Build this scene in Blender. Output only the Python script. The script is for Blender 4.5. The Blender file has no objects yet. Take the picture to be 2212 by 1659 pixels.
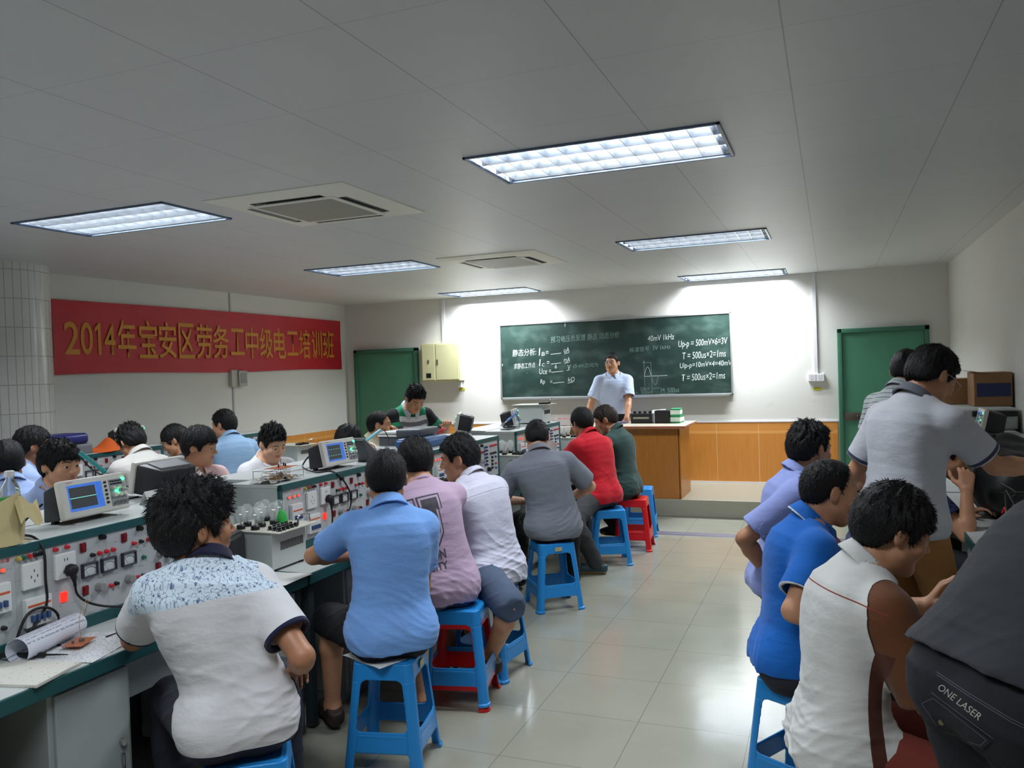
import bpy, bmesh, math, random
import numpy as np
from mathutils import Vector, Matrix, Euler
from mathutils.bvhtree import BVHTree
from concurrent.futures import ThreadPoolExecutor

SC = bpy.context.scene
COL = SC.collection
R = math.radians
random.seed(4)

# ------------------------------------------------------------------ camera
cam_d = bpy.data.cameras.new('camera')
cam = bpy.data.objects.new('camera', cam_d)
COL.objects.link(cam)
SC.camera = cam
YAW, PITCH, ROLL, FPX = -0.37549843, -0.01679651, -0.03343809, 1750.0
cam_d.sensor_fit = 'HORIZONTAL'
cam_d.sensor_width = 36.0
cam_d.lens = FPX / 2212.0 * 36.0
cam_d.clip_start = 0.05
fw = Vector((math.sin(YAW) * math.cos(PITCH), math.cos(YAW) * math.cos(PITCH), math.sin(PITCH)))
rt = fw.cross(Vector((0, 0, 1))).normalized()
up = rt.cross(fw)
r2 = math.cos(ROLL) * rt + math.sin(ROLL) * up
u2 = -math.sin(ROLL) * rt + math.cos(ROLL) * up
M = Matrix((r2, u2, -fw)).transposed().to_4x4()
M.translation = Vector((0, 0, 1.665))
cam.matrix_world = M

# ------------------------------------------------------------------ world, exposure, light
SC.view_settings.view_transform = 'Standard'
SC.view_settings.look = 'None'
SC.view_settings.gamma = 1.0
SC.view_settings.use_curve_mapping = False
SC.view_settings.exposure = 1.06
SC.cycles.use_denoising = True
SC.cycles.max_bounces = 8
SC.cycles.diffuse_bounces = 4
SC.cycles.glossy_bounces = 4
SC.cycles.transmission_bounces = 6
SC.cycles.sample_clamp_indirect = 6.0
SC.cycles.caustics_reflective = False
SC.cycles.caustics_refractive = False
world = bpy.data.worlds.new('world')
SC.world = world
world.use_nodes = True
world.node_tree.nodes['Background'].inputs[0].default_value = (0.6, 0.66, 0.72, 1)
world.node_tree.nodes['Background'].inputs[1].default_value = 0.02

CEIL = 2.705
XL, XR, YB, YF = -6.667, 1.25, 10.27, -2.2      # left wall, right wall, board wall, wall behind the camera
# recessed three-tube troffers: x0, x1, y0, y1, watts per tube
TROFFERS = [
    (-1.64, -0.42, 3.60, 4.20, 8.8), (-4.80, -3.56, 3.63, 4.22, 8.8),
    (-1.64, -0.44, 6.60, 7.20, 8.8), (-4.72, -3.54, 6.58, 7.17, 8.8),
    (-1.65, -0.45, 9.60, 10.20, 22.0), (-4.76, -3.54, 9.54, 10.14, 22.0),
    (-4.80, -3.56, 0.66, 1.25, 8.8), (-1.64, -0.42, 0.62, 1.22, 7.5),
]
for (x0, x1, y0, y1, wt) in TROFFERS:
    for k in range(3):
        ld = bpy.data.lights.new('tube_light', 'AREA')
        ld.shape = 'RECTANGLE'
        ld.size = (x1 - x0) - 0.10
        ld.size_y = 0.045
        ld.energy = wt
        ld.color = (0.905, 0.965, 1.0)
        lo = bpy.data.objects.new('tube_light', ld)
        COL.objects.link(lo)
        lo.location = ((x0 + x1) / 2, y0 + (y1 - y0) * (k + .5) / 3, CEIL + 0.055)
        lo['kind'] = 'helper'

# ------------------------------------------------------------------ materials
def s2l(c):
    return tuple(((v / 255.0) / 12.92) if v / 255.0 <= 0.04045 else (((v / 255.0) + 0.055) / 1.055) ** 2.4 for v in c)

_M = {}
def mat(name, rgb, rough=0.5, metal=0.0, bump=0.0, bscale=200.0, var=0.0, vscale=6.0, spec=0.5, emit=None, estr=0.0,
        alpha=1.0, trans=0.0, ior=1.45, coat=0.0, stretch=(1, 1, 1), coord='Object', detail=3.0):
    """rgb in display 0-255"""
    if name in _M:
        return _M[name]
    m = bpy.data.materials.new(name)
    m.use_nodes = True
    nt = m.node_tree
    b = nt.nodes['Principled BSDF']
    c = s2l(rgb) + (1,)
    b.inputs['Base Color'].default_value = c
    b.inputs['Roughness'].default_value = rough
    b.inputs['Metallic'].default_value = metal
    b.inputs['Specular IOR Level'].default_value = spec
    b.inputs['IOR'].default_value = ior
    b.inputs['Transmission Weight'].default_value = trans
    b.inputs['Coat Weight'].default_value = coat
    b.inputs['Alpha'].default_value = alpha
    if emit:
        b.inputs['Emission Color'].default_value = s2l(emit) + (1,)
        b.inputs['Emission Strength'].default_value = estr
    tc = nt.nodes.new('ShaderNodeTexCoord')
    mp = nt.nodes.new('ShaderNodeMapping')
    mp.inputs['Scale'].default_value = stretch
    nt.links.new(tc.outputs[coord], mp.inputs[0])
    if var > 0:
        n = nt.nodes.new('ShaderNodeTexNoise')
        n.inputs['Scale'].default_value = vscale
        n.inputs['Detail'].default_value = 5
        nt.links.new(mp.outputs[0], n.inputs['Vector'])
        mx = nt.nodes.new('ShaderNodeMix')
        mx.data_type = 'RGBA'
        mx.inputs[6].default_value = tuple(v * (1 - var) for v in c[:3]) + (1,)
        mx.inputs[7].default_value = tuple(min(1, v * (1 + var)) for v in c[:3]) + (1,)
        nt.links.new(n.outputs['Fac'], mx.inputs[0])
        nt.links.new(mx.outputs[2], b.inputs['Base Color'])
    if bump > 0:
        n2 = nt.nodes.new('ShaderNodeTexNoise')
        n2.inputs['Scale'].default_value = bscale
        n2.inputs['Detail'].default_value = detail
        nt.links.new(mp.outputs[0], n2.inputs['Vector'])
        bp = nt.nodes.new('ShaderNodeBump')
        bp.inputs['Strength'].default_value = bump
        bp.inputs['Distance'].default_value = 0.005
        nt.links.new(n2.outputs['Fac'], bp.inputs['Height'])
        nt.links.new(bp.outputs[0], b.inputs['Normal'])
    _M[name] = m
    return m


class NT:
    """small helper for building node materials by hand"""
    def __init__(s, name):
        s.m = bpy.data.materials.new(name)
        s.m.use_nodes = True
        s.nt = s.m.node_tree
        s.b = s.nt.nodes['Principled BSDF']
    def n(s, t, **kw):
        x = s.nt.nodes.new(t)
        for k, v in kw.items():
            setattr(x, k, v)
        return x
    def l(s, a, b):
        s.nt.links.new(a, b)
    def math(s, op, a, b=None, c=None, clamp=False):
        x = s.n('ShaderNodeMath', operation=op)
        x.use_clamp = clamp
        for i, v in enumerate((a, b, c)):
            if v is None:
                continue
            if isinstance(v, (int, float)):
                x.inputs[i].default_value = v
            else:
                s.l(v, x.inputs[i])
        return x.outputs[0]
    def mix(s, f, a, b):
        x = s.n('ShaderNodeMix', data_type='RGBA')
        for sock, v in ((x.inputs[0], f), (x.inputs[6], a), (x.inputs[7], b)):
            if isinstance(v, (int, float)):
                sock.default_value = v
            elif isinstance(v, tuple):
                sock.default_value = s2l(v) + (1,)
            else:
                s.l(v, sock)
        return x.outputs[2]
    def coords(s, kind='Object', attr=None):
        if attr:
            a = s.n('ShaderNodeAttribute')
            a.attribute_name = attr
            v = a.outputs['Vector']
        else:
            v = s.n('ShaderNodeTexCoord').outputs[kind]
        sp = s.n('ShaderNodeSeparateXYZ')
        s.l(v, sp.inputs[0])
        return v, sp.outputs[0], sp.outputs[1], sp.outputs[2]
    def noise(s, vec, scale, detail=3.0, stretch=None):
        if stretch:
            mp = s.n('ShaderNodeMapping')
            mp.inputs['Scale'].default_value = stretch
            s.l(vec, mp.inputs[0])
            vec = mp.outputs[0]
        x = s.n('ShaderNodeTexNoise')
        x.inputs['Scale'].default_value = scale
        x.inputs['Detail'].default_value = detail
        s.l(vec, x.inputs['Vector'])
        return x.outputs['Fac']
    def bump(s, h, strength=0.3, dist=0.005):
        x = s.n('ShaderNodeBump')
        x.inputs['Strength'].default_value = strength
        x.inputs['Distance'].default_value = dist
        s.l(h, x.inputs['Height'])
        s.l(x.outputs[0], s.b.inputs['Normal'])
    def line(s, v, period, width, phase=0.0):
        """1 on a grid line of the given width every period"""
        a = s.math('ADD', v, phase + 1000 * period)
        a = s.math('MODULO', a, period)
        a = s.math('SUBTRACT', a, period / 2)
        a = s.math('ABSOLUTE', a)
        return s.math('GREATER_THAN', a, period / 2 - width / 2)


# ------------------------------------------------------------------ objects
def tag(o, label=None, cat=None, group=None, kind=None):
    if label: o['label'] = label
    if cat: o['category'] = cat
    if group: o['group'] = group
    if kind: o['kind'] = kind
    return o

def thing(name, label, cat, loc=(0, 0, 0), rz=0.0, group=None):
    o = bpy.data.objects.new(name, None)
    o.empty_display_size = 0.1
    COL.objects.link(o)
    o.location = loc
    o.rotation_euler = (0, 0, rz)
    return tag(o, label, cat, group)

def kids(o):
    return [c for c in ALLOBJ.get(o.name, [])]

ALLOBJ = {}
def setparent(o, p):
    if p is not None:
        o.parent = p
        ALLOBJ.setdefault(p.name, []).append(o)

def copy_tree(o, label=None, loc=None, rz=None, group=None, skip=(), parent=None):
    c = o.copy()
    COL.objects.link(c)
    if parent is not None:
        setparent(c, parent)
    for ch in kids(o):
        if ch.name.split('.')[0] in skip:
            continue
        copy_tree(ch, parent=c)
    if label: c['label'] = label
    if group: c['group'] = group
    if loc is not None: c.location = loc
    if rz is not None: c.rotation_euler = (0, 0, rz)
    return c


class MB:
    """collects shapes in one bmesh, then links them as one mesh object"""
    def __init__(s):
        s.bm = bmesh.new()
        s.mi = 0
    def _mat(s, faces):
        for f in faces:
            f.material_index = s.mi
    def box(s, lo, hi, bev=0.0, rot=None, seg=2):
        g = bmesh.ops.create_cube(s.bm, size=1.0)
        vs = g['verts']
        c = [(a + b) / 2 for a, b in zip(lo, hi)]
        d = [abs(b - a) for a, b in zip(lo, hi)]
        for v in vs:
            v.co = Vector((v.co.x * d[0], v.co.y * d[1], v.co.z * d[2]))
        fs = set(f for v in vs for f in v.link_faces)
        s._mat(fs)
        if bev > 0:
            es = set(e for v in vs for e in v.link_edges)
            r = bmesh.ops.bevel(s.bm, geom=list(es), offset=min(bev, min(d) * .49), segments=seg, affect='EDGES', profile=.5)
            vs = list(set(v for f in r['faces'] for v in f.verts) | set(v for v in vs if v.is_valid))
            s._mat(r['faces'])
        for v in vs:
            if rot is not None:
                v.co = rot @ v.co
            v.co += Vector(c)
        return s
    def cyl(s, p0, p1, r0, r1=None, n=16, caps=True):
        r1 = r0 if r1 is None else r1
        p0, p1 = Vector(p0), Vector(p1)
        d = p1 - p0
        g = bmesh.ops.create_cone(s.bm, cap_ends=caps, cap_tris=False, segments=n, radius1=r0, radius2=max(r1, 1e-5), depth=d.length)
        q = d.to_track_quat('Z', 'Y').to_matrix()
        mid = (p0 + p1) / 2
        for v in g['verts']:
            v.co = q @ v.co + mid
        s._mat(set(f for v in g['verts'] for f in v.link_faces))
        return s
    def sphere(s, c, r, sub=2, sc=(1, 1, 1)):
        g = bmesh.ops.create_icosphere(s.bm, subdivisions=sub, radius=1.0)
        for v in g['verts']:
            v.co = Vector((v.co.x * r * sc[0], v.co.y * r * sc[1], v.co.z * r * sc[2])) + Vector(c)
        s._mat(set(f for v in g['verts'] for f in v.link_faces))
        return s
    def tube(s, pts, r, n=8, smooth=4, closed=False):
        pts = [Vector(p) for p in pts]
        if smooth and len(pts) > 2:
            pts = catmull(pts, smooth, closed)
        m = len(pts)
        rings = []
        ref = Vector((0, 0, 1))
        for i, p in enumerate(pts):
            if closed:
                t = pts[(i + 1) % m] - pts[i - 1]
            else:
                t = pts[min(i + 1, m - 1)] - pts[max(i - 1, 0)]
            if t.length < 1e-9: t = Vector((1, 0, 0))
            t.normalize()
            a = t.cross(ref)
            if a.length < .15:
                a = t.cross(Vector((1, 0, 0)))
            a.normalize()
            b = a.cross(t)
            rr = r[i] if isinstance(r, (list, tuple)) and len(r) == m else (r if not isinstance(r, (list, tuple)) else r[0])
            rings.append([s.bm.verts.new(p + rr * (math.cos(2 * math.pi * k / n) * a + math.sin(2 * math.pi * k / n) * b)) for k in range(n)])
        fs = []
        for i in range(m - (0 if closed else 1)):
            A, B = rings[i], rings[(i + 1) % m]
            for k in range(n):
                fs.append(s.bm.faces.new((A[k], A[(k + 1) % n], B[(k + 1) % n], B[k])))
        if not closed:
            fs.append(s.bm.faces.new(rings[0][::-1]))
            fs.append(s.bm.faces.new(rings[-1]))
        s._mat(fs)
        return s
    def lathe(s, prof, c=(0, 0, 0), n=24, axis='Z'):
        rings = []
        for (r, z) in prof:
            ring = []
            for k in range(n):
                a = 2 * math.pi * k / n
                p = Vector((max(r, 1e-5) * math.cos(a), max(r, 1e-5) * math.sin(a), z))
                if axis == 'X': p = Vector((p.z, p.x, p.y))
                if axis == 'Y': p = Vector((p.y, p.z, p.x))
                ring.append(s.bm.verts.new(p + Vector(c)))
            rings.append(ring)
        fs = []
        for A, B in zip(rings[:-1], rings[1:]):
            for k in range(n):
                fs.append(s.bm.faces.new((A[k], A[(k + 1) % n], B[(k + 1) % n], B[k])))
        fs.append(s.bm.faces.new(rings[0][::-1]))
        fs.append(s.bm.faces.new(rings[-1]))
        s._mat(fs)
        return s
    def prism(s, poly, ax, t0, t1, bev=0.0):
        """polygon (list of 2d points) extruded along axis ax (0,1,2) from t0 to t1"""
        def P(a, b, t):
            return {0: Vector((t, a, b)), 1: Vector((a, t, b)), 2: Vector((a, b, t))}[ax]
        A = [s.bm.verts.new(P(a, b, t0)) for a, b in poly]
        B = [s.bm.verts.new(P(a, b, t1)) for a, b in poly]
        n = len(poly)
        fs = [s.bm.faces.new(A[::-1]), s.bm.faces.new(B)]
        for k in range(n):
            fs.append(s.bm.faces.new((A[k], A[(k + 1) % n], B[(k + 1) % n], B[k])))
        if bev:
            es = list(set(e for f in fs for e in f.edges))
            r = bmesh.ops.bevel(s.bm, geom=es, offset=bev, segments=2, affect='EDGES', profile=.5)
            fs = [f for f in fs if f.is_valid] + r['faces']
        s._mat(fs)
        return s
    def quad(s, pts):
        f = s.bm.faces.new([s.bm.verts.new(p) for p in pts])
        f.material_index = s.mi
        return s
    def grid(s, fn, nu, nv):
        V = [[s.bm.verts.new(fn(i / nu, j / nv)) for j in range(nv + 1)] for i in range(nu + 1)]
        for i in range(nu):
            for j in range(nv):
                f = s.bm.faces.new((V[i][j], V[i + 1][j], V[i + 1][j + 1], V[i][j + 1]))
                f.material_index = s.mi
        return s
    def xform(s, m):
        bmesh.ops.transform(s.bm, matrix=m, verts=s.bm.verts)
        return s
    def build(s, name, mats, parent=None, loc=None, smooth=35, solid=0.0):
        bmesh.ops.recalc_face_normals(s.bm, faces=s.bm.faces)
        if solid:
            bmesh.ops.solidify(s.bm, geom=list(s.bm.faces), thickness=solid)
            bmesh.ops.recalc_face_normals(s.bm, faces=s.bm.faces)
        me = bpy.data.meshes.new(name)
        if smooth:
            for f in s.bm.faces:
                f.smooth = True
            lim = R(smooth)
            for e in s.bm.edges:
                if len(e.link_faces) == 2:
                    e.smooth = e.calc_face_angle(0) < lim
        s.bm.to_mesh(me)
        s.bm.free()
        for m in (mats if isinstance(mats, (list, tuple)) else [mats]):
            me.materials.append(m)
        o = bpy.data.objects.new(name, me)
        COL.objects.link(o)
        setparent(o, parent)
        if loc is not None:
            o.location = loc
        return o

def catmull(pts, k, closed=False):
    out = []
    m = len(pts)
    for i in range(m if closed else m - 1):
        p0 = pts[(i - 1) % m] if closed else pts[max(i - 1, 0)]
        p1, p2 = pts[i], pts[(i + 1) % m]
        p3 = pts[(i + 2) % m] if closed else pts[min(i + 2, m - 1)]
        for j in range(k):
            t = j / k
            out.append(.5 * (2 * p1 + (p2 - p0) * t + (2 * p0 - 5 * p1 + 4 * p2 - p3) * t * t + (3 * p1 - p0 - 3 * p2 + p3) * t ** 3))
    if not closed:
        out.append(pts[-1])
    return out

def struct(mb, name, m, **kw):
    o = mb.build(name, m, **kw)
    o['kind'] = 'structure'
    return o

def text_mesh(body, size=1.0, offset=0.0, extrude=0.0, shear=0.0, sx=1.0, align='LEFT', space=1.0):
    cu = bpy.data.curves.new('writing', 'FONT')
    cu.body = body
    cu.size = size
    cu.offset = offset
    cu.extrude = extrude
    cu.shear = shear
    cu.align_x = align
    cu.space_character = space
    cu.resolution_u = 4
    o = bpy.data.objects.new('writing', cu)
    COL.objects.link(o)
    dg = bpy.context.evaluated_depsgraph_get()
    me = bpy.data.meshes.new_from_object(o.evaluated_get(dg))
    bpy.data.objects.remove(o)
    bpy.data.curves.remove(cu)
    if sx != 1.0:
        for v in me.vertices:
            v.co.x *= sx
    return me

def mesh_obj(name, me, m, parent=None):
    me.name = name
    me.materials.clear()
    me.materials.append(m)
    o = bpy.data.objects.new(name, me)
    COL.objects.link(o)
    setparent(o, parent)
    return o

def place_text(name, body, origin, ux, uy, height, m, parent=None, width=None, offset=0.0, shear=0.0, extrude=0.0):
    """text whose box starts at origin, x axis ux, y axis uy, capital height about `height`, squeezed to `width`"""
    me = text_mesh(body, 1.0, offset, extrude, shear)
    co = np.array([v.co[:] for v in me.vertices])
    if len(co) == 0:
        return None
    lo, hi = co.min(0), co.max(0)
    sy = height / max(hi[1] - lo[1], 1e-6)
    sxx = (width / max(hi[0] - lo[0], 1e-6)) if width else sy
    ux, uy = Vector(ux).normalized(), Vector(uy).normalized()
    uz = ux.cross(uy)
    for v in me.vertices:
        x, y, z = v.co
        v.co = Vector(origin) + ux * (x - lo[0]) * sxx + uy * (y - lo[1]) * sy + uz * z
    return mesh_obj(name, me, m, parent)

def join_meshes(objs):
    """merges text pieces of one part into the first of them"""
    objs = [o for o in objs if o]
    bm = bmesh.new()
    for o in objs:
        bm.from_mesh(o.data)
    bm.to_mesh(objs[0].data)
    bm.free()
    for o in objs[1:]:
        p = o.parent
        if p is not None and o in ALLOBJ.get(p.name, []):
            ALLOBJ[p.name].remove(o)
        bpy.data.objects.remove(o)
    return objs[0]

# ------------------------------------------------------------------ signed-distance modelling
class Grid:
    """signed-distance samples on a rectilinear grid; shapes are blended in, then skinned"""
    def __init__(s, lo, hi, h, zfine=None):
        def ax(a, b, st):
            return np.arange(a, b + st, st, dtype=np.float32)
        s.X, s.Y = ax(lo[0], hi[0], h), ax(lo[1], hi[1], h)
        if zfine:
            z0, hz = zfine            # above z0 use the finer step
            s.Z = np.concatenate([ax(lo[2], z0 - h * .5, h), ax(z0, hi[2], hz)]).astype(np.float32)
        else:
            s.Z = ax(lo[2], hi[2], h)
        s.D = np.full((len(s.X), len(s.Y), len(s.Z)), 0.5, np.float32)
    def window(s, lo, hi):
        r = []
        for A, a, b in zip((s.X, s.Y, s.Z), lo, hi):
            i, j = np.searchsorted(A, a), np.searchsorted(A, b)
            r.append(slice(max(i - 1, 0), min(j + 1, len(A))))
        return tuple(r)
    def pts(s, w):
        return s.X[w[0]][:, None, None], s.Y[w[1]][None, :, None], s.Z[w[2]][None, None, :]
    def put(s, fn, lo, hi, k=0.0, op='add'):
        m = k + 0.02
        w = s.window([a - m for a in lo], [b + m for b in hi])
        D = s.D[w]
        if D.size == 0:
            return
        d = fn(*s.pts(w)).astype(np.float32)
        d = np.broadcast_to(d, D.shape)
        if op == 'add':
            if k > 0:
                h = np.clip(.5 + .5 * (D - d) / k, 0, 1)
                s.D[w] = D + (d - D) * h - k * h * (1 - h)
            else:
                s.D[w] = np.minimum(D, d)
        elif op == 'sub':
            if k > 0:
                h = np.clip(.5 - .5 * (D + d) / k, 0, 1)
                s.D[w] = D + (-d - D) * h + k * h * (1 - h)
            else:
                s.D[w] = np.maximum(D, -d)
        elif op == 'int':
            s.D[w] = np.maximum(D, d)
    def all(s, fn, op='int'):
        d = fn(*s.pts((slice(None),) * 3))
        s.D = (np.maximum(s.D, d) if op == 'int' else s.D + d).astype(np.float32)
    # shapes
    def cone(s, a, b, ra, rb, k=0.0, op='add'):
        a, b = np.asarray(a, float), np.asarray(b, float)
        ba = b - a
        bb = float(ba @ ba) + 1e-12
        def f(x, y, z):
            px, py, pz = x - a[0], y - a[1], z - a[2]
            t = np.clip((px * ba[0] + py * ba[1] + pz * ba[2]) / bb, 0, 1)
            dx, dy, dz = px - t * ba[0], py - t * ba[1], pz - t * ba[2]
            return np.sqrt(dx * dx + dy * dy + dz * dz) - (ra + t * (rb - ra))
        r = max(ra, rb)
        s.put(f, np.minimum(a, b) - r, np.maximum(a, b) + r, k, op)
    def ell(s, c, r, M=None, k=0.0, op='add'):
        """ellipsoid, M = 3x3 whose columns are its axes"""
        c, r = np.asarray(c, float), np.asarray(r, float)
        M = np.eye(3) if M is None else np.asarray(M)
        def f(x, y, z):
            px, py, pz = x - c[0], y - c[1], z - c[2]
            u = (px * M[0, 0] + py * M[1, 0] + pz * M[2, 0])
            v = (px * M[0, 1] + py * M[1, 1] + pz * M[2, 1])
            w = (px * M[0, 2] + py * M[1, 2] + pz * M[2, 2])
            k0 = np.sqrt((u / r[0]) ** 2 + (v / r[1]) ** 2 + (w / r[2]) ** 2)
            k1 = np.sqrt((u / r[0] ** 2) ** 2 + (v / r[1] ** 2) ** 2 + (w / r[2] ** 2) ** 2) + 1e-6
            return k0 * (k0 - 1) / k1
        e = np.abs(M) @ r
        s.put(f, c - e, c + e, k, op)
    def half(s, p, n):
        """keep the side of the plane the normal points away from"""
        p, n = np.asarray(p, float), np.asarray(n, float)
        n = n / np.linalg.norm(n)
        s.all(lambda x, y, z: (x - p[0]) * n[0] + (y - p[1]) * n[1] + (z - p[2]) * n[2])
    def skin(s):
        D = s.D
        D[0], D[-1] = np.maximum(D[0], .01), np.maximum(D[-1], .01)
        D[:, 0], D[:, -1] = np.maximum(D[:, 0], .01), np.maximum(D[:, -1], .01)
        D[:, :, 0], D[:, :, -1] = np.maximum(D[:, :, 0], .01), np.maximum(D[:, :, -1], .01)
        S = D < 0
        c8 = [S[i:S.shape[0] - 1 + i, j:S.shape[1] - 1 + j, k:S.shape[2] - 1 + k] for i in (0, 1) for j in (0, 1) for k in (0, 1)]
        al, an = c8[0].copy(), c8[0].copy()
        for q in c8[1:]:
            al &= q
            an |= q
        act = an & ~al
        I, J, K = np.nonzero(act)
        n = len(I)
        idx = np.full(act.shape, -1, np.int32)
        idx[I, J, K] = np.arange(n)
        off = [(i, j, k) for i in (0, 1) for j in (0, 1) for k in (0, 1)]
        V = np.stack([D[I + o[0], J + o[1], K + o[2]] for o in off], 1)
        P = np.zeros((n, 3), np.float32)
        cnt = np.zeros(n, np.float32)
        for a in range(8):
            for b_ in range(a + 1, 8):
                oa, ob = off[a], off[b_]
                if sum(abs(p - q) for p, q in zip(oa, ob)) != 1:
                    continue
                va, vb = V[:, a], V[:, b_]
                m = (va < 0) != (vb < 0)
                t = np.where(m, va / np.where(m, va - vb, 1), 0)
                for ax in range(3):
                    P[:, ax] += np.where(m, oa[ax] + t * (ob[ax] - oa[ax]), 0)
                cnt += m
        P /= cnt[:, None]
        out = np.empty_like(P)
        for ax, (A, I_) in enumerate(((s.X, I), (s.Y, J), (s.Z, K))):
            out[:, ax] = A[I_] + P[:, ax] * (A[np.minimum(I_ + 1, len(A) - 1)] - A[I_])
        quads = []
        for ax in range(3):
            sl0 = [slice(1, -1)] * 3
            sl1 = [slice(1, -1)] * 3
            sl0[ax], sl1[ax] = slice(0, -1), slice(1, None)
            a, b_ = S[tuple(sl0)], S[tuple(sl1)]
            for flip, m in ((False, a & ~b_), (True, ~a & b_)):
                i, j, k = np.nonzero(m)
                o = [i + 1, j + 1, k + 1]
                o[ax] = o[ax] - 1
                e1, e2 = (ax + 1) % 3, (ax + 2) % 3
                def cell(d1, d2):
                    q = [o[0].copy(), o[1].copy(), o[2].copy()]
                    q[e1] = q[e1] - d1
                    q[e2] = q[e2] - d2
                    return idx[q[0], q[1], q[2]]
                qd = np.stack([cell(1, 1), cell(0, 1), cell(0, 0), cell(1, 0)], 1)
                quads.append(qd[:, ::-1] if flip else qd)
        F = np.concatenate(quads)
        F = F[(F >= 0).all(1)]
        return out, F


def np_mesh(name, V, F, mats, parent=None, attr=None, mi=None, flat=False):
    me = bpy.data.meshes.new(name)
    me.vertices.add(len(V))
    me.vertices.foreach_set('co', np.ascontiguousarray(V, np.float32).ravel())
    me.loops.add(F.size)
    me.loops.foreach_set('vertex_index', np.ascontiguousarray(F, np.int32).ravel())
    me.polygons.add(len(F))
    me.polygons.foreach_set('loop_start', np.arange(0, F.size, F.shape[1], dtype=np.int32))
    me.polygons.foreach_set('loop_total', np.full(len(F), F.shape[1], np.int32))
    me.update(calc_edges=True)
    if not flat:
        me.polygons.foreach_set('use_smooth', np.ones(len(F), bool))
    for m in (mats if isinstance(mats, (list, tuple)) else [mats]):
        me.materials.append(m)
    if mi is not None:
        me.polygons.foreach_set('material_index', np.ascontiguousarray(mi, np.int32))
    if attr:
        for k, v in attr.items():
            a = me.attributes.new(k, 'FLOAT_VECTOR', 'POINT')
            a.data.foreach_set('vector', np.ascontiguousarray(v, np.float32).ravel())
    o = bpy.data.objects.new(name, me)
    COL.objects.link(o)
    setparent(o, parent)
    return o

# ------------------------------------------------------------------ surfaces of the room
def floor_mat():
    t = NT('floor_tile')
    v, x, y, z = t.coords('Object')
    g = t.math('MAXIMUM', t.line(x, 0.5, 0.003, 0.25 + 0.63), t.line(y, 0.5, 0.003, 0.25 - 4.45))
    n = t.noise(v, 3.0, 6)
    n2 = t.noise(v, 60.0, 4)
    c = t.mix(n, (150, 151, 138), (168, 167, 153))
    c = t.mix(t.math('MULTIPLY', n2, 0.25), c, (140, 138, 124))
    c = t.mix(t.math('MULTIPLY', g, 0.75), c, (96, 90, 90))
    t.l(c, t.b.inputs['Base Color'])
    t.l(t.math('MULTIPLY_ADD', n, 0.06, 0.115), t.b.inputs['Roughness'])
    t.b.inputs['Specular IOR Level'].default_value = 0.55
    # every tile lies a hair off level, so reflections break at the joints
    ff = t.math('FLOOR', t.math('DIVIDE', t.math('ADD', x, 0.63 + 500), 0.5))
    gg = t.math('FLOOR', t.math('DIVIDE', t.math('ADD', y, 500 - 4.45), 0.5))
    h = t.math('ADD', t.math('MULTIPLY', t.math('SINE', t.math('MULTIPLY_ADD', ff, 12.9, t.math('MULTIPLY', gg, 7.3))), x), 0.0)
    h = t.math('ADD', t.math('MULTIPLY', h, 0.003), t.math('MULTIPLY', t.noise(v, 5.0, 2), 0.003))
    h = t.math('SUBTRACT', h, t.math('MULTIPLY', g, 0.002))
    t.bump(h, 0.5, 1.0)
    return t.m

def ceiling_mat():
    t = NT('perforated_ceiling_panel')
    v, x, y, z = t.coords('Object')
    sx = t.line(x, 0.612, 0.005, 0.306 + 0.42)
    sy = t.line(y, 0.612, 0.003, 0.306 - 3.60)
    vo = t.n('ShaderNodeTexVoronoi')
    vo.feature = 'F1'
    vo.inputs['Scale'].default_value = 76.0
    vo.inputs['Randomness'].default_value = 0.0
    t.l(v, vo.inputs['Vector'])
    hole = t.math('LESS_THAN', vo.outputs['Distance'], 0.24)
    n = t.noise(v, 1.6, 4)
    c = t.mix(n, (206, 207, 207), (215, 216, 216))
    c = t.mix(t.math('MULTIPLY', hole, 0.5), c, (70, 72, 74))
    c = t.mix(t.math('MULTIPLY', sx, 0.45), c, (90, 92, 96))
    c = t.mix(t.math('MULTIPLY', sy, 0.35), c, (110, 112, 116))
    t.l(c, t.b.inputs['Base Color'])
    t.b.inputs['Roughness'].default_value = 0.42
    t.b.inputs['Specular IOR Level'].default_value = 0.45
    h = t.math('MULTIPLY', t.noise(v, 2.2, 2), 0.012)
    h = t.math('SUBTRACT', h, t.math('MULTIPLY', t.math('MAXIMUM', sx, sy), 0.003))
    t.bump(h, 0.45, 1.0)
    return t.m

def wall_mat():
    t = NT('white_wall_paint')
    v, x, y, z = t.coords('Object')
    n = t.noise(v, 1.3, 6)
    n2 = t.noise(v, 9.0, 6)
    c = t.mix(n, (214, 213, 208), (226, 225, 221))
    st = t.math('GREATER_THAN', n2, 0.69)
    c = t.mix(t.math('MULTIPLY', st, 0.12), c, (170, 165, 158))
    t.l(c, t.b.inputs['Base Color'])
    t.b.inputs['Roughness'].default_value = 0.75
    t.bump(t.math('MULTIPLY', t.noise(v, 120, 3), 0.001), 0.4, 1.0)
    return t.m

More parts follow.
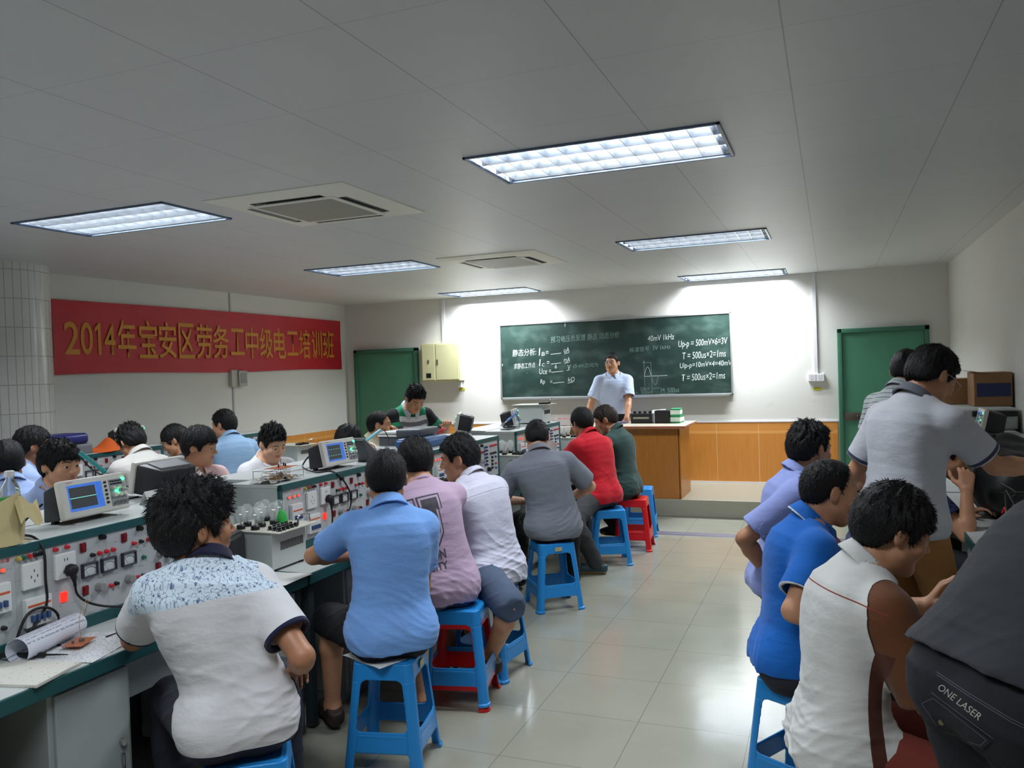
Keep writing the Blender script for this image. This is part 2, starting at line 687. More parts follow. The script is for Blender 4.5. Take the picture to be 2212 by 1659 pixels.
def wood_tile_mat(axis):
    """orange wood-look ceramic wall tile, 0.5 m panels with a top border"""
    t = NT('orange_wood_wall_tile')
    v, x, y, z = t.coords('Object')
    u = x if axis == 'x' else y
    seam = t.line(u, 0.5, 0.006, 0.25 + 0.59)
    grain = t.noise(v, 3.0, 8, stretch=(26, 26, 1.2))
    big = t.noise(v, 2.0, 3, stretch=(5, 5, 0.5))
    c = t.mix(grain, (196, 122, 46), (226, 158, 82))
    c = t.mix(t.math('MULTIPLY', big, 0.35), c, (176, 104, 40))
    band = t.math('GREATER_THAN', z, 0.795)
    grain2 = t.noise(v, 3.0, 6, stretch=(1.5, 1.5, 40))
    c2 = t.mix(grain2, (206, 134, 58), (222, 156, 84))
    c = t.mix(band, c, c2)
    edge = t.math('MULTIPLY', band, t.math('LESS_THAN', t.math('ABSOLUTE', t.math('SUBTRACT', z, 0.815)), 0.018))
    c = t.mix(t.math('MULTIPLY', edge, 0.55), c, (232, 172, 104))
    c = t.mix(t.math('MULTIPLY', seam, 0.8), c, (232, 196, 150))
    t.l(c, t.b.inputs['Base Color'])
    t.b.inputs['Roughness'].default_value = 0.28
    return t.m

def pillar_mat():
    t = NT('small_white_wall_tile')
    v, x, y, z = t.coords('Object')
    a = t.math('MULTIPLY', t.math('ARCTAN2', t.math('SUBTRACT', x, -6.62), t.math('SUBTRACT', y, 4.88)), 0.38)
    g = t.math('MAXIMUM', t.line(a, 0.062, 0.006), t.line(z, 0.24, 0.007))
    c = t.mix(t.noise(v, 14.0, 4), (214, 216, 210), (224, 225, 220))
    c = t.mix(t.math('MULTIPLY', g, 0.6), c, (130, 130, 128))
    t.l(c, t.b.inputs['Base Color'])
    t.b.inputs['Roughness'].default_value = 0.2
    t.bump(t.math('MULTIPLY', g, -0.003), 0.6, 1.0)
    return t.m

WALL = wall_mat()
W_TRIM = mat('white_plastic_trunking', (222, 221, 226), 0.35)
GREEN_DOOR = mat('green_door_paint', (74, 132, 106), 0.45, var=0.12, vscale=5.0, bump=0.08, bscale=60)
GREEN_FRAME = mat('dark_green_frame', (62, 112, 92), 0.45)

b = MB(); b.box((XL - .2, YF - .2, -0.2), (XR + .2, YB + .2, 0.0)); struct(b, 'floor', floor_mat(), smooth=0)
b = MB()
# ceiling slab left open where the light fittings are let into it
xs = sorted(set([XL - .2, XR + .2] + [v for t in TROFFERS for v in t[:2]]))
ys = sorted(set([YF - .2, YB + .2] + [v for t in TROFFERS for v in t[2:4]]))
for xa, xb in zip(xs[:-1], xs[1:]):
    for ya, yb in zip(ys[:-1], ys[1:]):
        mx_, my_ = (xa + xb) / 2, (ya + yb) / 2
        if any(t[0] < mx_ < t[1] and t[2] < my_ < t[3] for t in TROFFERS):
            continue
        b.quad([(xa, ya, CEIL), (xb, ya, CEIL), (xb, yb, CEIL), (xa, yb, CEIL)])
bmesh.ops.remove_doubles(b.bm, verts=b.bm.verts, dist=1e-5)
b.box((XL - .2, YF - .2, CEIL + .25), (XR + .2, YB + .2, CEIL + .35))
struct(b, 'ceiling', ceiling_mat(), smooth=0)
b = MB(); b.box((XL - .15, YB, -.1), (XR + .15, YB + .15, CEIL + .3)); struct(b, 'wall_back', WALL, smooth=0)
b = MB(); b.box((XL - .15, YF, -.1), (XL, YB, CEIL + .3)); struct(b, 'wall_left', WALL, smooth=0)
b = MB(); b.box((XR, YF, -.1), (XR + .15, YB, CEIL + .3)); struct(b, 'wall_right', WALL, smooth=0)
b = MB(); b.box((XL - .15, YF - .15, -.1), (XR + .15, YF, CEIL + .3)); struct(b, 'wall_front', WALL, smooth=0)

# wood-look tiles on the lower walls, white capping line
TX, TY = wood_tile_mat('x'), wood_tile_mat('y')
b = MB(); b.box((-5.43, YB - .012, 0.0), (0.06, YB, 0.935), .003); struct(b, 'trim_1', TX, smooth=0)
b = MB(); b.box((XL, 6.1, 0.0), (XL + .012, YB - .012, 0.90), .003); struct(b, 'trim_2', TY, smooth=0)
b = MB(); b.box((-5.43, YB - .016, .935), (0.06, YB, .95)); b.box((-5.43, YB - .02, .19), (0.0, YB - .012, .205)); struct(b, 'trim_3', W_TRIM, smooth=0)
b = MB(); b.lathe([(0.38, 0.0), (0.38, CEIL)], (-6.62, 4.88, 0), n=48); struct(b, 'pillar', pillar_mat(), smooth=60)
# platform below the blackboard
PLAT = mat('grey_terrazzo', (150, 148, 134), 0.3, var=0.08, vscale=30)
b = MB(); b.box((-5.4, 8.89, 0.0), (0.02, YB - .02, 0.19), .006); struct(b, 'platform', PLAT, smooth=0)
b = MB()
b.prism([(7.915, 0), (7.975, 0), (7.965, .012), (7.925, .012)], 0, -6.0, 0.7)
b.prism([(7.985, 0), (8.045, 0), (8.035, .012), (7.995, .012)], 0, -6.0, 0.7)
struct(b, 'trim_4', mat('grey_cable_cover', (120, 116, 132), 0.4), smooth=0)

def door(n, x0, x1, z1, latch=None):
    b = MB(); b.box((x0 + .05, YB - .045, .02), (x1 - .05, YB - .005, z1 - .05), .004)
    d = struct(b, 'door_%d' % n, GREEN_DOOR, smooth=0)
    f = MB()
    f.box((x0, YB - .07, 0), (x0 + .05, YB, z1), .004); f.box((x1 - .05, YB - .07, 0), (x1, YB, z1), .004); f.box((x0, YB - .07, z1 - .05), (x1, YB, z1), .004)
    f.build('door_frame', GREEN_FRAME, d)
    if latch:
        h = MB(); h.box((x0 + .052, YB - .062, latch - .05), (x0 + .25, YB - .043, latch + .04), .004); h.sphere((x0 + .2, YB - .065, latch), .012)
        h.build('door_latch', mat('dark_bronze', (96, 88, 80), 0.4, 0.6), d)
    return d
door(1, -6.50, -5.46, 2.035)
door(2, 0.075, 1.04, 2.02, 1.0)

# ------------------------------------------------------------------ blackboard with chalk
BX0, BX1, BZ0, BZ1 = -4.205, -1.122, 1.276, 2.295
def board_mat():
    t = NT('green_chalkboard')
    v, x, y, z = t.coords('Object')
    n = t.noise(v, 2.5, 6, stretch=(1.6, 1, 2.6))
    n2 = t.noise(v, 5.0, 8, stretch=(1, 1, 2.0))
    c = t.mix(n2, (25, 46, 41), (35, 58, 52))
    sm = t.math('MULTIPLY', t.math('SUBTRACT', n, 0.48, clamp=True), 1.5, clamp=True)
    c = t.mix(sm, c, (92, 114, 107))
    t.l(c, t.b.inputs['Base Color'])
    t.b.inputs['Roughness'].default_value = 0.42
    return t.m
board = thing('blackboard', 'wide dark green chalkboard covered in chalk writing on the far wall', 'blackboard', (BX0, YB, BZ0))
W_, H_ = BX1 - BX0, BZ1 - BZ0
b = MB(); b.box((.015, -.022, .015), (W_ - .015, -.004, H_ - .015)); b.build('writing_surface', board_mat(), board, smooth=0)
b = MB()
for lo, hi in (((0, -.034, 0), (W_, 0, .022)), ((0, -.034, H_ - .022), (W_, 0, H_)), ((0, -.034, 0), (.022, 0, H_)), ((W_ - .022, -.034, 0), (W_, 0, H_))):
    b.box(lo, hi, .004)
b.build('frame', mat('aluminium', (196, 198, 200), 0.3, 0.7), board, smooth=0)
b = MB(); b.box((.05, -.075, -.012), (W_ - .05, 0, .0), .003); b.box((.05, -.078, -.012), (W_ - .05, -.07, .012), .002)
b.build('chalk_tray', mat('aluminium', (196, 198, 200)), board, smooth=0)

CHALK = mat('white_chalk', (196, 206, 200), 0.9, var=0.25, vscale=220)
CHALK2 = mat('faint_chalk', (120, 146, 136), 0.9, var=0.25, vscale=220)
YC = -0.0235
def chalk(body, u, v, w, h, m=CHALK, slope=0.0, shear=0.12):
    return place_text('chalk_writing', body, (u, YC, v), (1, 0, slope), (0, 0, 1), h, m, board, width=w, shear=shear, offset=-0.002)
def stroke(pts, r=0.004, m=CHALK):
    b = MB()
    P = [Vector((p[0], 0, p[1])) for p in pts]
    for a, c in zip(P[:-1], P[1:]):
        d = (c - a)
        if d.length < 1e-6: continue
        d.normalize()
        nn = Vector((-d.z, 0, d.x)) * r
        e = d * r * .6
        b.quad([a - nn - e + Vector((0, YC, 0)), c - nn + e + Vector((0, YC, 0)), c + nn + e + Vector((0, YC, 0)), a + nn - e + Vector((0, YC, 0))])
    return b.build('chalk_line', m, board, smooth=0)
# u, v on the board from its lower left corner (3.08 x 1.02 m)
chalk('预习电压负反馈 静态 动态分析', 0.74, 0.735, 0.94, 0.085, CHALK2, .03)
chalk('静态分析:', 0.19, 0.575, 0.34, 0.095, CHALK, .02)
chalk('求静态工作点', 0.20, 0.405, 0.31, 0.075, CHALK, .03)
chalk('Q.', 0.345, 0.295, 0.06, 0.055)
for (tx, u, v, w, h) in (('I', .565, .575, .025, .10), ('B', .605, .570, .045, .05), ('=', .665, .60, .04, .03), ('I', .565, .435, .025, .09), ('C', .605, .43, .04, .04), ('=', .675, .465, .04, .03),
                         ('Uce', .565, .325, .11, .075), ('=', .70, .35, .035, .03), ('Rp', .575, .18, .065, .075), ('=', .715, .21, .03, .025),
                         ('uA', .92, .60, .075, .07), ('mA', .915, .475, .085, .065), ('V', .965, .375, .04, .06), ('kΩ', .965, .215, .09, .06), ('6', .785, .395, .03, .055),
                         ('(5-6V之间为', 1.045, .385, .34, .07)):
    chalk(tx, u, v, w, h, CHALK if 'V之' not in tx else CHALK2)
for (u0, u1, v) in ((.735, .88, .585), (.735, .87, .455), (.74, .90, .345), (.755, .91, .20), (.925, .985, .585), (.925, .985, .46), (.955, .99, .362), (.96, 1.03, .195)):
    stroke([(u0, v), (u1, v + .012)], .0035)
chalk('40mV 1kHz', 2.045, .70, .335, .07, CHALK, .04)
chalk('标准信号: 3V 1kHz', 1.80, .565, .53, .065, CHALK2, .05)
chalk('Up-p = 500mV×6=3V', 2.43, .585, .60, .105, CHALK, .03)
chalk('T = 500us×2=1ms', 2.475, .455, .53, .085, CHALK, .03)
chalk('Uip-p=10mV×4=40mV', 2.44, .325, .635, .085, CHALK, .03)
chalk('T = 500us×2=1ms', 2.46, .18, .53, .085, CHALK, .04)
chalk('10mV', 1.93, .075, .12, .045, CHALK2); chalk('500mV', 1.935, .03, .16, .045, CHALK2); chalk('CH1:', 1.80, .03, .10, .035, CHALK2)
chalk('M: 500us', 2.19, .04, .23, .06, CHALK2, .03)
stroke([(2.18, .025), (2.37, .03)], .003, CHALK2)
stroke([(1.985, .255), (2.275, .26)], .003); stroke([(1.985, .43), (2.075, .43), (2.08, .08)], .0025, CHALK2); stroke([(1.985, .44), (1.985, .24), (1.99, .09)], .003, CHALK2)
stroke([(1.985 + .09 * t / 12, .26 + .115 * math.sin(math.pi * t / 12)) for t in range(13)], .003)
stroke([(2.075 + .09 * t / 12, .26 - .115 * math.sin(math.pi * t / 12)) for t in range(13)], .003, CHALK2)
stroke([(2.09, .10), (2.18, .105)], .003, CHALK2); stroke([(1.975, .43), (1.985, .455), (1.995, .43)], .003, CHALK2)
stroke([(.945, .945), (.948, 1.0)], .004); stroke([(.035, .455), (.036, .48)], .004)

# ------------------------------------------------------------------ banner on the left wall
banner = thing('banner', 'long red cloth banner with yellow Chinese characters on the left wall', 'banner', (XL, 5.395, 1.763))
RED = NT('red_banner_cloth')
_v, _x, _y, _z = RED.coords('Object')
RED.l(RED.mix(RED.noise(_v, 3.0, 4), (176, 18, 34), (196, 26, 42)), RED.b.inputs['Base Color'])
RED.b.inputs['Roughness'].default_value = 0.55
RED.bump(RED.noise(_v, 3.0, 3, stretch=(1, 1, 2.5)), 0.25, 0.03)
BL, BH = 4.71, 0.70
def bsurf(s, t):
    return (0.022 + 0.005 * math.sin(9 * s + 3 * t) * math.sin(math.pi * t), s * BL, t * (BH + 0.012 * math.sin(3 * s)) + 0.010 * math.sin(math.pi * 3 * s) * (1 - t))
b = MB(); b.grid(bsurf, 80, 14); b.build('cloth', RED.m, banner, smooth=80, solid=0.002)
YEL = mat('gold_banner_lettering', (205, 140, 42), 0.6, var=0.1, vscale=4)
word = '2014年宝安区劳务工中级电工培训班'
pieces = []
SPOTS = [(.109, .274), (.289, .424), (.450, .527), (.558, .691), (.72, .952), (.988, 1.235), (1.254, 1.503), (1.537, 1.773), (1.801, 2.051), (2.066, 2.329),
         (2.361, 2.606), (2.623, 2.863), (2.89, 3.143), (3.161, 3.408), (3.437, 3.675), (3.695, 3.945), (3.977, 4.216), (4.239, 4.512)]
for ch, (ya, yb) in zip(word, SPOTS):
    if ch == '1':
        q = MB(); q.prism([(ya + a, .19 + c) for a, c in ((.034, 0), (.068, 0), (.068, .31), (.046, .31), (.0, .262), (.0, .225), (.034, .246))], 0, .0310, .0318)
        pieces.append(q.build('lettering', YEL, banner, smooth=0))
        continue
    z0, hgt = (.19, .31) if ch.isdigit() else ((.195, .32) if ch == '工' else (.155, .39))
    pieces.append(place_text('lettering', ch, (0.0315, ya, z0), (0, 1, 0), (0, 0, 1), hgt, YEL, banner, width=yb - ya, offset=0.010))
join_meshes(pieces)

# ------------------------------------------------------------------ ceiling fittings
BLUE_FILM = mat('blue_edged_frame', (96, 112, 138), 0.35, 0.3)
MIRROR = mat('mirror_louvre_metal', (214, 220, 228), 0.2, 0.95)
REFL = mat('reflector_sheet', (216, 220, 226), 0.3, 0.8)
TUBE = mat('lit_tube', (240, 245, 250), 0.4, emit=(236, 245, 255), estr=9.0)
def troffer(i, x0, x1, y0, y1, label):
    w, d = x1 - x0, y1 - y0
    t = thing('ceiling_light', label, 'ceiling light', ((x0 + x1) / 2, (y0 + y1) / 2, CEIL), 0, 'recessed louvre lights in the ceiling')
    b = MB()
    for lo, hi in (((-w / 2, -d / 2, -.010), (w / 2, -d / 2 + .016, .002)), ((-w / 2, d / 2 - .016, -.010), (w / 2, d / 2, .002)), ((-w / 2, -d / 2, -.010), (-w / 2 + .016, d / 2, .002)), ((w / 2 - .016, -d / 2, -.010), (w / 2, d / 2, .002))):
        b.box(lo, hi, .002)
    b.build('frame', BLUE_FILM, t, smooth=0)
    b = MB()
    hb = .115
    b.quad([(-w / 2, -d / 2, hb), (w / 2, -d / 2, hb), (w / 2, d / 2, hb), (-w / 2, d / 2, hb)])
    b.quad([(-w / 2, -d / 2, 0), (w / 2, -d / 2, 0), (w / 2, -d / 2, hb), (-w / 2, -d / 2, hb)])
    b.quad([(-w / 2, d / 2, 0), (w / 2, d / 2, 0), (w / 2, d / 2, hb), (-w / 2, d / 2, hb)])
    b.quad([(-w / 2, -d / 2, 0), (-w / 2, d / 2, 0), (-w / 2, d / 2, hb), (-w / 2, -d / 2, hb)])
    b.quad([(w / 2, -d / 2, 0), (w / 2, d / 2, 0), (w / 2, d / 2, hb), (w / 2, -d / 2, hb)])
    b.build('housing', REFL, t, smooth=0)
    b = MB()
    for k in range(4):
        yk = -d / 2 + .02 + (d - .04) * k / 3
        b.prism([(yk - .010, .046), (yk + .010, .046), (yk + .002, .002), (yk - .002, .002)], 0, -w / 2 + .016, w / 2 - .016)
    for k in range(12):
        xk = -w / 2 + .05 + (w - .10) * k / 11
        b.prism([(xk - .007, .042), (xk + .007, .042), (xk + .0015, .004), (xk - .0015, .004)], 1, -d / 2 + .016, d / 2 - .016)
    b.build('louvre', MIRROR, t, smooth=0)
    for k in range(3):
        yk = -d / 2 + d * (k + .5) / 3
        b = MB(); b.cyl((-w / 2 + .03, yk, .078), (w / 2 - .03, yk, .078), .013, n=12)
        b.build('fluorescent_tube', TUBE, t)
LL = ['recessed louvre light with mirrored cells, large and nearest, right of the air conditioner',
      'recessed louvre light nearest the tiled pillar, at far left of the ceiling',
      'recessed louvre light second from the blackboard in the right row',
      'recessed louvre light between the two rows, left of the far air conditioner',
      'recessed louvre light against the far wall above the right end of the blackboard',
      'recessed louvre light against the far wall above the cream electrical box',
      'recessed louvre light behind the viewer on the left', 'recessed louvre light behind the viewer on the right']
for i, (x0, x1, y0, y1, wt) in enumerate(TROFFERS):
    troffer(i, x0, x1, y0, y1, LL[i])

CREAM = mat('cream_ac_plastic', (232, 230, 218), 0.45)
AC_DARK = mat('dark_vent', (40, 40, 42), 0.6)
def grille_mat():
    t = NT('ac_intake_grille')
    v, x, y, z = t.coords('Object')
    g = t.math('MAXIMUM', t.line(x, .014, .006), t.line(y, .014, .006))
    c = t.mix(g, (96, 96, 90), (168, 166, 154))
    t.l(c, t.b.inputs['Base Color'])
    return t.m
GRILLE = grille_mat()
def cassette(x, y, label):
    t = thing('air_conditioner', label, 'air conditioner', (x, y, CEIL), 0, 'ceiling cassette air conditioners')
    s = .475
    b = MB()
    zb = -.024
    # bevelled frame ring
    for k in range(4):
        q = Matrix.Rotation(k * math.pi / 2, 3, 'Z')
        P = [(-s, -s, -.006), (s, -s, -.006), (s - .09, -s + .09, zb), (-s + .09, -s + .09, zb)]
        b.quad([q @ Vector(p) for p in P])
        P = [(-s, -s, 0.0), (s, -s, 0.0), (s, -s, -.006), (-s, -s, -.006)]
        b.quad([q @ Vector(p) for p in P])
        # inner field with the outlet slot left open
        a, i_, o_ = .30, .29, .355
        for (xa, xb, ya, yb) in ((-s + .09, s - .09, -s + .09, -o_), (-o_ if False else -s + .09, -a, -o_, -i_), (a, s - .09, -o_, -i_)):
            pass
    q = []
    e = s - .09
    a, i_, o_ = .245, .292, .352
    xs_ = [-e, -o_, -i_, -a, a, i_, o_, e]
    for ix in range(7):
        for iy in range(7):
            x0, x1, y0, y1 = xs_[ix], xs_[ix + 1], xs_[iy], xs_[iy + 1]
            slot = (ix == 3 and iy in (1, 5)) or (iy == 3 and ix in (1, 5))
            centre = 2 <= ix <= 4 and 2 <= iy <= 4
            if not slot and not centre:
                b.quad([(x0, y0, zb), (x1, y0, zb), (x1, y1, zb), (x0, y1, zb)])
    bmesh.ops.remove_doubles(b.bm, verts=b.bm.verts, dist=1e-5)
    b.build('panel', CREAM, t, smooth=20)
    for k in range(4):
        q = Matrix.Rotation(k * math.pi / 2, 4, 'Z')
        b = MB(); b.box((-a, -o_, -.002), (a, -i_, .004)); b.xform(q); v = b.build('air_outlet', AC_DARK, t, smooth=0)
        b = MB(); b.box((-a + .005, -.028, -.003), (a - .005, .028, .003), .002, rot=Matrix.Rotation(R(38), 3, 'X'))
        b.xform(q @ Matrix.Translation((0, -(o_ + i_) / 2, zb + .018))); b.build('louvre_flap', mat('grey_flap', (120, 120, 116), .4), t, smooth=0)
    b = MB(); b.box((-i_, -i_, zb - .005), (i_, i_, zb + .004), .004); b.build('grille_frame', CREAM, t, smooth=30)
    b = MB(); b.box((-i_ + .035, -i_ + .035, zb - .0062), (i_ - .035, i_ - .035, zb - .003)); b.build('intake_grille', GRILLE, t, smooth=0)
cassette(-2.88, 4.20, 'cream square ceiling air conditioner nearest the viewer, left of the big louvre light')
cassette(-2.84, 7.10, 'cream square ceiling air conditioner farther away, toward the blackboard')

# ------------------------------------------------------------------ things on the walls
PANEL_CREAM = mat('cream_enamel', (206, 204, 160), 0.35)
t = thing('electrical_box', 'cream metal electrical box with two doors beside the left green door', 'electrical box', (-5.055, YB, 1.812))
b = MB(); b.box((-.30, -.13, -.265), (.30, 0, .265), .006); b.build('casing', PANEL_CREAM, t, smooth=0)
for (x0, x1) in ((-.285, -.09), (-.07, .275)):
    b = MB(); b.box((x0, -.137, -.245), (x1, -.131, .245), .003); d = b.build('door', PANEL_CREAM, t, smooth=0)
    h = MB(); h.box((-.196 if x0 < -.2 else -.055, -.146, -.01 if x0 < -.2 else -.035), (-.176 if x0 < -.2 else -.035, -.136, .04), .003)
    h.build('latch', mat('dull_steel', (140, 130, 126), .35, .8), d, smooth=0)
    if x0 < -.2:
        h = MB(); h.box((-.225, -.139, -.215), (-.15, -.1365, -.15)); h.build('inspection_window', mat('dark_glass', (30, 30, 34), .1), d, smooth=0)
b = MB(); b.box((.22, -.06, -.36), (.27, 0, -.275), .004); b.build('junction_box', W_TRIM, t, smooth=0)

YELLOW_TAG = mat('yellow_tag', (196, 190, 60), 0.6)
def sticker(x, z, label):
    b = MB(); b.box((-.045, -.003, -.018), (.045, 0, .018)); o = b.build('warning_tag', YELLOW_TAG, smooth=0); o.location = (x, YB - .0005, z)
    tag(o, label, 'label', 'yellow tags below wall sockets')
sticker(-4.80, 1.425, 'yellow tag on the wall below the cream electrical box')
sticker(-0.155, 1.325, 'yellow tag below the double wall socket right of the blackboard')

t = thing('cable_trunking', 'white vertical cable trunking running down to the cream electrical box', 'trunking', (-5.05, YB, 2.08), 0, 'cable trunking on the walls')
b = MB(); b.box((-.025, -.022, 0), (.025, 0, CEIL - 2.08), .003); b.build('channel', W_TRIM, t, smooth=0)
t = thing('cable_trunking', 'white vertical cable trunking running down to the double socket right of the blackboard', 'trunking', (-0.166, YB, 1.50), 0, 'cable trunking on the walls')
b = MB(); b.box((-.022, -.022, 0), (.022, 0, CEIL - 1.50), .003); b.build('channel', W_TRIM, t, smooth=0)
t = thing('cable_trunking', 'thin grey cable trunking on the left wall above and below the banner', 'trunking', (XL, 7.80, 0.90), 0, 'cable trunking on the walls')
b = MB(); b.box((0, -.014, 0), (.012, .014, CEIL - .9), .002); b.build('channel', mat('grey_trunking', (190, 190, 188), .4), t, smooth=0)

def wall_socket(loc, label, rz=0, n=2):
    t = thing('wall_socket', label, 'socket', loc, rz, 'wall sockets')
    for k in range(n):
        x = (k - (n - 1) / 2) * .092
        b = MB(); b.box((x - .044, -.042, -.044), (x + .044, 0, .044), .005); p = b.build('socket_box', W_TRIM, t, smooth=0)
        h = MB()
        for (dx, dz) in ((-.012, .016), (.012, .016), (-.012, -.012), (.012, -.012), (0, -.022)):
            h.box((x + dx - .002, -.0432, dz - .005), (x + dx + .002, -.0415, dz + .005))
        h.build('socket_holes', mat('black_slot', (30, 30, 30), .6), p, smooth=0)
    return t
wall_socket((-0.165, YB, 1.46), 'white double socket box on the far wall right of the blackboard')
t = thing('switch_box', 'grey surface switch box on the left wall just below the banner', 'switch box', (XL, 7.86, 1.68))
b = MB(); b.box((0, -.13, -.10), (.05, -.02, .10), .004); b.build('back_box', mat('beige_box', (190, 188, 178), .5), t, smooth=0)
b = MB(); b.box((.0, -.03, -.095), (.075, .12, .09), .008); p = b.build('casing', mat('grey_box', (176, 177, 174), .4), t, smooth=0)
b = MB(); b.box((.074, .0, -.06), (.08, .10, .06), .002); b.build('cover', mat('smoky_cover', (130, 132, 132), .2), p, smooth=0)

# ------------------------------------------------------------------ moulded plastic stools
def stool_parts(h=0.46, top=0.128, bot=0.172, vox=0.0036):
    """four-legged moulded stool: closed seat, two-faced corner legs, low rails between them"""
    g = Grid((-bot - .02, -bot - .02, -.008), (bot + .02, bot + .02, h + .012), vox)
    x, y, z = g.pts((slice(None),) * 3)
    zz = np.clip(z, 0, h)
    w = bot + (top - bot) * zz / h
    r = 0.034
    def rbox(w):
        qx, qy = np.abs(x) - (w - r), np.abs(y) - (w - r)
        return np.sqrt(np.maximum(qx, 0) ** 2 + np.maximum(qy, 0) ** 2) + np.minimum(np.maximum(qx, qy), 0) - r
    outer = rbox(w)
    foot = rbox(w + .006)
    outer = np.where(z < .016, foot, outer)
    outer = np.maximum(outer, np.maximum(-z, z - h))
    inner = np.maximum(rbox(w - .0075), z - (h - .010))
    d = np.maximum(outer, -inner)
    # windows in each face, open arch under the rail
    def win(u, z0, z1, hw0, hw1, rr):
        t = np.clip((z - z0) / (z1 - z0), 0, 1)
        hw = hw0 + (hw1 - hw0) * t
        qx, qz = np.abs(u) - (hw - rr), np.abs(z - (z0 + z1) / 2) - ((z1 - z0) / 2 - rr)
        return np.sqrt(np.maximum(qx, 0) ** 2 + np.maximum(qz, 0) ** 2) + np.minimum(np.maximum(qx, qz), 0) - rr
    for u in (x + 0 * y, y + 0 * x):
        d = np.maximum(d, -win(u, .185, .392, .112, .088, .022))
        d = np.maximum(d, -win(u, -.05, .098, .125, .118, .015))
    # raised bead along the rail
    bead = np.maximum(np.maximum(np.abs(z - .168) - .003, rbox(w + .003)), -np.maximum(rbox(w - .004), -1))
    bead = np.maximum(bead, np.minimum(np.abs(x), np.abs(y)) - .100)
    d = np.minimum(d, bead)
    # dished seat with a raised rim
    rim = np.maximum(np.abs(np.maximum(np.abs(x), np.abs(y)) - (top - .022)) - .006, np.abs(z - h) - .003)
    d = np.minimum(d, rim)
    out = []
    ax, ay = np.abs(x) + 0 * y, np.abs(y) + 0 * x
    legreg = np.maximum(np.maximum(z - .385, .100 + .018 * (1 - zz / h) - np.minimum(ax, ay)), 0 * z - 1)
    legreg = np.maximum(z - .385, (.094 + .024 * (1 - zz / h)) - np.minimum(ax, ay))
    e = .0008
    parts = []
    def sk(dd):
        gg = Grid.__new__(Grid)
        gg.X, gg.Y, gg.Z, gg.D = g.X, g.Y, g.Z, np.ascontiguousarray(np.broadcast_to(dd, g.D.shape)).astype(np.float32)
        return gg.skin()
    parts.append(('seat', sk(np.maximum(d, .385 - z - e))))
    for sx in (-1, 1):
        for sy in (-1, 1):
            q = np.maximum(np.maximum(d, legreg - e), np.maximum(-sx * x, -sy * y))
            parts.append(('leg', sk(q)))
    for u, v, s_ in ((x, y, 1), (x, y, -1), (y, x, 1), (y, x, -1)):
        q = np.maximum(np.maximum(d, -(legreg) - e), np.maximum(z - .385, np.abs(u) - s_ * v))
        q = np.maximum(q, -s_ * v)
        parts.append(('rail', sk(q)))
    return parts

BLUE_PL = mat('sky_blue_plastic', (38, 138, 214), 0.28, spec=0.5, bump=0.03, bscale=90)
RED_PL = mat('red_plastic', (206, 24, 30), 0.28, spec=0.5, bump=0.03, bscale=90)
STOOL = stool_parts()
def make_stool(m, label, loc, rz, group):
    t = thing('plastic_stool', label, 'stool', loc, rz, group)
    for nm, (V, F) in STOOL:
        if len(F):
            np_mesh(nm, V, F, m, t)
    return t
blue0 = make_stool(BLUE_PL, 'sky blue plastic stool under the man in the white shirt with a floral yoke', (-1.80, 2.11, 0), R(35), 'blue plastic stools')
red0 = make_stool(RED_PL, 'red plastic stool nested underneath a blue one, third seat in the row', (-1.80, 3.72, 0), R(12), 'red plastic stools')
S2 = [
    ((-1.80, 3.03, 0), 12, 'sky blue plastic stool topped with white paper under the light blue polo'),
    ((-1.80, 3.72, 0.022), 12, 'sky blue plastic stool stacked on a red one under the man in the lilac T-shirt'),
    ((-1.80, 4.12, 0), -6, 'sky blue plastic stool under the man in jean shorts and pale dress shirt'),
    ((-1.86, 5.38, 0), 38, 'sky blue plastic stool under the man in the grey short-sleeved shirt'),
    ((-1.80, 6.72, 0), 22, 'sky blue plastic stool under the man in the red shirt'),
    ((-1.80, 7.92, 0), 8, 'sky blue plastic stool, empty, behind the red stool nearest the platform'),
    ((-0.13, 3.24, 0), 60, 'sky blue plastic stool under the balding man in the bright blue polo'),
]
blue_stools = [blue0]
for loc, a, lb in S2:
    s_ = copy_tree(blue0, lb, loc, R(a))
    blue_stools.append(s_)
copy_tree(red0, 'red plastic stool under the man in the dark green shirt', (-1.72, 7.30, 0), R(6))
copy_tree(red0, 'red plastic stool under the man in the white shirt with brown sleeves', (.06, 2.50, 0), R(30))
TAGM = mat('silver_sticker', (196, 188, 140), 0.35, 0.3, var=0.3, vscale=60)
for par in (blue_stools[1], blue_stools[4], blue_stools[6]):
    b = MB(); b.box((-.025, -.1385, .410), (.025, -.1365, .438)); b.build('sticker', TAGM, par, smooth=0) if par is not blue_stools[1] else None
    if par is blue_stools[1]:
        b.bm.free(); b = MB(); b.box((.1365, -.02, .408), (.1385, .04, .438)); b.build('sticker', TAGM, par, smooth=0)
b = MB()
b.mi = 0
b.grid(lambda s, t: (-.14 + .26 * s, -.15 + .27 * t, .4645 + .002 * math.sin(9 * s) + (.010 * max(0, t - .8))), 10, 10)
pp = b.build('paper_sheet', mat('white_paper', (226, 226, 224), 0.7), None, smooth=80, solid=.0006)
pp.location = (-1.80, 3.03, 0); pp.rotation_euler = (0, 0, R(-22))
tag(pp, 'white paper sheet on the blue stool under the man in the light blue polo', 'paper')

